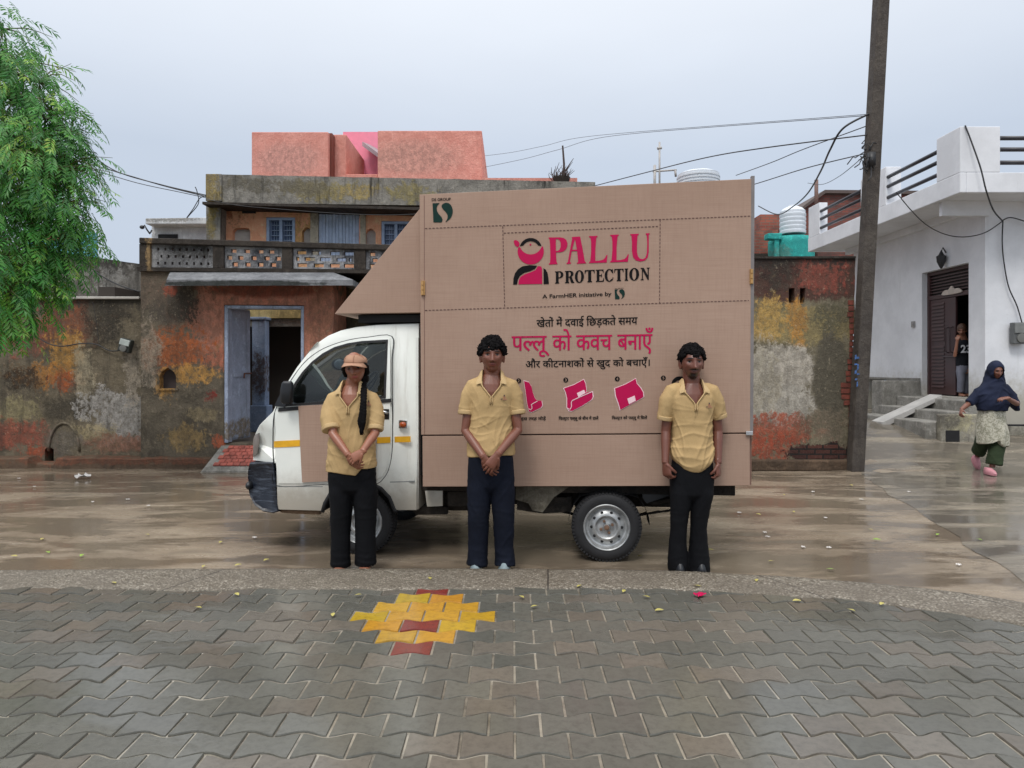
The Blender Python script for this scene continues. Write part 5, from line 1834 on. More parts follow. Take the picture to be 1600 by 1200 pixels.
# ------------------------------------------------------------------ the cardboard box
DEP = 1.46
FB = -0.035                                             # near face of the box
box = plate("cargo_box", [uz([(656.5, 305), (1173, 280.5), (1171, 675.5), (659, 679)], FB + 0.02)], M['board'], truck, lambda u, z, t: Vector((u, FB + 0.012 - t, z)), thick=0.02, bevel=0.003)
q = [tl(a, b, 0.0) for a, b in ((659, 302.5), (1178, 278.5), (1174, 758), (661, 758))]
mb = MB()
mb.prism([Vector((p.x, 0.0, p.z - (0.012 if k < 2 else 0))) for k, p in enumerate(q)], (0, DEP, 0))
mb.build("box_body", M['board_dark'], box)
plate("lower_panel", [uz([(660, 681.5), (1171.5, 678), (1172, 759), (660.5, 760.5)], FB)], M['board'], box, lambda u, z, t: Vector((u, FB + 0.014 - t, z)), thick=0.02, bevel=0.003)
mb = MB()
e0, e1 = tl(1174, 279, FB), tl(1172, 676, FB)
mb.hexa([(e1.x, FB, e1.z), (e1.x + 0.022, FB, e1.z), (e1.x + 0.022, FB + 0.03, e1.z), (e1.x, FB + 0.03, e1.z)], [(e0.x, FB, e0.z + .02), (e0.x + 0.024, FB, e0.z + .02), (e0.x + 0.024, FB + 0.03, e0.z + .02), (e0.x, FB + 0.03, e0.z + .02)])
mb.build("corner_post", plain("grey_edge_trim", S(128, 122, 120), 0.4, metal=0.3), box)
mb = MB()
e0 = tl(660, 300, FB)
e1 = tl(663.5, 679, FB)
mb.hexa([(e1.x - 0.003, FB - 0.0015, e1.z), (e1.x + 0.003, FB - 0.0015, e1.z), (e1.x + 0.003, FB + 0.004, e1.z), (e1.x - 0.003, FB + 0.004, e1.z)], [(e0.x + 0.012, FB - 0.0015, e0.z - .03), (e0.x + 0.018, FB - 0.0015, e0.z - .03), (e0.x + 0.018, FB + 0.004, e0.z - .03), (e0.x + 0.012, FB + 0.004, e0.z - .03)])
mb.build("edge_fold", M['board_dark'], box)
# overhang over the cab: wedge with slanted front
wv = 0.0
wp = [tl(a, b, wv) for a, b in ((657.5, 324), (522.5, 490.5), (657.5, 488.5))]
mb = MB()
mb.prism([Vector((p.x, wv, p.z)) for p in wp], (0, DEP, 0))
mb.build("cab_overhang", M['board'], truck, bevel=0.004)
mb = MB()
a, b = tl(540, 492, 0.05), tl(657, 503, 0.05)
mb.box(a.x + 0.1, b.x, 0.06, DEP - 0.06, b.z, tl(600, 491, 0).z)
mb.build("overhang_frame", M['black'], truck)
for pxh, pyh, w in ((661, 450, 0.03), (1174, 432, 0.024)):
    c = tl(pxh, pyh, FB - 0.006)
    mb = MB()
    mb.box(c.x - w / 2, c.x + w / 2, FB - 0.014, FB - 0.0, c.z - 0.055, c.z + 0.055)
    for k in (-0.038, 0.0, 0.038):
        mb.tube([(c.x, FB - 0.02, c.z + k - 0.015), (c.x, FB - 0.02, c.z + k + 0.015)], 0.009, 8)
    mb.build("hinge", plain("brass_hinge", S(190, 150, 96), 0.45, metal=0.4), box, smooth='angle')
c = tl(1169, 676, FB)
mb = MB()
mb.box(c.x - 0.02, c.x + 0.03, FB - 0.02, FB - 0.002, c.z - 0.018, c.z + 0.012)
mb.build("latch", M['chrome'], box, bevel=0.003)

# ---- printing: thin sheets on the near face
PV = FB - 0.0036
def print_fn(lift=0.0):
    return lambda x, y, t: Vector((x, PV - lift - t, y))
def sheet(name, loops, m, lift=0.0, thick=0.0012):
    return plate(name, [uz(lp, PV) for lp in loops], M[m], box, print_fn(lift), thick=thick)
Z2 = lambda pts, ox, oy, s: [(ox + a / s, oy + b / s) for a, b in pts]
cA = lambda pts: Z2(pts, 780, 340, 6.154)
cB = lambda pts: Z2(pts, 660, 290, 8.0)
cC = lambda pts: Z2(pts, 790, 580, 6.154)
sl = lambda pts, n=4: [tuple(v) for v in smooth_loop(pts, n)]

# PALLU
L_P = [(476, 191), (590, 190), (622, 197), (645, 215), (657, 245), (654, 280), (640, 308), (615, 326), (585, 334), (546, 335), (549, 400), (553, 432), (560, 440), (560, 448), (478, 452), (478, 444), (488, 436), (492, 400), (491, 320), (488, 245), (484, 208), (476, 199)]
H_P = [(544, 207), (566, 207), (582, 220), (591, 245), (591, 280), (582, 305), (566, 319), (545, 321)]
L_A = [(698, 186), (778, 182), (800, 290), (822, 415), (834, 432), (834, 440), (748, 444), (748, 436), (760, 426), (749, 322), (697, 324), (680, 424), (690, 434), (690, 444), (648, 447), (648, 438), (660, 428), (676, 340), (694, 240), (701, 206)]
H_A = [(701, 309), (747, 307), (729, 205)]
L_L1 = [(864, 178), (945, 175), (945, 183), (934, 194), (925, 300), (924, 416), (962, 414), (1000, 404), (1020, 385), (1032, 360), (1041, 360), (1033, 432), (863, 438), (863, 429), (876, 420), (884, 330), (884, 240), (878, 196), (864, 187)]
L_L2 = [(1068, 166), (1149, 163), (1149, 171), (1138, 182), (1129, 290), (1128, 410), (1166, 408), (1204, 398), (1225, 378), (1237, 353), (1246, 353), (1237, 424), (1067, 431), (1067, 422), (1080, 413), (1088, 320), (1088, 230), (1082, 184), (1068, 175)]
L_U = [(1260, 158), (1342, 155), (1342, 163), (1330, 174), (1325, 260), (1325, 330), (1333, 370), (1352, 394), (1380, 400), (1406, 386), (1420, 345), (1424, 260), (1420, 172), (1409, 159), (1409, 151), (1447, 149), (1447, 157), (1438, 168), (1438, 330), (1428, 382), (1402, 412), (1360, 422), (1315, 412), (1287, 380), (1276, 320), (1277, 240), (1272, 176), (1260, 167)]
for lp in ([L_P, H_P], [L_A, H_A], [L_L1], [L_L2], [L_U]):
    sheet("heading_letter", [cA(x) for x in lp], 'pink')
# PROTECTION in a condensed serif
def arcp(cx, cy, rx, ry, a0, a1, n=14):
    return [(cx + rx * math.cos(R(a0 + (a1 - a0) * k / n)), cy + ry * math.sin(R(a0 + (a1 - a0) * k / n))) for k in range(n + 1)]
s_, t_ = 0.06, 0.27                                     # serif height and stem share
def stem(x0, x1, y0=0.0, y1=1.0, o=0.06):
    return [(x0 - o, y0), (x1 + o, y0), (x1 + o, y0 + s_), (x1, y0 + s_ + 0.05), (x1, y1 - s_ - 0.05), (x1 + o, y1 - s_), (x1 + o, y1), (x0 - o, y1), (x0 - o, y1 - s_), (x0, y1 - s_ - 0.05), (x0, y0 + s_ + 0.05), (x0 - o, y0 + s_)]
GL = {
 'P': [[(0, 0), (.5, 0), (.5, s_), (.42, .1), (.42, .42)] + arcp(.5, .71, .5, .29, -85, 90) + [(0, 1), (0, 1 - s_), (.1, .9), (.1, .1), (0, s_)], [(.42, .5), (.42, .92)] + arcp(.48, .71, .2, .21, 85, -85)],
 'R': [[(0, 0), (.47, 0), (.47, s_), (.4, .1), (.4, .46), (.48, .46), (.66, .06), (.74, 0), (1.02, 0), (1.02, s_), (.94, .1), (.74, .5)] + arcp(.52, .75, .42, .25, -50, 90) + [(0, 1), (0, 1 - s_), (.1, .9), (.1, .1), (0, s_)], [(.4, .53), (.4, .93)] + arcp(.46, .73, .18, .2, 85, -85)],
 'O': [arcp(.5, .5, .5, .52, 0, 358, 30), arcp(.5, .5, .2, .45, 0, 358, 24)],
 'T': [[(.25, 0), (.75, 0), (.75, s_), (.66, .1), (.66, .92), (.82, .92), (.92, .85), (.96, .7), (1.02, .7), (1.02, 1), (-.02, 1), (-.02, .7), (.04, .7), (.08, .85), (.18, .92), (.34, .92), (.34, .1), (.25, s_)]],
 'E': [[(0, 0), (1, 0), (1.03, .3), (.96, .3), (.9, .14), (.8, .08), (.44, .08), (.44, .47), (.64, .47), (.7, .36), (.76, .36), (.76, .66), (.7, .66), (.64, .55), (.44, .55), (.44, .92), (.76, .92), (.86, .86), (.92, .72), (.98, .72), (.96, 1), (0, 1), (0, 1 - s_), (.1, .9), (.1, .1), (0, s_)]],
 'C': [[(1, .32), (.92, .08)] + arcp(.54, .5, .52, .52, -62, -298, 26) + [(.88, .98), (.94, 1.0), (.98, .66), (.9, .66)] + arcp(.56, .5, .24, .45, 50, 318, 20) + [(.88, .2), (.94, .34)]],
 'I': [stem(.2, .8, o=.2)],
 'N': [[(0, 0), (.34, 0), (.34, s_), (.25, .1), (.25, .74), (.78, 0), (.9, 0), (.9, .9), (1.0, 1 - s_), (1.0, 1), (.68, 1), (.68, 1 - s_), (.78, .9), (.78, .38), (.34, 1), (0, 1), (0, 1 - s_), (.14, .9), (.14, .1), (0, s_)]],
}
for ch, x0, x1 in (('P', 537, 618), ('R', 632, 720), ('O', 727, 815), ('T', 824, 916), ('E', 930, 1006), ('C', 1012, 1098), ('T', 1108, 1194), ('I', 1206, 1240), ('O', 1250, 1346), ('N', 1360, 1447)):
    base = lambda x: 635 - (x - 537) * 0.0407
    lp = [[(x0 + a * (x1 - x0), base(x0 + a * (x1 - x0)) - b * 118) for a, b in c] for c in GL[ch]]
    sheet("subheading_letter", [cA(x) for x in lp], 'ink')
# woman emblem
def arcpx(cx, cy, rx, ry, a0, a1, n=18):
    return [(cx + rx * math.cos(R(a0 + (a1 - a0) * k / n)), cy - ry * math.sin(R(a0 + (a1 - a0) * k / n))) for k in range(n + 1)]
sheet("emblem_scarf", [cA([(193, 280)] + arcpx(303, 325, 126, 126, 165, 384, 26) + [(412, 278)] + arcpx(303, 248, 108, 106, -25, -155, 20))], 'pink')
sheet("emblem_hair", [cA(arcpx(303, 300, 107, 104, 166, 15, 20) + arcpx(303, 305, 80, 78, 28, 152, 18))], 'ink')
sheet("emblem_bindi", [cA(arcpx(300, 260, 9, 9, 0, 340, 12))], 'pink')
sheet("emblem_leaf", [cA(sl([(142, 222), (168, 218), (195, 246), (182, 282), (155, 270), (143, 245)]))], 'pink')
sheet("emblem_sleeve", [cA([(134, 645), (137, 585), (152, 535), (182, 495), (225, 467), (290, 458), (364, 462), (345, 492), (300, 514), (240, 532), (200, 560), (180, 595), (172, 643)])], 'ink')
sheet("emblem_body", [cA([(184, 642), (190, 600), (207, 568), (245, 545), (300, 526), (350, 504), (372, 466), (402, 468), (412, 492), (414, 638)])], 'pink')
sheet("emblem_shoulder", [cA([(426, 487), (447, 500), (464, 530), (473, 575), (477, 638), (427, 640)])], 'ink')
# company mark, large and small
DSL = [(127, 221), (216, 218), (192, 243), (178, 275), (182, 315), (204, 355), (238, 392), (252, 425), (245, 452), (230, 460), (138, 459)]
DSR = [(262, 225), (300, 214), (338, 226), (366, 262), (379, 310), (372, 365), (345, 415), (288, 457), (310, 418), (315, 375), (296, 336), (258, 295), (240, 262), (246, 240)]
sheet("company_mark", [cB(DSL)], 'green')
sheet("company_mark", [cB(sl(DSR))], 'green')
def small(p): return [(1110 + (a - 127) * 0.388, 690 + (b - 218) * 0.388) for a, b in p]
sheet("company_mark", [cA(small(DSL))], 'green')
sheet("company_mark", [cA(small(sl(DSR)))], 'green')

def text_sheet(name, body, m, quad, bold=0.0, ref="x", clip=None, spacing=1.0, vb=1.0):
    """text laid on the box: quad = photo pixels (top-left, top-right, bottom-right, bottom-left) of ref height"""
    def curve(b):
        c = bpy.data.curves.new("tmp", 'FONT')
        c.body = b
        c.space_character = spacing
        o = bpy.data.objects.new("tmp", c)
        COL.objects.link(o)
        me = evaluated_mesh(o)
        bpy.data.objects.remove(o)
        bpy.data.curves.remove(c)
        return me
    rm = curve(ref)
    top = max(v.co.y for v in rm.vertices)
    bpy.data.meshes.remove(rm)
    me = curve(body)
    if clip:
        clip(me)
    xs = [v.co.x for v in me.vertices]
    x0, x1 = min(xs), max(xs)
    TL, TR, BR, BL = [Vector(q) for q in quad]
    for v in me.vertices:
        s, t = (v.co.x - x0) / (x1 - x0), v.co.y / top
        p = BL.lerp(BR, s).lerp(TL.lerp(TR, s), t)
        w = tl(p.x, p.y, PV)
        v.co = (w.x, PV - 0.0006, w.z)
    me.materials.clear()
    me.materials.append(M[m])
    for p in me.polygons: p.material_index = 0
    if bold:                                            # heavier weight: shifted copies, each a hair further out
        bm = bmesh.new()
        bm.from_mesh(me)
        base = bm.faces[:]
        px_ = bold * (TL - BL).length / top * tl(801, 560, PV).x - bold * (TL - BL).length / top * tl(800, 560, PV).x
        for k, (dx, dz) in enumerate(((1, 0), (-1, 0), (0.5, 0.5), (-0.5, -0.5))):
            d = bmesh.ops.duplicate(bm, geom=base)
            for v in d['geom']:
                if isinstance(v, bmesh.types.BMVert): v.co += Vector((dx * px_, -0.00012 * (k + 1), dz * px_ * vb))
        bm.to_mesh(me)
        bm.free()
    return obj_from_mesh(name, me, box)
text_sheet("company_lettering", "DS GROUP", 'ink', cB([(118, 160), (353, 152), (353, 186), (118, 194)]), 0.02, "D")
text_sheet("company_lettering", "DS GROUP", 'ink', cA([(1112, 678), (1196, 674), (1196, 682), (1112, 686)]), 0.02, "D")
text_sheet("credit_lettering", "A FarmHER initiative by", 'ink', cA([(416, 740), (1078, 712), (1078, 750), (416, 777)]), 0.022, "A")
text_sheet("slogan_lettering", "खेतों में दवाई िछड़कते समय", 'ink', [(838.5, 500.3), (996, 495.8), (996, 506.6), (838.5, 510.8)], 0.016, "म")
text_sheet("slogan_lettering", "और कीटनाशकों से खुद को बचाएँ।", 'ink', [(821.5, 564.5), (1015, 561.8), (1015, 571.4), (821.5, 574.4)], 0.016, "म")
# headline: the half letter is cut from the full one
def cut_right(frac):
    def f(me):
        bm = bmesh.new()
        bm.from_mesh(me)
        xs = [v.co.x for v in bm.verts]
        c = min(xs) + (max(xs) - min(xs)) * frac
        g = bm.verts[:] + bm.edges[:] + bm.faces[:]
        bmesh.ops.bisect_plane(bm, geom=g, plane_co=(c, 0, 0), plane_no=(1, 0, 0), clear_outer=True)
        bm.to_mesh(me)
        bm.free()
    return f
yt = lambda x: 525.5 - (x - 800) * 0.0158
yb_ = lambda x: 548.2 - (x - 800) * 0.0105
qd = lambda a, b: [(a, yt(a)), (b, yt(b)), (b, yb_(b)), (a, yb_(a))]
for body, a, b, cl in (("प", 799.8, 817.5, None), ("ल", 816.5, 833.0, cut_right(0.66)), ("लू", 831.5, 858, None), ("को", 863.5, 892.5, None), ("कवच", 900.5, 956, None), ("बनाएँ", 965, 1020.5, None)):
    text_sheet("headline_lettering", body, 'pink', qd(a, b), 0.012, "म", cl, 1.0, 0.1)
for a, b, y0, y1, s in ((785, 853, 656.8, 652.6, "पल्लू को इस तरह मोड़ें"), (873, 935, 656.2, 652.0, "िफल्टर पल्लू के बीच में डालें"), (956, 1011, 655.2, 651.2, "िफल्टर को पल्लू में िसलें")):
    text_sheet("caption_lettering", s, 'ink', [(a, y1), (b, y1 - 0.6), (b, y0 - 0.6), (a, y0)], 0.03, "म")
# step numbers in black discs
for cx, cy, nn in ((810.5, 595, "2"), (884, 593.7, "3"), (964.5, 592, "4"), (1036.5, 590.6, "5")):
    sheet("number_disc", [arcpx(cx, cy, 3.9, 3.9, 0, 345, 18)], 'ink')
    o = text_sheet("number", nn, 'board', [(cx - 1.3, cy - 2.2), (cx + 1.3, cy - 2.2), (cx + 1.3, cy + 2.2), (cx - 1.3, cy + 2.2)], 0.01, "2")
    for v in o.data.vertices: v.co.y -= 0.003
# folded cloth pictures
C1 = sl([(178, 95), (225, 107), (250, 150), (262, 205), (282, 258), (305, 284)], 1)[:5] + [(305, 284), (346, 282), (353, 328), (338, 350), (252, 391), (226, 386), (208, 310), (192, 190)]
C2 = [(562, 165), (660, 130), (750, 80), (768, 120), (775, 165), (775, 205), (832, 193), (838, 245), (826, 272), (735, 332), (640, 381), (612, 377), (592, 345), (592, 260), (580, 205)]
C3 = [(1052, 165), (1150, 128), (1250, 72), (1262, 120), (1300, 165), (1322, 205), (1325, 245), (1300, 263), (1200, 318), (1104, 371), (1088, 310), (1062, 240)]
for c in (C1, C2, C3):
    cx, cy = sum(p[0] for p in c) / len(c), sum(p[1] for p in c) / len(c)
    sheet("cloth_outline", [cC([(cx + (a - cx) * 1.07, cy + (b - cy) * 1.05) for a, b in c])], 'pale', lift=0.0, thick=0.0008)
    sheet("cloth_picture", [cC(c)], 'pink', lift=0.0022)
def stroke(pts, w, m='pale', lift=0.0045):
    q = [Vector(p) for p in pts]
    l, r_ = [], []
    for i, p in enumerate(q):
        d = (q[min(i + 1, len(q) - 1)] - q[max(i - 1, 0)]).normalized()
        n = Vector((-d.y, d.x)) * w / 2
        l.append(tuple(p + n))
        r_.append(tuple(p - n))
    sheet("fold_line", [l + r_[::-1]], m, lift)
stroke(cC([(306, 288), (272, 305), (247, 322), (254, 340), (254, 358), (240, 372), (226, 360)]), 1.1)
stroke(cC([(832, 196), (735, 238), (640, 282), (632, 300), (634, 340), (618, 368), (598, 355)]), 1.2)
sheet("filter_picture", [cC([(685, 210), (755, 178), (769, 208), (700, 250)])], 'pale', 0.0046)
sheet("filter_picture", [cC([(1170, 264), (1240, 234), (1251, 283), (1186, 317)])], 'pale', 0.0046)
sheet("wearer_picture", [arcpx(1062, 601, 13, 13, 170, 10, 16) + arcpx(1062, 603, 9, 9, 15, 165, 12)], 'ink')
# stitched-looking dashed rules
def dashes(a, b, dash=3.6, gap=2.2, w=1.15):
    a, b = Vector(a), Vector(b)
    L = (b - a).length
    d = (b - a) / L
    n = Vector((-d.y, d.x)) * w / 2
    me_v, me_f = [], []
    s = 0.0
    while s < L:
        e = min(L, s + dash)
        p = [a + d * s + n, a + d * e + n, a + d * e - n, a + d * s - n]
        k = len(me_v)
        for v in p:
            t = tl(v.x, v.y, PV)
            me_v.append((t.x, PV - 0.0008, t.z))
        me_f.append((k, k + 1, k + 2, k + 3))
        s = e + gap
    me = bpy.data.meshes.new("dashed_rule")
    me.from_pydata(me_v, [], me_f)
    me.materials.append(M['dash'])
    obj_from_mesh("dashed_rule", me, box)
for a, b in (((664, 357), (1173, 337.5)), ((664, 485), (1170, 469.5)), ((785.5, 353.5), (788.5, 481)), ((1031.5, 343.5), (1030.5, 473.5)), ((787, 364.3), (1030, 353.6))):
    dashes(a, b)
# ------------------------------------------------------------------ people
def skin_mat():
    t = NT("skin")
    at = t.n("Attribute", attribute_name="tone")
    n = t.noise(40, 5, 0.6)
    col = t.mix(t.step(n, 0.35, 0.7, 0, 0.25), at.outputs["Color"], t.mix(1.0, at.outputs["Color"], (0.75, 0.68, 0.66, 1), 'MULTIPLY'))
    t.b.inputs["Subsurface Weight"].default_value = 0.06
    t.b.inputs["Subsurface Radius"].default_value = (0.02, 0.008, 0.005)
    return t.done(col, 0.38, spec=0.5)
M['skin'] = skin_mat()
def cloth_mat(name, c, var=0.12, rough=0.85, weave=0.0015, sheen=0.0):
    t = NT(name)
    n1 = t.noise(3.5, 6, 0.6)
    n2 = t.noise(160, 3, 0.6)
    n3 = t.noise(16, 5, 0.6, t.mapped((1, 1, 0.55)), 0.8)
    col = t.mix(t.step(n1, 0.35, 0.65), tuple(x * (1 - var) for x in c), tuple(min(1, x * (1 + var)) for x in c))
    col = t.mix(t.step(n2, 0.4, 0.7, 0, 0.18), col, tuple(x * 0.6 for x in c))
    t.bump(t.ma('ADD', t.ma('MULTIPLY', n2, 0.18), n3), weave * 5, 0.5)
    t.b.inputs["Sheen Weight"].default_value = sheen
    return t.done(col, rough, spec=0.2)
M['polo'] = cloth_mat("tan_polo_cotton", S(180, 152, 108), 0.10)
M['polo_trim'] = cloth_mat("tan_polo_rib", S(190, 163, 120), 0.05)
M['navy'] = cloth_mat("navy_trouser_cloth", S(15, 20, 33), 0.2)
M['black_cloth'] = cloth_mat("black_trouser_cloth", S(11, 12, 16), 0.2)
M['hair'] = plain("black_hair", S(12, 10, 11), 0.8, var=0.3, scale=60, spec=0.12)
M['cap'] = cloth_mat("peach_cap_cloth", S(162, 126, 104), 0.12)
M['cap_seam'] = cloth_mat("peach_seam", S(158, 116, 96), 0.1)
M['cap_dark'] = cloth_mat("brim_shade_cloth", S(66, 48, 42), 0.1)  # darker brown puts the shade under the brim into the colour

def remeshed(mb, voxel, smooth=3, factor=0.5):
    me = mb.mesh("tmp")
    o = bpy.data.objects.new("tmp", me)
    COL.objects.link(o)
    m = o.modifiers.new("r", 'REMESH')
    m.mode = 'VOXEL'
    m.voxel_size = voxel
    m.use_smooth_shade = True
    if smooth:
        s = o.modifiers.new("s", 'SMOOTH')
        s.iterations = smooth
        s.factor = factor
    out = evaluated_mesh(o)
    bpy.data.objects.remove(o)
    bpy.data.meshes.remove(me)
    out.materials.clear()
    for p in out.polygons:
        p.material_index = 0
        p.use_smooth = True
    return out

def displace(me, fn):
    """move each vertex along its normal by fn(position)"""
    nn = [v.normal.copy() for v in me.vertices]
    for v, n in zip(me.vertices, nn):
        v.co += n * fn(v.co, n)
    me.update()

def N3(p, sx_, sy_, sz_, seed=0.0):
    return mnoise.noise(Vector((p.x * sx_ + seed, p.y * sy_ + seed * 0.7, p.z * sz_ - seed)))

def head_shape(mb, c, rot, s=1.0, wide=1.0, jaw=1.0):
    """anatomical head grown from a sphere grid; the face looks along local -y"""
    nu, nv = 56, 44
    hw, hd, hh = 0.074 * wide, 0.094, 0.114
    g = lambda d, w: math.exp(-(d / w) ** 2)
    rows = []
    def point(th, ph):
        x, y, z = math.sin(ph) * math.cos(th), math.sin(ph) * math.sin(th), math.cos(ph)
        X, Y, Zz = x * hw, y * hd, z * hh
        front = max(0.0, -y)
        if z < 0:
            k = (-z)
            X *= 1 - 0.34 * k ** 1.3 * jaw
            if y > 0: Y *= 1 - 0.42 * k
            else: Y *= 1 - 0.10 * k
        if z > 0 and y > 0: Y *= 1.06
        if front > 0.25:
            f = min(1.0, (front - 0.25) / 0.45)
            ax = abs(X)
            dY = 0.0
            dY += 0.0165 * g(ax - 0.031, 0.018) * g(Zz - 0.004, 0.012)           # sockets
            dY -= 0.0065 * g(Zz - 0.028, 0.010) * g(ax - 0.022, 0.028)           # brow
            ridge = 0.0 if Zz > 0.025 else min(1.0, (0.025 - Zz) / 0.055)
            if Zz > -0.045: dY -= 0.025 * ridge * g(X, 0.0095 + 0.004 * ridge)    # nose
            dY -= 0.010 * g(Zz + 0.034, 0.009) * g(X, 0.019)                      # nose wings
            dY += 0.004 * g(Zz + 0.047, 0.006) * g(X, 0.02)
            dY -= 0.0085 * g(Zz + 0.060, 0.0085) * g(X, 0.021)                    # lips
            dY += 0.0045 * g(Zz + 0.0605, 0.003) * g(X, 0.02)
            dY += 0.004 * g(Zz + 0.078, 0.007) * g(X, 0.025)
            dY -= 0.008 * g(Zz + 0.098, 0.016) * g(X, 0.022)                      # chin
            dY -= 0.004 * g(Zz + 0.020, 0.018) * g(ax - 0.045, 0.016)             # cheekbone
            Y += dY * f
        return Vector((X, Y, Zz)) * s
    M4 = rot
    top = mb.bm.verts.new(c + M4 @ point(0, 0))
    bot = mb.bm.verts.new(c + M4 @ point(0, math.pi))
    for j in range(1, nv):
        ph = math.pi * j / nv
        rows.append([mb.bm.verts.new(c + M4 @ point(2 * math.pi * i / nu, ph)) for i in range(nu)])
    mb.skin(rows, cap=False)
    for i in range(nu):
        mb.bm.faces.new((top, rows[0][(i + 1) % nu], rows[0][i]))
        mb.bm.faces.new((bot, rows[-1][i], rows[-1][(i + 1) % nu]))
    for sd in (-1, 1):                                                            # ears
        e = c + M4 @ (Vector((sd * 0.076 * wide, 0.012, -0.008)) * s)
        mb.ball(e, (0.010 * s, 0.021 * s, 0.032 * s), M4 @ Matrix.Rotation(sd * R(-18), 3, 'Z'), 12, 10)
        mb.ball(e + M4 @ Vector((0, -0.004, -0.026)) * s, (0.008 * s, 0.010 * s, 0.011 * s), None, 8, 6)

def hand(mb, w, d, n, side, s=1.0, curl=0.5, spread=0.06, thumb=0.6, fist=False):
    """w wrist, d towards the fingers, n palm normal, side +1/-1 picks the thumb side"""
    d, n = d.normalized(), n.normalized()
    t = d.cross(n).normalized() * side
    n = t.cross(d) * side if (t.cross(d) * side).dot(n) > 0 else -(t.cross(d) * side)
    n.normalize()
    def ring(o, a, b):
        out = []
        for k in range(12):
            th = 2 * math.pi * k / 12
            out.append(mb.bm.verts.new(o + t * math.cos(th) * a + n * math.sin(th) * b))
        return out
    L = 0.092 * s
    mb.skin([ring(w - d * 0.03 * s, 0.025 * s, 0.019 * s), ring(w, 0.026 * s, 0.018 * s), ring(w + d * L * 0.4 + t * 0.002, 0.038 * s, 0.017 * s), ring(w + d * L * 0.8, 0.041 * s, 0.015 * s), ring(w + d * L, 0.038 * s, 0.010 * s)])
    for k, (o, ln) in enumerate(((0.029, 0.070), (0.010, 0.080), (-0.010, 0.074), (-0.028, 0.058))):
        p = w + d * (L * (0.93 if k in (1, 2) else 0.86)) + t * o * s
        dirv = (d + t * spread * (1.5 - k)).normalized()
        pts = [p - dirv * 0.015 * s]
        rad = [0.0092 * s]
        pts.append(p)
        rad.append(0.0092 * s)
        bend = curl * (0.9 + 0.15 * k)
        ang = bend * 0.8
        cur = dirv
        for seg, (fr, rr) in enumerate(((0.44, 0.0088), (0.31, 0.0080), (0.25, 0.0066))):
            cur = (dirv * math.cos(ang) + n * math.sin(ang)).normalized()
            for h in (0.5, 1.0):
                pts.append(pts[-1] + cur * ln * s * fr * 0.5)
                rad.append(rr * s)
            ang += bend * (1.0 if seg == 0 else 0.8)
        pts.append(pts[-1] + cur * 0.004 * s)
        rad.append(0.003 * s)
        mb.tube(pts, rad, 8)
    b = w + d * 0.022 * s + t * 0.026 * s
    d1 = (d * 0.72 + t * thumb + n * 0.35).normalized()
    d2 = (d * 0.9 + t * thumb * 0.35 + n * (0.5 + 0.5 * curl)).normalized()
    p1 = b + d1 * 0.042 * s
    p2 = p1 + d2 * 0.034 * s
    mb.tube([b - d1 * 0.02 * s, b, b + d1 * 0.02 * s, p1, p1 + d2 * 0.017 * s, p2, p2 + d2 * 0.005], [0.013 * s, 0.0155 * s, 0.013 * s, 0.0105 * s, 0.0105 * s, 0.0085 * s, 0.003], 9)

def arm(mb, sh, el, wr, r0=0.044, r1=0.036, r2=0.026):
    sh, el, wr = Vector(sh), Vector(el), Vector(wr)
    a, b = sh.lerp(el, 0.35), sh.lerp(el, 0.75)
    c, e = el.lerp(wr, 0.28), el.lerp(wr, 0.68)
    mb.tube([sh, a, b, el, c, e, wr], [r0, r0 * 0.98, r1 * 1.02, r1 * 0.98, r1 * 0.98, (r1 + r2) * 0.47, r2], 14)

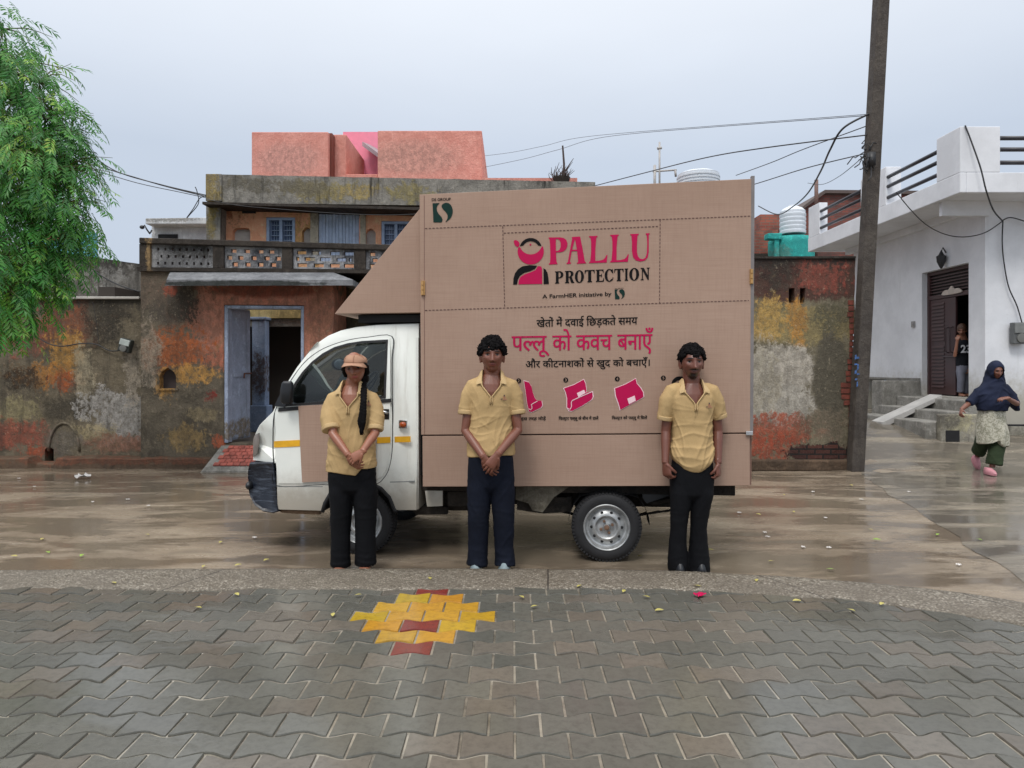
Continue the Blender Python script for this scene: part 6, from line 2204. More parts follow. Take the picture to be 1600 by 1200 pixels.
def paint_body(me, c, rot, s, skin, face):
    """tone attribute: skin, with lips, brows, eyes and beard where the face has them"""
    at = me.attributes.new("tone", 'FLOAT_COLOR', 'POINT')
    inv = rot.inverted()
    lerp = lambda a, b, t: tuple(x + (y - x) * t for x, y in zip(a, b))
    st = lambda v, lo, hi: max(0.0, min(1.0, (v - lo) / (hi - lo)))
    lip, dark, white, iris = face.get('lip', S(120, 62, 58)), face.get('brow', S(28, 22, 20)), S(112, 92, 84), S(18, 12, 11)
    data = []
    for v in me.vertices:
        col = skin
        q = inv @ (v.co - c) / s
        if q.length < 0.16 and q.y < -0.02:
            ax = abs(q.x)
            ell = lambda x0, z0, a, b: math.hypot((ax - x0) / a, (q.z - z0) / b)
            cen = lambda z0, a, b: math.hypot(q.x / a, (q.z - z0) / b)
            if face.get('beard'):
                k = max(1 - st(cen(-0.084, 0.030, 0.030), 0.75, 1.2), (1 - st(cen(-0.0465, 0.034, 0.0075), 0.7, 1.15)))
                k = max(k, 0.45 * (1 - st(abs(q.z + 0.08), 0.02, 0.05)) * st(ax, 0.02, 0.05))
                col = lerp(col, dark, k * 0.92)
            if face.get('stubble'):
                k = (1 - st(cen(-0.047, 0.028, 0.006), 0.6, 1.2)) * 0.22
                col = lerp(col, dark, k)
            col = lerp(col, lip, 1 - st(cen(-0.0605, 0.024, 0.0095), 0.8, 1.1))
            col = lerp(col, lerp(lip, dark, 0.7), (1 - st(cen(-0.0605, 0.021, 0.0022), 0.6, 1.2)) * 0.8)
            col = lerp(col, tuple(x * 0.55 for x in skin), (1 - st(ell(0.032, 0.006, 0.021, 0.014), 0.6, 1.1)) * 0.22)  # shade of the eye sockets, painted into the skin tone
            bz = 0.0265 - max(0.0, ax - 0.034) * 0.25
            col = lerp(col, dark, (1 - st(math.hypot((ax - 0.031) / 0.022, (q.z - bz) / 0.0055), 0.65, 1.15)) * 0.95)
            col = lerp(col, white, 1 - st(ell(0.0315, 0.0045, 0.0135, 0.0050), 0.75, 1.1))
            col = lerp(col, iris, 1 - st(ell(0.0315, 0.0045, 0.0075, 0.0070), 0.7, 1.15))
            col = lerp(col, dark, (1 - st(math.hypot((ax - 0.0315) / 0.016, (q.z - 0.0105) / 0.0026), 0.6, 1.2)) * 0.9)
            col = lerp(col, dark, (1 - st(math.hypot((ax - 0.009) / 0.0045, (q.z + 0.0425) / 0.003), 0.6, 1.2)) * 0.6)
        data.extend((*col, 1.0))
    at.data.foreach_set("color", data)

def finish(me, name, m, parent):
    setmats(me, m)
    o = obj_from_mesh(name, me, parent)
    return o

def fold_fn(amp, seed, kx=1.0, kz=1.0):
    """soft drape with a few sharper creases"""
    def fn(p, n):
        w = Vector((p.x + 0.05 * N3(p, 5, 5, 4, seed + 5), p.y, p.z + 0.08 * N3(p, 4, 4, 3, seed + 9)))
        soft = N3(w, 7, 7, 3.5, seed)
        tilt = Vector((w.x + 0.45 * (w.z - 1.0) * (1 if w.x < 0 else -1), w.y, w.z))
        c1 = max(0.0, 1 - abs(N3(tilt, 13, 8, 3.0, seed + 2)) * 3.4)
        c2 = max(0.0, 1 - abs(N3(w, 4.0, 4.0, 13, seed + 7)) * 3.6)
        return amp * (0.95 * soft + 0.55 * kx * c1 * c1 + 0.40 * kz * c2 * c2 - 0.20)
    return fn

def torso_cut(me, test):
    bm = bmesh.new()
    bm.from_mesh(me)
    kill = [f for f in bm.faces if test(f.calc_center_median())]
    bmesh.ops.delete(bm, geom=kill, context='FACES')
    bm.to_mesh(me)
    bm.free()
    me.update()

def polo(parent, rings, sleeves, neck, seed, hem_fn=None, fold=0.013, logo=None, vdepth=0.155, nr=0.068):
    """polo shirt: body, two cuffs, collar, placket and a small chest emblem"""
    nx, ny, nz = neck
    mb = MB()
    mb.rings(rings, 30, e=2.3)
    for pts, rad in sleeves:
        p0 = Vector(pts[0])
        inner = Vector((nx + (p0.x - nx) * 0.45, ny, p0.z + 0.012))
        mid = Vector((nx + (p0.x - nx) * 0.82, ny * 0.5, p0.z + 0.006))
        mb.tube([inner, mid, p0] + list(pts[1:]), [rad[0] * 0.74, rad[0] * 0.84, rad[0] * 0.92] + list(rad[1:]), 18)
    me = remeshed(mb, 0.0062, 7)
    ff = fold_fn(fold, seed)
    zb = rings[0][2]
    def disp(p, n):
        k = min(1.0, max(0.0, (nz - 0.05 - p.z) / 0.12))
        low = min(1.0, max(0.0, (nz - 0.18 - p.z) / 0.3))
        hm = min(1.0, 0.25 + max(0.0, p.z - zb) / 0.06)
        return ff(p, n) * (0.55 + 0.6 * low) * k * hm
    displace(me, disp)
    if hem_fn:
        for v in me.vertices:
            k = max(0.0, min(1.0, (zb + 0.22 - v.co.z) / 0.22))
            if k > 0: v.co.z += hem_fn(v.co) * k
    zv = nz - vdepth
    half = lambda z: min(nr * 0.98, 0.004 + 0.80 * max(0.0, z - zv))
    V = lambda p: p.y < ny - 0.005 and p.z > zv and abs(p.x - nx) < half(p.z)
    hole = lambda p: math.hypot((p.x - nx) / (nr - 0.004), (p.y - ny) / (nr - 0.004)) < 1 and p.z > nz - 0.05
    torso_cut(me, lambda p: V(p) or hole(p) or p.z > nz + 0.012)
    shirt = finish(me, "polo_shirt", M['polo'], parent)
    def front(x, z):
        ys = [v.co.y for v in me.vertices if abs(v.co.x - x) < 0.016 and abs(v.co.z - z) < 0.016]
        return min(ys) if ys else ny - 0.09
    for pts, rad in sleeves:
        a, b = Vector(pts[-2]), Vector(pts[-1])
        d = (b - a).normalized()
        r = rad[-1]
        c = MB()
        c.tube([b - d * 0.024, b - d * 0.020, b - d * 0.0, b + d * 0.006], [r + 0.001, r + 0.0045, r + 0.0045, r + 0.001], 18)
        c.build("sleeve_cuff", M['polo_trim'], shirt, smooth='angle')
    # collar: one leaf each side, from the nape to a point on the chest
    for sd in (-1, 1):
        cl = MB()
        K = 16
        zp = nz - 0.070
        ep = Vector((nx + sd * (half(zp) + 0.004), 0, zp))
        ep.y = front(ep.x + sd * 0.012, zp) - 0.007
        lp = Vector((nx + sd * (half(zp) + 0.040), 0, zp - 0.010))
        lp.y = front(lp.x, zp) - 0.010
        rows = []
        for k in range(K + 1):
            t = k / K
            ang = R(90) + sd * -1 * R(110) * min(1.0, t / 0.66)
            ux, uy = math.cos(ang), math.sin(ang)
            U = Vector((nx + ux * (nr + 0.001), ny + uy * (nr + 0.001), nz + 0.026))
            L = Vector((nx + ux * (nr + 0.030), ny + uy * (nr + 0.026), nz - 0.026))
            if t > 0.66:
                q = (t - 0.66) / 0.34
                q2 = q * q * (3 - 2 * q)
                U = U.lerp(ep, q2 * 0.4 + q * 0.6) + Vector((0, -0.012 * math.sin(math.pi * q), 0))
                L = L.lerp(lp, q2 * 0.4 + q * 0.6) + Vector((sd * 0.006 * math.sin(math.pi * q), -0.014 * math.sin(math.pi * q), 0))
            out = Vector((ux, uy, 0.2)).normalized() if t < 0.66 else Vector((sd * 0.35, -0.9, 0.1)).normalized()
            m_ = U.lerp(L, 0.35) + out * 0.006
            inn = U - Vector((0, 0, 0.03)) + (Vector((nx, ny, U.z)) - U).normalized() * 0.002
            rows.append([cl.bm.verts.new(x) for x in (inn, U, m_, L, L - out * 0.006, m_ - out * 0.005)])
        cl.skin(rows)
        me2 = cl.mesh("collar")
        for p in me2.polygons: p.use_smooth = True
        me2.set_sharp_from_angle(angle=R(48))
        finish(me2, "collar", M['polo_trim'], shirt)
    for sd in (-1, 1):
        pl = MB()
        pts = []
        for k in range(10):
            z = zv - 0.05 + k / 9 * (vdepth - 0.01)
            x = nx + sd * (half(z) + 0.001) if z > zv else nx + sd * 0.007
            pts.append((x, front(x + sd * 0.004, z) - 0.001, z))
        pl.tube(pts, [(0.0112, 0.0050)] * 10, 8)
        pl.build("placket", M['polo_trim'], shirt, smooth=True)
    if logo:
        lx, lz = logo
        def patch(nm, x0, x1, z0, z1, m):
            y = min(front((x0 + x1) / 2, (z0 + z1) / 2), front(x0, z0)) - 0.0015
            q = MB()
            q.box(x0, x1, y, y + 0.002, z0, z1)
            q.build(nm, m, shirt)
        for x0, x1, z0, z1, m in ((lx - 0.003, lx + 0.006, lz + 0.014, lz + 0.028, 'ink_faded'), (lx - 0.006, lx + 0.009, lz + 0.008, lz + 0.013, 'logo'), (lx - 0.024, lx - 0.012, lz - 0.006, lz + 0.001, 'ink_faded'), (lx - 0.010, lx + 0.020, lz - 0.005, lz - 0.001, 'logo'), (lx - 0.008, lx + 0.018, lz - 0.012, lz - 0.009, 'ink_faded')):
            patch("chest_emblem", x0, x1, z0, z1, M[m])
    return shirt
M['ink_faded'] = plain("faded_black_print", S(92, 76, 64), 0.8)
M['logo'] = plain("faded_pink_print", S(176, 104, 92), 0.8)

def trousers(parent, rings, legs, m, seed, fold=0.008, name="trousers", voxel=0.0075, detail=None):
    mb = MB()
    b0 = rings[0]
    mb.rings([(b0[0], b0[1], b0[2] - 0.05, b0[3] * 0.35, b0[4] * 0.5), (b0[0], b0[1], b0[2] - 0.02, b0[3] * 0.78, b0[4] * 0.85)] + list(rings), 26, e=2.3)
    for pts, rad in legs:
        p0 = Vector(pts[0])
        up = Vector((rings[0][0] + (p0.x - rings[0][0]) * 0.86, p0.y, rings[1][2] + 0.03))
        r0 = rad[0] if isinstance(rad[0], (tuple, list)) else (rad[0], rad[0])
        mb.tube([up] + list(pts), [(r0[1] * 0.9, r0[0] * 0.9)] + [(x[1], x[0]) if isinstance(x, (tuple, list)) else (x, x) for x in rad], 18)
    me = remeshed(mb, voxel, 6)
    ff = fold_fn(fold * 0.75, seed, 1.0, 0.25)
    zlow = min(v.co.z for v in me.vertices)
    def disp(p, n):
        v = ff(p, n)
        k = max(0.0, 1 - (p.z - zlow) / 0.22)
        kn = math.exp(-((p.z - zlow - 0.40) / 0.10) ** 2)
        v += 0.0045 * (k + 0.5 * kn) * (max(0.0, 1 - abs(N3(p, 5, 5, 20, seed + 3)) * 3.2) - 0.25)
        return v
    displace(me, disp)
    return finish(me, name, m, parent)

def person_root(label, px, Y, cat="person", z=0.0):
    r = empty("person", ((px - 800) / F * Y, Y, z), label=label, cat=cat)
    return r

class Px:
    """photo pixel -> person coordinates (figure stands at depth Y, pixel column px)"""
    def __init__(s, px, Y, z0=0.0): s.px, s.Y, s.z0, s.k = px, Y, z0, F / Y
    def __call__(s, a, b, y=0.0):
        """y is the depth offset towards (-) or away (+) from the camera"""
        Yp = s.Y + y
        return Vector(((a - 800) / F * Yp - (s.px - 800) / F * s.Y, y, H - (b - YH) / F * Yp - s.z0))

I3 = Matrix.Identity(3)

def curly_hair(c, rot, s, seed, n=190, low=0.15, r0=0.017, jit=0.012, parent=None, line=0.042, top=0.0, sides=0.0, sweep=0.0, tufts=500):
    """hair volume: many small locks over the scalp down to the hairline, frayed with loose strands"""
    rr = random.Random(seed)
    mb = MB()
    mb.ball(c + rot @ Vector((0, 0.016, 0.026)) * s, (0.080 * s, 0.096 * s, 0.100 * s), rot, 24, 16)
    i = 0
    while i < n:
        z = rr.uniform(-0.3, 1.0)
        th = rr.uniform(0, 2 * math.pi)
        q = math.sqrt(max(0, 1 - z * z))
        d = Vector((q * math.cos(th), q * math.sin(th), z))
        p = Vector((d.x * (0.078 + sides * max(0.1, min(1.0, 0.5 + 1.2 * d.z))), d.y * 0.098 + 0.004, d.z * (0.114 + top)))
        i += 1
        lim = line + 0.010 * math.sin(d.x * 7 + seed) + r0 * 0.8 + sweep * d.x
        if d.y < 0.0 and p.z < lim - 0.05 * max(0.0, abs(d.x) - 0.72) * 4: continue
        if p.z < (low if d.y < 0.5 else low - 0.03): continue
        p = c + rot @ (p * s) + Vector((rr.uniform(-jit, jit), rr.uniform(-jit, jit), rr.uniform(-jit, jit)))
        mb.ball(p, rr.uniform(0.6, 1.3) * r0 * s, None, 8, 6)
    me = remeshed(mb, 0.0036, 1)
    displace(me, lambda p, nn: 0.005 * N3(p, 90, 90, 90, seed) + 0.003 * N3(p, 190, 190, 190, seed))
    o = finish(me, "hair", M['hair'], parent)
    mt = MB()
    vs = me.vertices
    for i in range(tufts):
        v = vs[rr.randrange(len(vs))]
        q = rot.inverted() @ (v.co - c)
        if q.z < low or (q.y < -0.06 and q.z < line - 0.005): continue
        nn = (v.normal + Vector((rr.uniform(-.8, .8), rr.uniform(-.6, .6), rr.uniform(-.5, .5)))).normalized()
        l = rr.uniform(0.008, 0.018) * (0.7 + jit * 30)
        e1 = v.co + nn * l * 0.6
        mt.tube([v.co - nn * 0.004, e1, e1 + Vector((rr.uniform(-.6, .6), rr.uniform(-.4, .4), rr.uniform(-.9, .2))) * l * 0.5], [0.0030, 0.0022, 0.0007], 4)
    mt.build("hair_tufts", M['hair'], o, smooth=True)
    return o

# ---- man in the middle
def man_middle():
    px, Y = 767.0, 5.0
    r = person_root("curly haired young man in tan polo with clasped hands before the box", px, Y)
    A = Px(px, Y)
    skin = S(118, 74, 59)
    c, s = A(769, 560, -0.02), 1.10
    c.z = A(0, 556.5).z
    rot = Matrix.Rotation(R(3), 3, 'Z') @ Matrix.Rotation(R(-3), 3, 'X')
    mb = MB()
    head_shape(mb, c, rot, s, 0.99)
    zc = A(0, 590).z
    mb.tube([c + Vector((0, 0.022, -0.05)), (0.008, 0.012, zc - 0.005), (0.004, 0.018, zc - 0.09)], [0.062, 0.063, 0.080], 16)
    mb.rings([(0, 0, 0.80, .12, .08), (0, 0, 1.0, .125, .08), (0, 0, 1.2, .13, .085), (0, 0.003, 1.30, .14, .092), (0.002, 0.008, 1.355, .12, .085), (0.004, 0.012, 1.42, .066, .064)], 22)
    wr_l, wr_r = A(757, 716, -0.185), A(776, 712, -0.215)
    for sh, el, wr in ((A(737, 612, 0), A(727.5, 673, -0.02), wr_l), (A(801, 612, 0), A(809, 672, -0.03), wr_r)):
        arm(mb, sh, el, wr, 0.042, 0.036, 0.026)
    hand(mb, wr_l, Vector((0.55, -0.02, -0.85)), Vector((0.3, 0.9, 0.1)), -1, 0.98, 0.35)
    hand(mb, wr_r, Vector((-0.55, -0.10, -0.82)), Vector((-0.2, 0.95, -0.15)), 1, 1.0, 0.42, spread=0.10)
    for a in (A(745, 0, 0), A(789, 0, 0)):
        mb.tube([(a.x * 0.8, 0, 0.82), (a.x, 0, 0.45), (a.x * 1.05, 0.01, 0.06)], [0.07, 0.055, 0.04], 12)
    me = remeshed(mb, 0.0034, 1)
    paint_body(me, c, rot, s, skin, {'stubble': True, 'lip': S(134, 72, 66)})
    finish(me, "body", M['skin'], r)
    curly_hair(c, rot, s, 11, n=1300, low=0.012, r0=0.0105, jit=0.008, parent=r, line=0.027, tufts=240, top=0.014, sides=0.010)
    R_ = [(0.002, 0.0, 0.835, .172, .125), (0.0, 0.0, 0.90, .168, .120), (0, 0, 1.0, .156, .112), (0, 0, 1.12, .148, .110), (0, 0, 1.22, .154, .112), (0, 0.0, 1.29, .166, .108), (0.002, 0.004, 1.335, .172, .102), (0.004, 0.008, 1.370, .152, .094), (0.005, 0.010, 1.402, .108, .083), (0.006, 0.012, 1.430, .082, .078), (0.006, 0.012, 1.46, .072, .070)]
    sl_l = ([A(741.5, 603, 0.0), A(733, 618, 0.0), A(729, 636, -0.005), A(728, 646.5, -0.012)], [0.068, 0.062, 0.057, 0.055])
    sl_r = ([A(796.5, 603, 0.0), A(804, 618, 0.0), A(807.5, 636, -0.008), A(809, 646.5, -0.016)], [0.068, 0.062, 0.057, 0.055])
    polo(r, R_, [sl_l, sl_r], (0.006, 0.012, 1.432), 3.0, lambda p: 0.015 * math.sin(p.x * 9 + 1), 0.011, logo=(A(788, 0).x, A(0, 622).z), vdepth=0.165)
    trousers(r, [(0, 0, 0.62, .165, .10), (0, 0, 0.72, .168, .112), (0, 0, 0.82, .164, .118), (0, 0, 0.88, .155, .112)],
             [([A(749, 765, 0), A(748, 790, -0.005), A(747, 815, -0.01), A(747, 850, 0), A(746, 872, -0.005), A(745, 884, -0.015)], [(.088, .10), (.08, .09), (.074, .082), (.072, .08), (.074, .088), (.076, .095)]),
              ([A(785, 765, 0), A(786, 790, -0.005), A(787, 815, -0.01), A(788, 850, 0), A(789, 872, -0.005), A(789, 884, -0.015)], [(.088, .10), (.08, .09), (.074, .082), (.072, .08), (.074, .088), (.076, .095)])], M['navy'], 5.0, 0.010)
    for a, tw in ((744, -0.12), (788, 0.1)):
        mb = MB()
        q = A(a, 0, 0)
        mb.rings([(q.x, -0.035, 0.0, .040, .105), (q.x, -0.035, 0.022, .045, .11), (q.x, -0.03, 0.048, .041, .10), (q.x, -0.02, 0.085, .036, .075), (q.x, 0.0, 0.11, .03, .05)], 18)
        mb.build("shoe", plain("pale_grey_shoe", S(120, 134, 138), 0.7, var=0.25), r, smooth='angle', bevel=0)
man_middle()

# ---- woman with the cap and plait
def woman_cap():
    px, Y = 550.0, 5.0
    r = person_root("young woman in tan polo and peach cap with long black plait by the cab", px, Y)
    A = Px(px, Y)
    skin = S(146, 95, 74)
    c, s = A(555, 575, -0.02), 1.0
    rot = Matrix.Rotation(R(-6), 3, 'Y') @ Matrix.Rotation(R(4), 3, 'Z') @ Matrix.Rotation(R(4), 3, 'X')
    mb = MB()
    head_shape(mb, c, rot, s, 0.98, 1.05)
    mb.tube([c + Vector((-0.004, 0.02, -0.05)), (0.0, 0.012, A(0, 602).z), (-0.004, 0.018, A(0, 620).z)], [0.052, 0.053, 0.072], 16)
    mb.rings([(0, 0, 0.75, .12, .08), (0, 0, 0.95, .12, .08), (0, 0, 1.1, .125, .085), (0, 0.003, 1.22, .13, .09), (0, 0.008, 1.28, .115, .083), (0, 0.012, 1.34, .06, .058)], 22)
    wr_l, wr_r = A(545, 712, -0.20), A(566, 706, -0.225)
    for sh, el, wr in ((A(520, 625, 0), A(520, 678, -0.115), wr_l), (A(584, 625, 0), A(586, 677, -0.10), wr_r)):
        arm(mb, sh, el, wr, 0.038, 0.033, 0.0235)
    hand(mb, wr_l, Vector((0.62, -0.04, -0.66)), Vector((0.3, 0.9, 0.15)), -1, 0.9, 0.5)
    hand(mb, wr_r, Vector((-0.62, -0.06, -0.42)), Vector((-0.25, 0.8, -0.5)), 1, 0.9, 0.6)
    for a in (A(532, 0, 0), A(571, 0, 0)):
        mb.tube([(a.x * 0.8, 0, 0.82), (a.x, 0, 0.45), (a.x * 1.0, 0.01, 0.05)], [0.07, 0.05, 0.036], 12)
        mb.tube([(a.x, 0.03, 0.035), (a.x + 0.005, -0.06, 0.03), (a.x + 0.008, -0.15, 0.018)], [(0.035, 0.033), (0.03, 0.042), (0.014, 0.036)], 12)
    me = remeshed(mb, 0.0034, 1)
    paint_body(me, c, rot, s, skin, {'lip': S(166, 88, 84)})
    finish(me, "body", M['skin'], r)
    # hair: shell under the cap, ending in a plait over her left shoulder
    mb = MB()
    mb.ball(c + rot @ Vector((0, 0.020, 0.012)) * s, (0.079 * s, 0.092 * s, 0.080 * s), rot, 24, 16)
    for sd in (-1, 1):
        mb.tube([c + rot @ Vector(p) * s for p in ((sd * 0.050, -0.058, 0.034), (sd * 0.072, -0.036, 0.020), (sd * 0.080, -0.005, 0.0), (sd * 0.072, 0.03, -0.05))], [0.014, 0.018, 0.02, 0.022], 10)
    mb.ball(c + rot @ Vector((0.045, 0.05, -0.085)) * s, (0.04, 0.045, 0.04))
    P0 = [A(567.5, 600, 0.0), A(568.5, 612, -0.085), A(568, 628, -0.128), A(567, 645, -0.142), A(565, 660, -0.146), A(565.5, 672, -0.145)]
    wd = [0.021, 0.021, 0.020, 0.023, 0.026, 0.013]
    pts = []
    for i in range(len(P0) - 1):
        for k in range(7):
            t = k / 7
            pts.append((P0[i].lerp(P0[i + 1], t), wd[i] + (wd[i + 1] - wd[i]) * t))
    for i, (p, w) in enumerate(pts):
        sd = -1 if i % 2 else 1
        mb.ball(p + Vector((sd * w * 0.42, 0, 0)), (w * 0.80, w * 0.72, w * 0.82), Matrix.Rotation(sd * R(35), 3, 'Y'), 10, 8)
    me = remeshed(mb, 0.004, 1)
    displace(me, lambda p, n: 0.0015 * N3(p, 160, 160, 40, 3))
    ho = finish(me, "hair", M['hair'], r)
    mt = MB()
    rr = random.Random(8)
    for i in range(26):
        b = P0[-1] + Vector((rr.uniform(-0.012, 0.012), rr.uniform(-0.01, 0.01), 0.02))
        mt.tube([b, b + Vector((rr.uniform(-0.006, 0.006), 0, -0.03)), b + Vector((rr.uniform(-0.004, 0.006), 0, -0.055))], [0.005, 0.004, 0.0008], 5)
    mt.build("plait_end", M['hair'], ho, smooth=True)
    # cap
    cap = empty("cap", (0, 0, 0))
    cap.parent = r
    mb = MB()
    rows = []
    rot = rot @ Matrix.Rotation(R(7), 3, 'Y')
    cc = c + rot @ Vector((0, 0.010, 0.038)) * s
    for j in range(10):
        ph = R(92) * (1 - j / 9.0)
        rows.append([mb.bm.verts.new(cc + rot @ Vector((0.083 * math.sin(ph) ** 0.8 * math.cos(t), 0.106 * math.sin(ph) ** 0.8 * math.sin(t), (0.061 - 0.012 * math.sin(t) * math.sin(ph)) * math.cos(ph) + 0.003 * math.cos(6 * t) * math.sin(ph) * (j > 2))) * s) for t in [2 * math.pi * k / 36 for k in range(36)]] if j < 9 else None)
    rows = [q for q in rows if q]
    mb.skin(rows, cap=True)
    mb.ball(cc + rot @ Vector((0, 0, 0.061)) * s, (0.009 * s, 0.009 * s, 0.006 * s))
    me = mb.mesh("crown")
    for p in me.polygons: p.use_smooth = True
    displace(me, lambda p, n: 0.007 * N3(p, 22, 22, 22, 2))
    finish(me, "crown", M['cap'], cap)
    mb = MB()
    for t in (R(-90), R(-30), R(-150), R(30), R(150), R(90)):
        mb.tube([cc + rot @ Vector((0.0842 * math.sin(ph) ** 0.8 * math.cos(t), 0.1075 * math.sin(ph) ** 0.8 * math.sin(t), (0.0625 - 0.012 * math.sin(t) * math.sin(ph)) * math.cos(ph))) * s for ph in [R(90) * k / 8 for k in range(1, 9)]], 0.0022, 5)
    mb.build("cap_seam", M['cap_seam'], cap, smooth=True)
    mb = MB()
    rowsT, K = [], 22
    for k in range(K + 1):
        t = R(-148) + R(116) * k / K
        inner = cc + rot @ Vector((0.084 * math.cos(t), 0.107 * math.sin(t), -0.002)) * s
        f = max(0.0, math.sin(math.pi * k / K)) ** 0.6
        outp = inner + rot @ Vector((0.022 * math.cos(t), -0.074 * f, -0.010 * f - 0.030 * (abs(k / K - 0.5) * 2) ** 1.6)) * s
        th = Vector((0, 0, 0.004))
        rowsT.append([mb.bm.verts.new(q) for q in (inner + th, outp + th, outp, inner)])
    mb.skin(rowsT)
    for f in mb.bm.faces: f.material_index = 1 if f.calc_center_median().z < 0 else 0
    me = mb.mesh("brim")
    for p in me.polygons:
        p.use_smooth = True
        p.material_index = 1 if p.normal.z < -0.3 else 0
    me.set_sharp_from_angle(angle=R(50))
    finish(me, "brim", [M['cap'], M['cap_dark']], cap)
    R_ = [(-0.004, 0.0, 0.735, .184, .128), (-0.004, 0.0, 0.80, .180, .124), (0, 0, 0.92, .166, .116), (0, 0, 1.05, .150, .114), (0, 0, 1.15, .150, .122), (0, 0.0, 1.215, .152, .108), (0.0, 0.004, 1.26, .150, .098), (0.0, 0.008, 1.295, .130, .090), (0.0, 0.010, 1.325, .102, .080), (0.0, 0.012, 1.352, .078, .072), (0.0, 0.012, 1.385, .066, .066)]
    sl_l = ([A(523, 622, 0.0), A(517, 638, -0.024), A(515, 655, -0.06), A(517.5, 671, -0.096)], [0.062, 0.064, 0.066, 0.062])
    sl_r = ([A(579, 622, 0.0), A(586, 638, -0.022), A(588, 655, -0.055), A(586.5, 671, -0.086)], [0.062, 0.062, 0.060, 0.054])
    polo(r, R_, [sl_l, sl_r], (-0.002, 0.012, 1.358), 13.0, lambda p: -0.02 + 0.05 * max(0.0, min(1.0, (p.x - 0.05) / 0.04)) - 0.012 * math.sin(p.x * 12), 0.011, logo=(A(579, 0).x, A(0, 631).z), vdepth=0.165, nr=0.062)
    trousers(r, [(0, 0, 0.60, .165, .10), (0, 0, 0.70, .172, .118), (0, 0, 0.80, .165, .12), (0, 0, 0.86, .150, .11)],
             [([A(533, 770, 0), A(533, 800, 0), A(532, 830, 0), A(532, 862, 0), A(532, 884, 0)], [(.088, .10), (.078, .09), (.070, .08), (.070, .08), (.073, .085)]),
              ([A(571, 770, 0), A(571, 800, 0), A(571, 830, 0), A(571.5, 862, 0), A(572, 882, 0)], [(.088, .10), (.080, .09), (.074, .08), (.074, .08), (.077, .085)])], M['black_cloth'], 15.0, 0.006)
woman_cap()

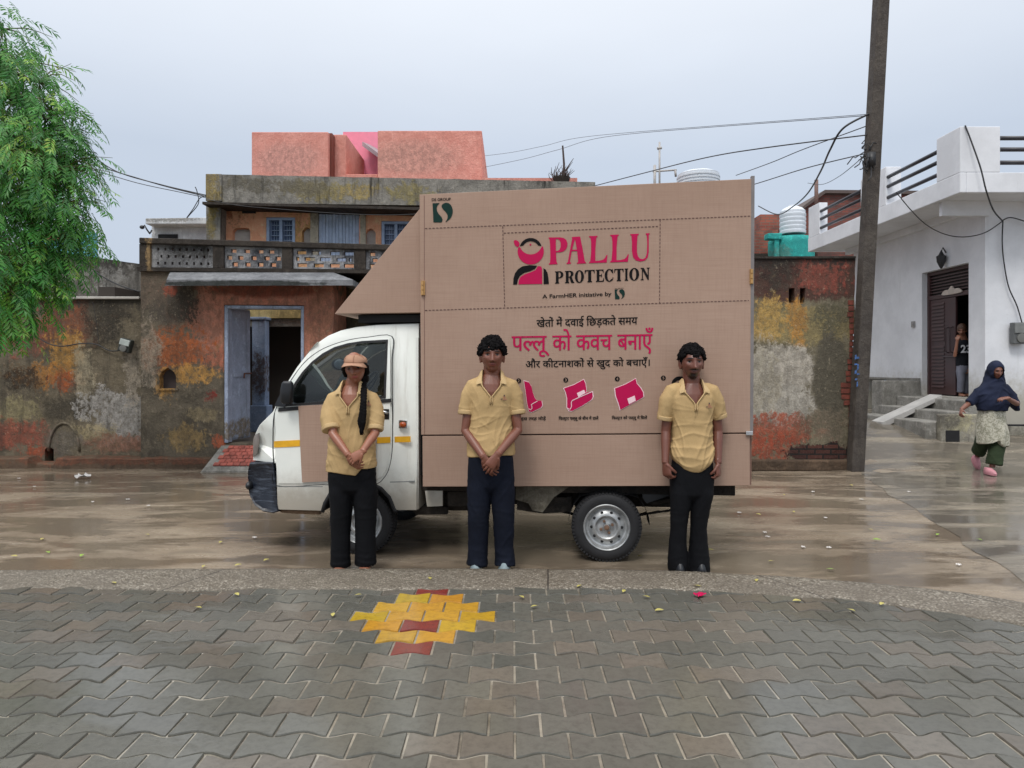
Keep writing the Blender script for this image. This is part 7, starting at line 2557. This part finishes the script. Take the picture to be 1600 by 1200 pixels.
# ---- bearded man on the right
def man_right():
    px, Y = 1081.0, 5.02
    r = person_root("bearded man in tan polo and flared black trousers standing near the rear wheel", px, Y)
    A = Px(px, Y)
    skin = S(110, 68, 55)
    c, s = A(1081, 566.5, -0.02), 1.10
    rot = Matrix.Rotation(R(-2), 3, 'Z')
    mb = MB()
    head_shape(mb, c, rot, s, 0.97, 1.15)
    mb.tube([c + Vector((0, 0.022, -0.05)), (0.0, 0.012, A(0, 598).z), (0, 0.018, A(0, 616).z)], [0.060, 0.062, 0.078], 16)
    mb.rings([(0, 0, 0.75, .11, .08), (0, 0, 0.95, .115, .08), (0, 0, 1.12, .125, .085), (0, 0.003, 1.22, .135, .09), (0, 0.008, 1.28, .12, .085), (0, 0.012, 1.355, .066, .064)], 22)
    wl, wr = A(1039.5, 724, -0.06), A(1122, 724, -0.06)
    arm(mb, A(1046, 620, 0), A(1040.5, 674, 0.015), wl, 0.043, 0.036, 0.0255)
    arm(mb, A(1117, 620, 0), A(1121.5, 674, 0.015), wr, 0.043, 0.036, 0.0255)
    hand(mb, wl, Vector((0.14, -0.12, -0.97)), Vector((0.75, 0.6, 0.0)), 1, 0.98, 0.85, thumb=0.45)
    hand(mb, wr, Vector((0.0, -0.12, -0.97)), Vector((-0.8, 0.55, 0.0)), -1, 0.98, 1.0, thumb=0.45)
    for a in (A(1059, 0, 0), A(1090, 0, 0)):
        mb.tube([(a.x * 0.5, 0, 0.78), (a.x, 0, 0.45), (a.x * 1.0, 0.01, 0.05)], [0.065, 0.05, 0.036], 12)
    me = remeshed(mb, 0.0034, 1)
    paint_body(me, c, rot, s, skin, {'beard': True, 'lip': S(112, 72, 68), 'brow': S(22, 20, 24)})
    finish(me, "body", M['skin'], r)
    curly_hair(c, rot, s, 23, n=1300, low=0.022, r0=0.0095, jit=0.003, parent=r, line=0.036, top=0.010, sides=0.008, sweep=-0.01, tufts=160)
    R_ = [(-0.004, 0.0, 0.745, .120, .112), (-0.002, 0.0, 0.775, .150, .128), (0, 0.0, 0.83, .160, .128), (0, 0, 0.92, .150, .114), (0, 0, 1.05, .144, .108), (0, 0, 1.15, .150, .110), (0, 0.0, 1.22, .160, .106), (0.0, 0.004, 1.265, .168, .100), (0.0, 0.008, 1.300, .150, .092), (0.0, 0.010, 1.335, .112, .083), (0.0, 0.012, 1.365, .082, .076), (0.0, 0.012, 1.395, .070, .068)]
    sl_l = ([A(1051.5, 611, 0.0), A(1043, 626, 0.0), A(1040, 645, 0.002), A(1038.5, 655, 0.006)], [0.066, 0.060, 0.054, 0.052])
    sl_r = ([A(1110.5, 611, 0.0), A(1118.5, 626, 0.0), A(1122, 643, 0.002), A(1124.5, 652, 0.006)], [0.066, 0.060, 0.054, 0.052])
    polo(r, R_, [sl_l, sl_r], (0.0, 0.012, 1.368), 23.0, lambda p: 0.075 * min(1, (abs(p.x + 0.0) / 0.15) ** 2) - 0.02, 0.014, logo=(A(1102, 0).x, A(0, 634).z), vdepth=0.155)
    trousers(r, [(-0.003, 0, 0.56, .158, .095), (0, 0, 0.66, .160, .105), (0, 0, 0.76, .150, .112), (0, 0, 0.82, .140, .105)],
             [([A(1064, 770, 0), A(1062, 800, 0), A(1060.5, 824, -0.005), A(1059, 845, 0), A(1058.5, 870, 0), A(1059, 891, 0)], [(.082, .095), (.066, .08), (.058, .07), (.064, .072), (.071, .082), (.072, .09)]),
              ([A(1097, 770, 0), A(1094, 800, 0), A(1091.5, 824, -0.005), A(1091.5, 845, 0), A(1092, 870, 0), A(1092.5, 893, 0)], [(.082, .095), (.068, .08), (.060, .07), (.066, .072), (.074, .082), (.076, .09)])], M['black_cloth'], 25.0, 0.006)
    for a in (1059, 1092):
        mb = MB()
        q = A(a, 0, 0)
        mb.rings([(q.x, -0.02, 0.0, .038, .09), (q.x, -0.02, 0.02, .042, .095), (q.x, -0.02, 0.045, .038, .085), (q.x, -0.01, 0.08, .034, .07)], 18)
        mb.build("shoe", M['black_plastic'], r, smooth='angle')
man_right()

# ---- woman walking in the lane
def woman_walking():
    px, Y = 1545.0, 9.55
    z0 = 0.014
    r = person_root("woman in a navy headscarf walking down the wet lane in green trousers", px, Y, z=z0)
    A = Px(px, Y, z0)
    skin = S(120, 78, 62)
    c, s = A(1557, 580, -0.075), 0.92
    rot = Matrix.Rotation(R(-8), 3, 'Z') @ Matrix.Rotation(R(8), 3, 'X')
    mb = MB()
    head_shape(mb, c, rot, s, 1.0)
    mb.tube([c + Vector((0, 0.03, -0.05)), A(1555, 604, 0.0), A(1553, 615, 0.02)], [0.05, 0.052, 0.065], 14)
    mb.rings([(0.03, 0, 0.72, .14, .1), (0.03, 0, 0.95, .13, .1), (0.05, 0, 1.12, .14, .1), (0.06, 0, 1.22, .10, .08)], 20)
    arm(mb, A(1532, 613, 0), A(1512, 632, -0.02), A(1502, 640, -0.08), 0.042, 0.036, 0.026)
    hand(mb, A(1502, 640, -0.08), Vector((-0.35, -0.35, -0.6)), Vector((0.4, -0.3, -0.6)), 1, 0.92, 0.7)
    arm(mb, A(1580, 613, 0), A(1589, 631, -0.12), A(1574, 622, -0.30), 0.042, 0.036, 0.026)
    hand(mb, A(1575, 622, -0.30), Vector((-0.95, -0.05, -0.05)), Vector((0.0, 0.3, -0.9)), -1, 0.92, 0.45)
    for pts in ([A(1537, 672, 0), A(1534, 692, 0.11), A(1528, 712, 0.3)], [A(1562, 672, 0), A(1555, 705, -0.05), A(1550, 730, -0.08)]):
        mb.tube(pts, [0.06, 0.045, 0.036], 12)
    me = remeshed(mb, 0.006, 2)
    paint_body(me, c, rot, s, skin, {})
    finish(me, "body", M['skin'], r)
    # kurta skirt with slit hems
    mb = MB()
    mb.rings([(A(1550, 0).x, 0, A(0, 693).z, .188, .18), (A(1550, 0).x, 0, A(0, 672).z, .190, .175), (A(1549, 0).x, 0, A(0, 650).z, .172, .15), (A(1549, 0).x, 0, A(0, 632).z, .150, .13), (A(1550, 0).x, 0, A(0, 612).z, .14, .11)], 26)
    me = remeshed(mb, 0.010, 3)
    displace(me, lambda p, n: 0.011 * math.sin(p.x * 34 + 2 * N3(p, 4, 4, 3, 1)) * max(0, min(1, (0.85 - p.z) / 0.3)) + 0.012 * N3(p, 10, 10, 4, 5))
    xs = A(1549, 0).x
    for v in me.vertices:
        k = max(0, min(1, (0.75 - v.co.z) / 0.3))
        v.co.z += k * (0.05 * math.exp(-((v.co.x - xs + 0.01) / 0.05) ** 2) - 0.03 * (v.co.x > xs) )
    t = NT("printed_kurta")
    n1 = t.noise(22, 6, 0.7, None, 1.2)
    n2 = t.noise(70, 4, 0.6)
    col = t.mix(t.step(n1, 0.44, 0.54), S(188, 184, 168), S(142, 140, 122))
    col = t.mix(t.step(n2, 0.55, 0.62, 0, 0.5), col, S(206, 204, 190))
    finish(me, "kurta", t.done(col, 0.85), r)
    trousers(r, [(A(1550, 0).x, 0, A(0, 690).z, .11, .085), (A(1550, 0).x, 0, A(0, 660).z, .11, .085)],
             [([A(1537, 676, 0), A(1534, 690, 0.10), A(1529, 706, 0.25)], [(.085, .09), (.09, .095), (.088, .095)]),
              ([A(1562, 676, 0), A(1559, 695, -0.04), A(1554.5, 712, -0.07), A(1553, 726, -0.08)], [(.085, .09), (.095, .098), (.095, .10), (.10, .105)])], cloth_mat("green_salwar_cloth", S(50, 62, 42), 0.2), 31.0, 0.010, voxel=0.010)
    pk = plain("pink_slip_on", S(192, 132, 140), 0.6)
    mb = MB()
    q = A(1547, 737, -0.12)
    q.z = 0.0
    for (x, y, z, a, b) in ((q.x, q.y, 0.0, .042, .115), (q.x, q.y, 0.03, .047, .12), (q.x, q.y + 0.01, 0.06, .044, .10), (q.x, q.y + 0.05, 0.085, .036, .055)):
        pass
    mb.rings([(q.x, q.y, 0.0, .042, .115), (q.x, q.y, 0.03, .047, .12), (q.x, q.y + 0.01, 0.06, .044, .10), (q.x + 0.005, q.y + 0.05, 0.092, .036, .055)], 18)
    mb.build("shoe", pk, r, smooth='angle')
    mb = MB()
    q = A(1526, 722, 0.30)
    rt = Matrix.Rotation(R(58), 3, 'X')
    rows = []
    for dz, a, b, dy in ((0, .042, .105, 0), (0.03, .047, .112, 0), (0.06, .042, .095, .01), (0.085, .034, .05, .045)):
        rows.append([mb.bm.verts.new(q + rt @ Vector((a * math.cos(th), dy + b * math.sin(th), dz - 0.04))) for th in [2 * math.pi * k / 18 for k in range(18)]])
    mb.skin(rows)
    mb.build("shoe", pk, r, smooth='angle')
    # headscarf: hood over the head flowing into a cape that covers both arms
    mb = MB()
    mb.ball(c + Vector((0.0, 0.02, 0.016)), (0.093, 0.112, 0.128), rot, 22, 16)
    X = lambda a: A(a, 0).x
    Zp = lambda b: A(0, b).z
    mb.rings([(X(1549), -0.02, Zp(641), .185, .150), (X(1549), -0.02, Zp(634), .205, .160), (X(1549), -0.02, Zp(624), .215, .160), (X(1550), -0.01, Zp(614), .205, .15), (X(1551), 0.0, Zp(605), .175, .14),
              (X(1553), 0.01, Zp(597), .135, .125), (X(1555), 0.015, Zp(588), .110, .118), (X(1556), 0.02, Zp(578), .098, .112), (X(1557), 0.02, Zp(570), .085, .10)], 28)
    mb.tube([A(1542, 606, 0.0), A(1529, 616, -0.01), A(1519, 625, -0.015), A(1514, 630, -0.02)], [(0.08, 0.085), (0.08, 0.075), (0.068, 0.06), (0.055, 0.045)], 14)
    mb.tube([A(1565, 606, 0.0), A(1577, 618, -0.02), A(1585, 630, -0.05), A(1589, 642, -0.06)], [(0.08, 0.085), (0.08, 0.085), (0.07, 0.09), (0.02, 0.05)], 14)
    me = remeshed(mb, 0.008, 4)
    displace(me, lambda p, n: 0.013 * (max(0, 1 - abs(N3(Vector((p.x * 1.2, p.y, p.z + 0.5 * abs(p.x - 0.1))), 5, 5, 11, 4)) * 2.4) - 0.3))
    iv = rot.inverted()
    def face_hole(p):
        q = iv @ (p - c)
        return q.y < -0.035 and math.hypot(q.x / 0.064, (q.z + 0.010) / 0.088) < 1
    torso_cut(me, face_hole)
    finish(me, "headscarf", cloth_mat("navy_scarf_cloth", S(32, 38, 58), 0.2), r)
woman_walking()

# ---- youth leaning in the doorway of the white house
def youth():
    px, Y, z0 = 1506.0, 12.55, 0.95
    r = person_root("youth in a black numbered shirt and grey trousers leaning in the brown doorway", px, Y, z=z0)
    A = Px(px, Y, z0)
    skin = S(140, 96, 76)
    c, s = A(1503, 516, -0.05), 0.9
    rot = Matrix.Rotation(R(-38), 3, 'Z') @ Matrix.Rotation(R(14), 3, 'X')
    mb = MB()
    head_shape(mb, c, rot, s, 1.0)
    mb.tube([c + Vector((0.02, 0.03, -0.04)), A(1507, 532, 0.0)], [0.045, 0.055], 12)
    mb.rings([(0, 0, 0.60, .11, .08), (0, 0, 0.8, .115, .08), (0, 0, 0.95, .12, .08), (0, 0, 1.02, .08, .06)], 18)
    arm(mb, A(1496, 541, 0), A(1492, 556, -0.12), A(1496, 530, -0.16), 0.034, 0.03, 0.023)
    hand(mb, A(1496, 532, -0.16), Vector((0.3, 0.1, 0.9)), Vector((0.6, 0.6, 0)), 1, 0.85, 0.5)
    arm(mb, A(1518, 541, 0), A(1519, 558, -0.02), A(1514, 575, -0.08), 0.034, 0.03, 0.023)
    hand(mb, A(1514, 575, -0.08), Vector((-0.2, -0.1, -0.9)), Vector((-0.8, 0.3, 0)), -1, 0.85, 0.6)
    for x in (-0.06, 0.05):
        mb.tube([(x, 0, 0.62), (x, -0.01, 0.35), (x, 0.01, 0.06)], [0.055, 0.036, 0.03], 12)
        mb.tube([(x, 0.02, 0.035), (x, -0.06, 0.03), (x, -0.14, 0.02)], [(0.03, 0.03), (0.028, 0.04), (0.014, 0.03)], 10)
    me = remeshed(mb, 0.006, 2)
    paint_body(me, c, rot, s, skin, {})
    finish(me, "body", M['skin'], r)
    mb = MB()
    mb.ball(c + rot @ Vector((0, 0.014, 0.026)), (0.078, 0.096, 0.098), rot, 20, 14)
    me = remeshed(mb, 0.006, 1)
    displace(me, lambda p, n: 0.006 * N3(p, 50, 50, 50, 3))
    finish(me, "hair", plain("brown_hair", S(70, 44, 28), 0.6), r)
    mb = MB()
    mb.rings([(0, 0, 0.56, .135, .10), (0, 0, 0.7, .132, .10), (0, 0, 0.86, .135, .10), (0, 0, 0.95, .14, .095), (0, 0, 1.0, .11, .08), (0, 0, 1.03, .06, .06)], 22)
    mb.tube([A(1497, 540, 0), A(1493, 552, -0.08)], [0.055, 0.052], 12)
    mb.tube([A(1517, 540, 0), A(1519, 554, -0.01)], [0.055, 0.052], 12)
    me = remeshed(mb, 0.009, 3)
    displace(me, fold_fn(0.010, 41))
    sh = finish(me, "shirt", cloth_mat("black_jersey", S(24, 26, 32), 0.2), r)
    yf = min(v.co.y for v in me.vertices if 0.7 < v.co.z < 0.95) - 0.004
    c_ = bpy.data.curves.new("tmp", 'FONT')
    c_.body = "23"
    c_.offset = 0.03
    o = bpy.data.objects.new("tmp", c_)
    COL.objects.link(o)
    tm = evaluated_mesh(o)
    bpy.data.objects.remove(o)
    for v in tm.vertices: v.co = Vector((v.co.x * 0.19 - 0.14, yf, v.co.y * 0.19 + A(0, 551).z))
    tm.materials.clear()
    finish(tm, "shirt_number", plain("white_print", S(206, 208, 214), 0.7), sh)
    trousers(r, [(0, 0, 0.45, .12, .09), (0, 0, 0.56, .125, .095), (0, 0, 0.62, .115, .09)],
             [([(-0.06, 0, 0.46), (-0.065, -0.03, 0.3), (-0.06, 0, 0.08)], [.078, .064, .056]), ([(0.055, 0, 0.46), (0.05, 0.0, 0.3), (0.045, 0.02, 0.06)], [.078, .066, .058])], cloth_mat("grey_track_cloth", S(112, 114, 126), 0.12), 44.0, 0.008, voxel=0.009)
youth()
# ------------------------------------------------------------------ leafy tree overhanging from the left
def leaf_mat():
    t = NT("neem_leaf")
    at = t.n("Attribute", attribute_name="tone")
    n = t.noise(3, 4, 0.6)
    col = t.mix(t.step(n, 0.4, 0.65, 0, 0.4), at.outputs["Color"], t.mix(1.0, at.outputs["Color"], (0.72, 0.9, 0.6, 1), 'MULTIPLY'))
    t.b.inputs["Transmission Weight"].default_value = 0.0
    tr = t.n("BsdfTranslucent")
    t.put(tr.inputs[0], t.mix(1.0, col, (1.0, 1.15, 0.5, 1), 'MULTIPLY'))
    ms = t.n("MixShader")
    ms.inputs[0].default_value = 0.3
    out = t.t.nodes["Material Output"]
    t.t.links.new(t.b.outputs[0], ms.inputs[1])
    t.t.links.new(tr.outputs[0], ms.inputs[2])
    t.t.links.new(ms.outputs[0], out.inputs[0])
    return t.done(col, 0.42, spec=0.45)
def tree():
    base = Vector((-7.4, 7.4, 0))
    r = empty("neem_tree", base, label="leafy green tree hanging over the left wall", cat="tree")
    bark = plain("grey_brown_bark", S(92, 78, 66), 0.9, var=0.3, scale=14, bump=0.02)
    rr = random.Random(21)
    loc = lambda v: v - base
    mb = MB()
    tk = [Vector(p) for p in ((-7.4, 7.4, -0.1), (-7.35, 7.4, 0.8), (-7.2, 7.35, 1.7), (-7.0, 7.3, 2.6), (-6.85, 7.2, 3.4), (-6.75, 7.1, 4.6))]
    mb.tube([loc(p) for p in tk], [0.2, 0.17, 0.15, 0.135, 0.11, 0.06], 12)
    mb.build("trunk", bark, r, smooth=True)
    # crown volume: clumps of (centre px, py, depth, radius px)
    cl = [(20, 250, 7.0, 60), (70, 262, 6.8, 58), (100, 262, 7.1, 38), (20, 330, 6.9, 60), (75, 335, 7.2, 58), (104, 318, 7.0, 38), (30, 400, 6.8, 50), (80, 395, 7.2, 44), (100, 372, 7.2, 32), (14, 460, 6.7, 40), (52, 452, 6.9, 36),
          (14, 500, 6.7, 24), (-40, 300, 7.2, 70), (-50, 400, 7.2, 64), (-20, 215, 7.2, 55), (30, 205, 7.2, 44), (78, 214, 7.0, 38), (-90, 240, 7.6, 80), (90, 236, 7.2, 32), (-120, 340, 7.5, 80), (-60, 470, 7.0, 40), (82, 430, 7.2, 20), (36, 425, 7.4, 40),
          (36, 160, 7.1, 50), (82, 178, 7.2, 40), (-30, 130, 7.3, 70), (15, 100, 7.2, 48), (60, 128, 7.2, 36), (-70, 70, 7.5, 70), (5, 45, 7.3, 44), (110, 205, 7.2, 26)]
    limbs = MB()
    fv, ff, fc = [], [], []
    twig = MB()
    def leaflet(o, d, n, L, W, col):
        k = len(fv)
        t = d.cross(n).normalized()
        m = o + d * L * 0.45
        tip = o + d * L - n * L * 0.12 + t * L * 0.10
        fv.extend((o, m + t * W + n * W * 0.25, tip, m - t * W * 0.7 + n * W * 0.25, m - n * W * 0.1))
        ff.extend(((k, k + 4, k + 1), (k + 4, k + 2, k + 1), (k, k + 3, k + 4), (k + 4, k + 3, k + 2)))
        fc.extend([col] * 4)
    def frond(o, d, L, col):
        n_ = rr.randint(5, 7)
        side = d.cross(Vector((0, 0, 1)))
        if side.length < 0.1: side = Vector((1, 0, 0))
        side.normalize()
        side = (side + Vector((rr.uniform(-.5, .5), rr.uniform(-.5, .5), rr.uniform(-.3, .3)))).normalized()
        p = o.copy()
        cur = d.normalized()
        step = L / n_
        pts = [p.copy()]
        for i in range(n_):
            cur = (cur + Vector((0, 0, -0.13))).normalized()
            p = p + cur * step
            pts.append(p.copy())
            nn = side.cross(cur).normalized()
            lw = L * 0.40 * (1 - 0.4 * abs(i / n_ - 0.45))
            for sd in (-1, 1):
                dd = (side * sd * 0.8 + cur * 0.75 + Vector((rr.uniform(-.2, .2), rr.uniform(-.2, .2), rr.uniform(-.35, .05)))).normalized()
                c = tuple(x * rr.uniform(0.8, 1.2) for x in col)
                leaflet(p, dd, nn, lw * rr.uniform(0.85, 1.15), lw * 0.135, c)
        leaflet(p, cur, side.cross(cur).normalized(), L * 0.34, L * 0.05, col)
        k = len(fv)
    for ci, (a, b, Yd, rp) in enumerate(cl):
        c = P(a, b, Yd)
        rad = rp * Yd / F
        att = min(tk[2:], key=lambda q: (q - c).length)
        mid = att.lerp(c, 0.5) + Vector((0, 0, 0.25))
        limbs.tube([loc(att), loc(mid), loc(c)], [0.05, 0.03, 0.012], 7)
        nfr = int(78 * (rp / 50) ** 2) + 8
        for i in range(nfr):
            while True:
                q = Vector((rr.uniform(-1, 1), rr.uniform(-1, 1), rr.uniform(-1, 1)))
                if q.length < 1: break
            if i % 7 == 0: q = q.normalized() * rr.uniform(1.0, 1.35)
            o = c + Vector((q.x * rad, q.y * rad * 1.5, q.z * rad))
            out = (q * 0.8 + Vector((0.35, -0.25, -0.55)) + Vector((rr.uniform(-.5, .5), rr.uniform(-.5, .5), rr.uniform(-.5, .3)))).normalized()
            g = rr.random()
            col = S(70, 130, 56) if g < 0.5 else S(94, 152, 66) if g < 0.76 else S(56, 112, 56) if g < 0.92 else S(146, 182, 80)
            if b > 400 and rr.random() < 0.35: col = S(116, 164, 62)
            frond(o, out, rr.uniform(0.16, 0.27), col)
            if i % 4 == 0:
                twig.tube([loc(c), loc(c.lerp(o, 0.6) + Vector((0, 0, 0.03))), loc(o), loc(o + out * 0.15)], [0.008, 0.006, 0.004, 0.002], 4)
    limbs.build("limbs", bark, r, smooth=True)
    twig.build("twigs", plain("green_twig", S(86, 92, 54), 0.8), r)
    me = bpy.data.meshes.new("crown")
    me.from_pydata([loc(v) for v in fv], [], ff)
    at = me.attributes.new("tone", 'FLOAT_COLOR', 'FACE')
    d = []
    for c in fc: d.extend((*c, 1.0))
    at.data.foreach_set("color", d)
    me.materials.append(leaf_mat())
    obj_from_mesh("crown", me, r)
tree()

# ------------------------------------------------------------------ litter
def litter_mesh(kind, seed, size):
    rr = random.Random(seed)
    bm = bmesh.new()
    if kind == 'leaf':
        n = 6
        top, bot = [], []
        for i in range(n + 1):
            t = i / n
            w = 0.22 * math.sin(math.pi * t) ** 0.8 + 0.004
            z = 0.10 * math.sin(t * 3) + 0.02
            top.append(bm.verts.new(((t - 0.5) * size, w * size, z * size)))
            bot.append(bm.verts.new(((t - 0.5) * size, -w * size, z * size + 0.05 * size)))
        for i in range(n): bm.faces.new((bot[i], bot[i + 1], top[i + 1], top[i]))
    else:
        n = 7
        g = [[bm.verts.new(((i / n - 0.5) * size * (1 + 0.2 * rr.random()), (j / n - 0.5) * size * 0.8, max(0, size * (0.18 + 0.35 * mnoise.noise(Vector((i * 0.7 + seed, j * 0.7, 2))))))) for i in range(n + 1)] for j in range(n + 1)]
        for a, b in zip(g, g[1:]):
            for i in range(n): bm.faces.new((a[i], a[i + 1], b[i + 1], b[i]))
    me = bpy.data.meshes.new("litter")
    bm.to_mesh(me)
    bm.free()
    for p in me.polygons: p.use_smooth = True
    return me
yl = plain("yellow_leaf", S(178, 168, 92), 0.6, var=0.25)
gl = plain("green_leaf", S(136, 176, 60), 0.6, var=0.25)
wl = plain("white_scrap", S(214, 210, 206), 0.7, var=0.1)
def drop(me, name, px, py, z, label, cat, group=None, rz=0.0, lift=0.004):
    g = G(px, py, z)
    o = bpy.data.objects.new(name, me)
    COL.objects.link(o)
    zz = z
    if z == 0.0:
        zz = ground_z(g.x, g.y) + 0.010
    o.location = (g.x, g.y, zz + lift)
    o.rotation_euler = (0, 0, rz)
    return tag(o, label, cat, group)
LY, LG = litter_mesh('leaf', 1, 0.052), litter_mesh('leaf', 2, 0.06)
LY.materials.append(yl)
LG.materials.append(gl)
SCR = [litter_mesh('scrap', k, 0.032) for k in range(3)]
for m_ in SCR: m_.materials.append(wl)
rr = random.Random(17)
for px, py in ((22, 872), (66, 845), (230, 838), (318, 888), (345, 850), (416, 878), (372, 886), (1000, 872), (1205, 880), (1185, 806), (1225, 775), (1240, 802), (1110, 862), (1330, 760), (1360, 830)):
    drop(LY, "fallen_leaf", px, py, 0.0, "small yellowed leaf lying on the wet muddy road", "leaf", "yellowed leaves on the road", rr.uniform(0, 6))
for px, py in ((178, 912), (370, 930), (310, 951), (560, 931), (672, 905), (815, 934), (905, 917), (975, 925), (1030, 955), (1090, 917), (1182, 908), (1245, 940), (1330, 955), (1378, 945), (520, 962), (835, 949), (1010, 934)):
    drop(LY, "fallen_leaf", px, py, KZ, "small yellowed leaf lying on the kerb or the pavers", "leaf", "yellowed leaves on the pavement", rr.uniform(0, 6))
for px, py in ((1370, 846), (1298, 893), (1465, 838), (1530, 846), (128, 871), (75, 866)):
    drop(LG, "green_leaf", px, py, 0.0, "fresh green leaf lying on the wet road", "leaf", "green leaves on the road", rr.uniform(0, 6))
for k, (px, py) in enumerate(((30, 749), (54, 720 + 42), (200, 782), (232, 792), (145, 786), (398, 842), (1155, 803), (1195, 834), (1200, 841), (1255, 857), (1295, 858), (1346, 782), (1498, 885), (1270, 770), (1420, 770), (1290, 811))):
    drop(SCR[k % 3], "paper_scrap", px, py, 0.0, "tiny white scrap of litter on the wet road", "litter", "white scraps on the road", rr.uniform(0, 6), 0.0)
def single(name, px, py, z, m, size, label, cat, seed):
    me = litter_mesh('scrap', seed, size)
    me.materials.append(m)
    return drop(me, name, px, py, z, label, cat, None, 0.6, 0.0)
single("crumpled_paper", 129, 748, 0.0, wl, 0.17, "largest crumpled white paper on the road in front of the left wall", "litter", 9)
single("pink_petal", 1093, 931, KZ, M['pink'], 0.06, "bright pink petal lying on the pavers", "petal", 12)
cu = empty("paper_cup", G(245, 715, 0.16) + Vector((0, 0.12, 0)), label="crushed white cup standing on the muddy step of the left wall", cat="cup")
mb = MB()
mb.lathe((-0.022, 0, 0), [(0.0, 0.022), (0.11, 0.034), (0.112, 0.03), (0.02, 0.02)], 'Z', 16)
mb.build("cup_wall", wl, cu, smooth='angle')
mb = MB()
mb.lathe((0.04, 0.01, 0), [(0.0, 0.02), (0.085, 0.03), (0.088, 0.026), (0.02, 0.018)], 'Z', 16)
mb.build("torn_half", wl, cu, smooth='angle')
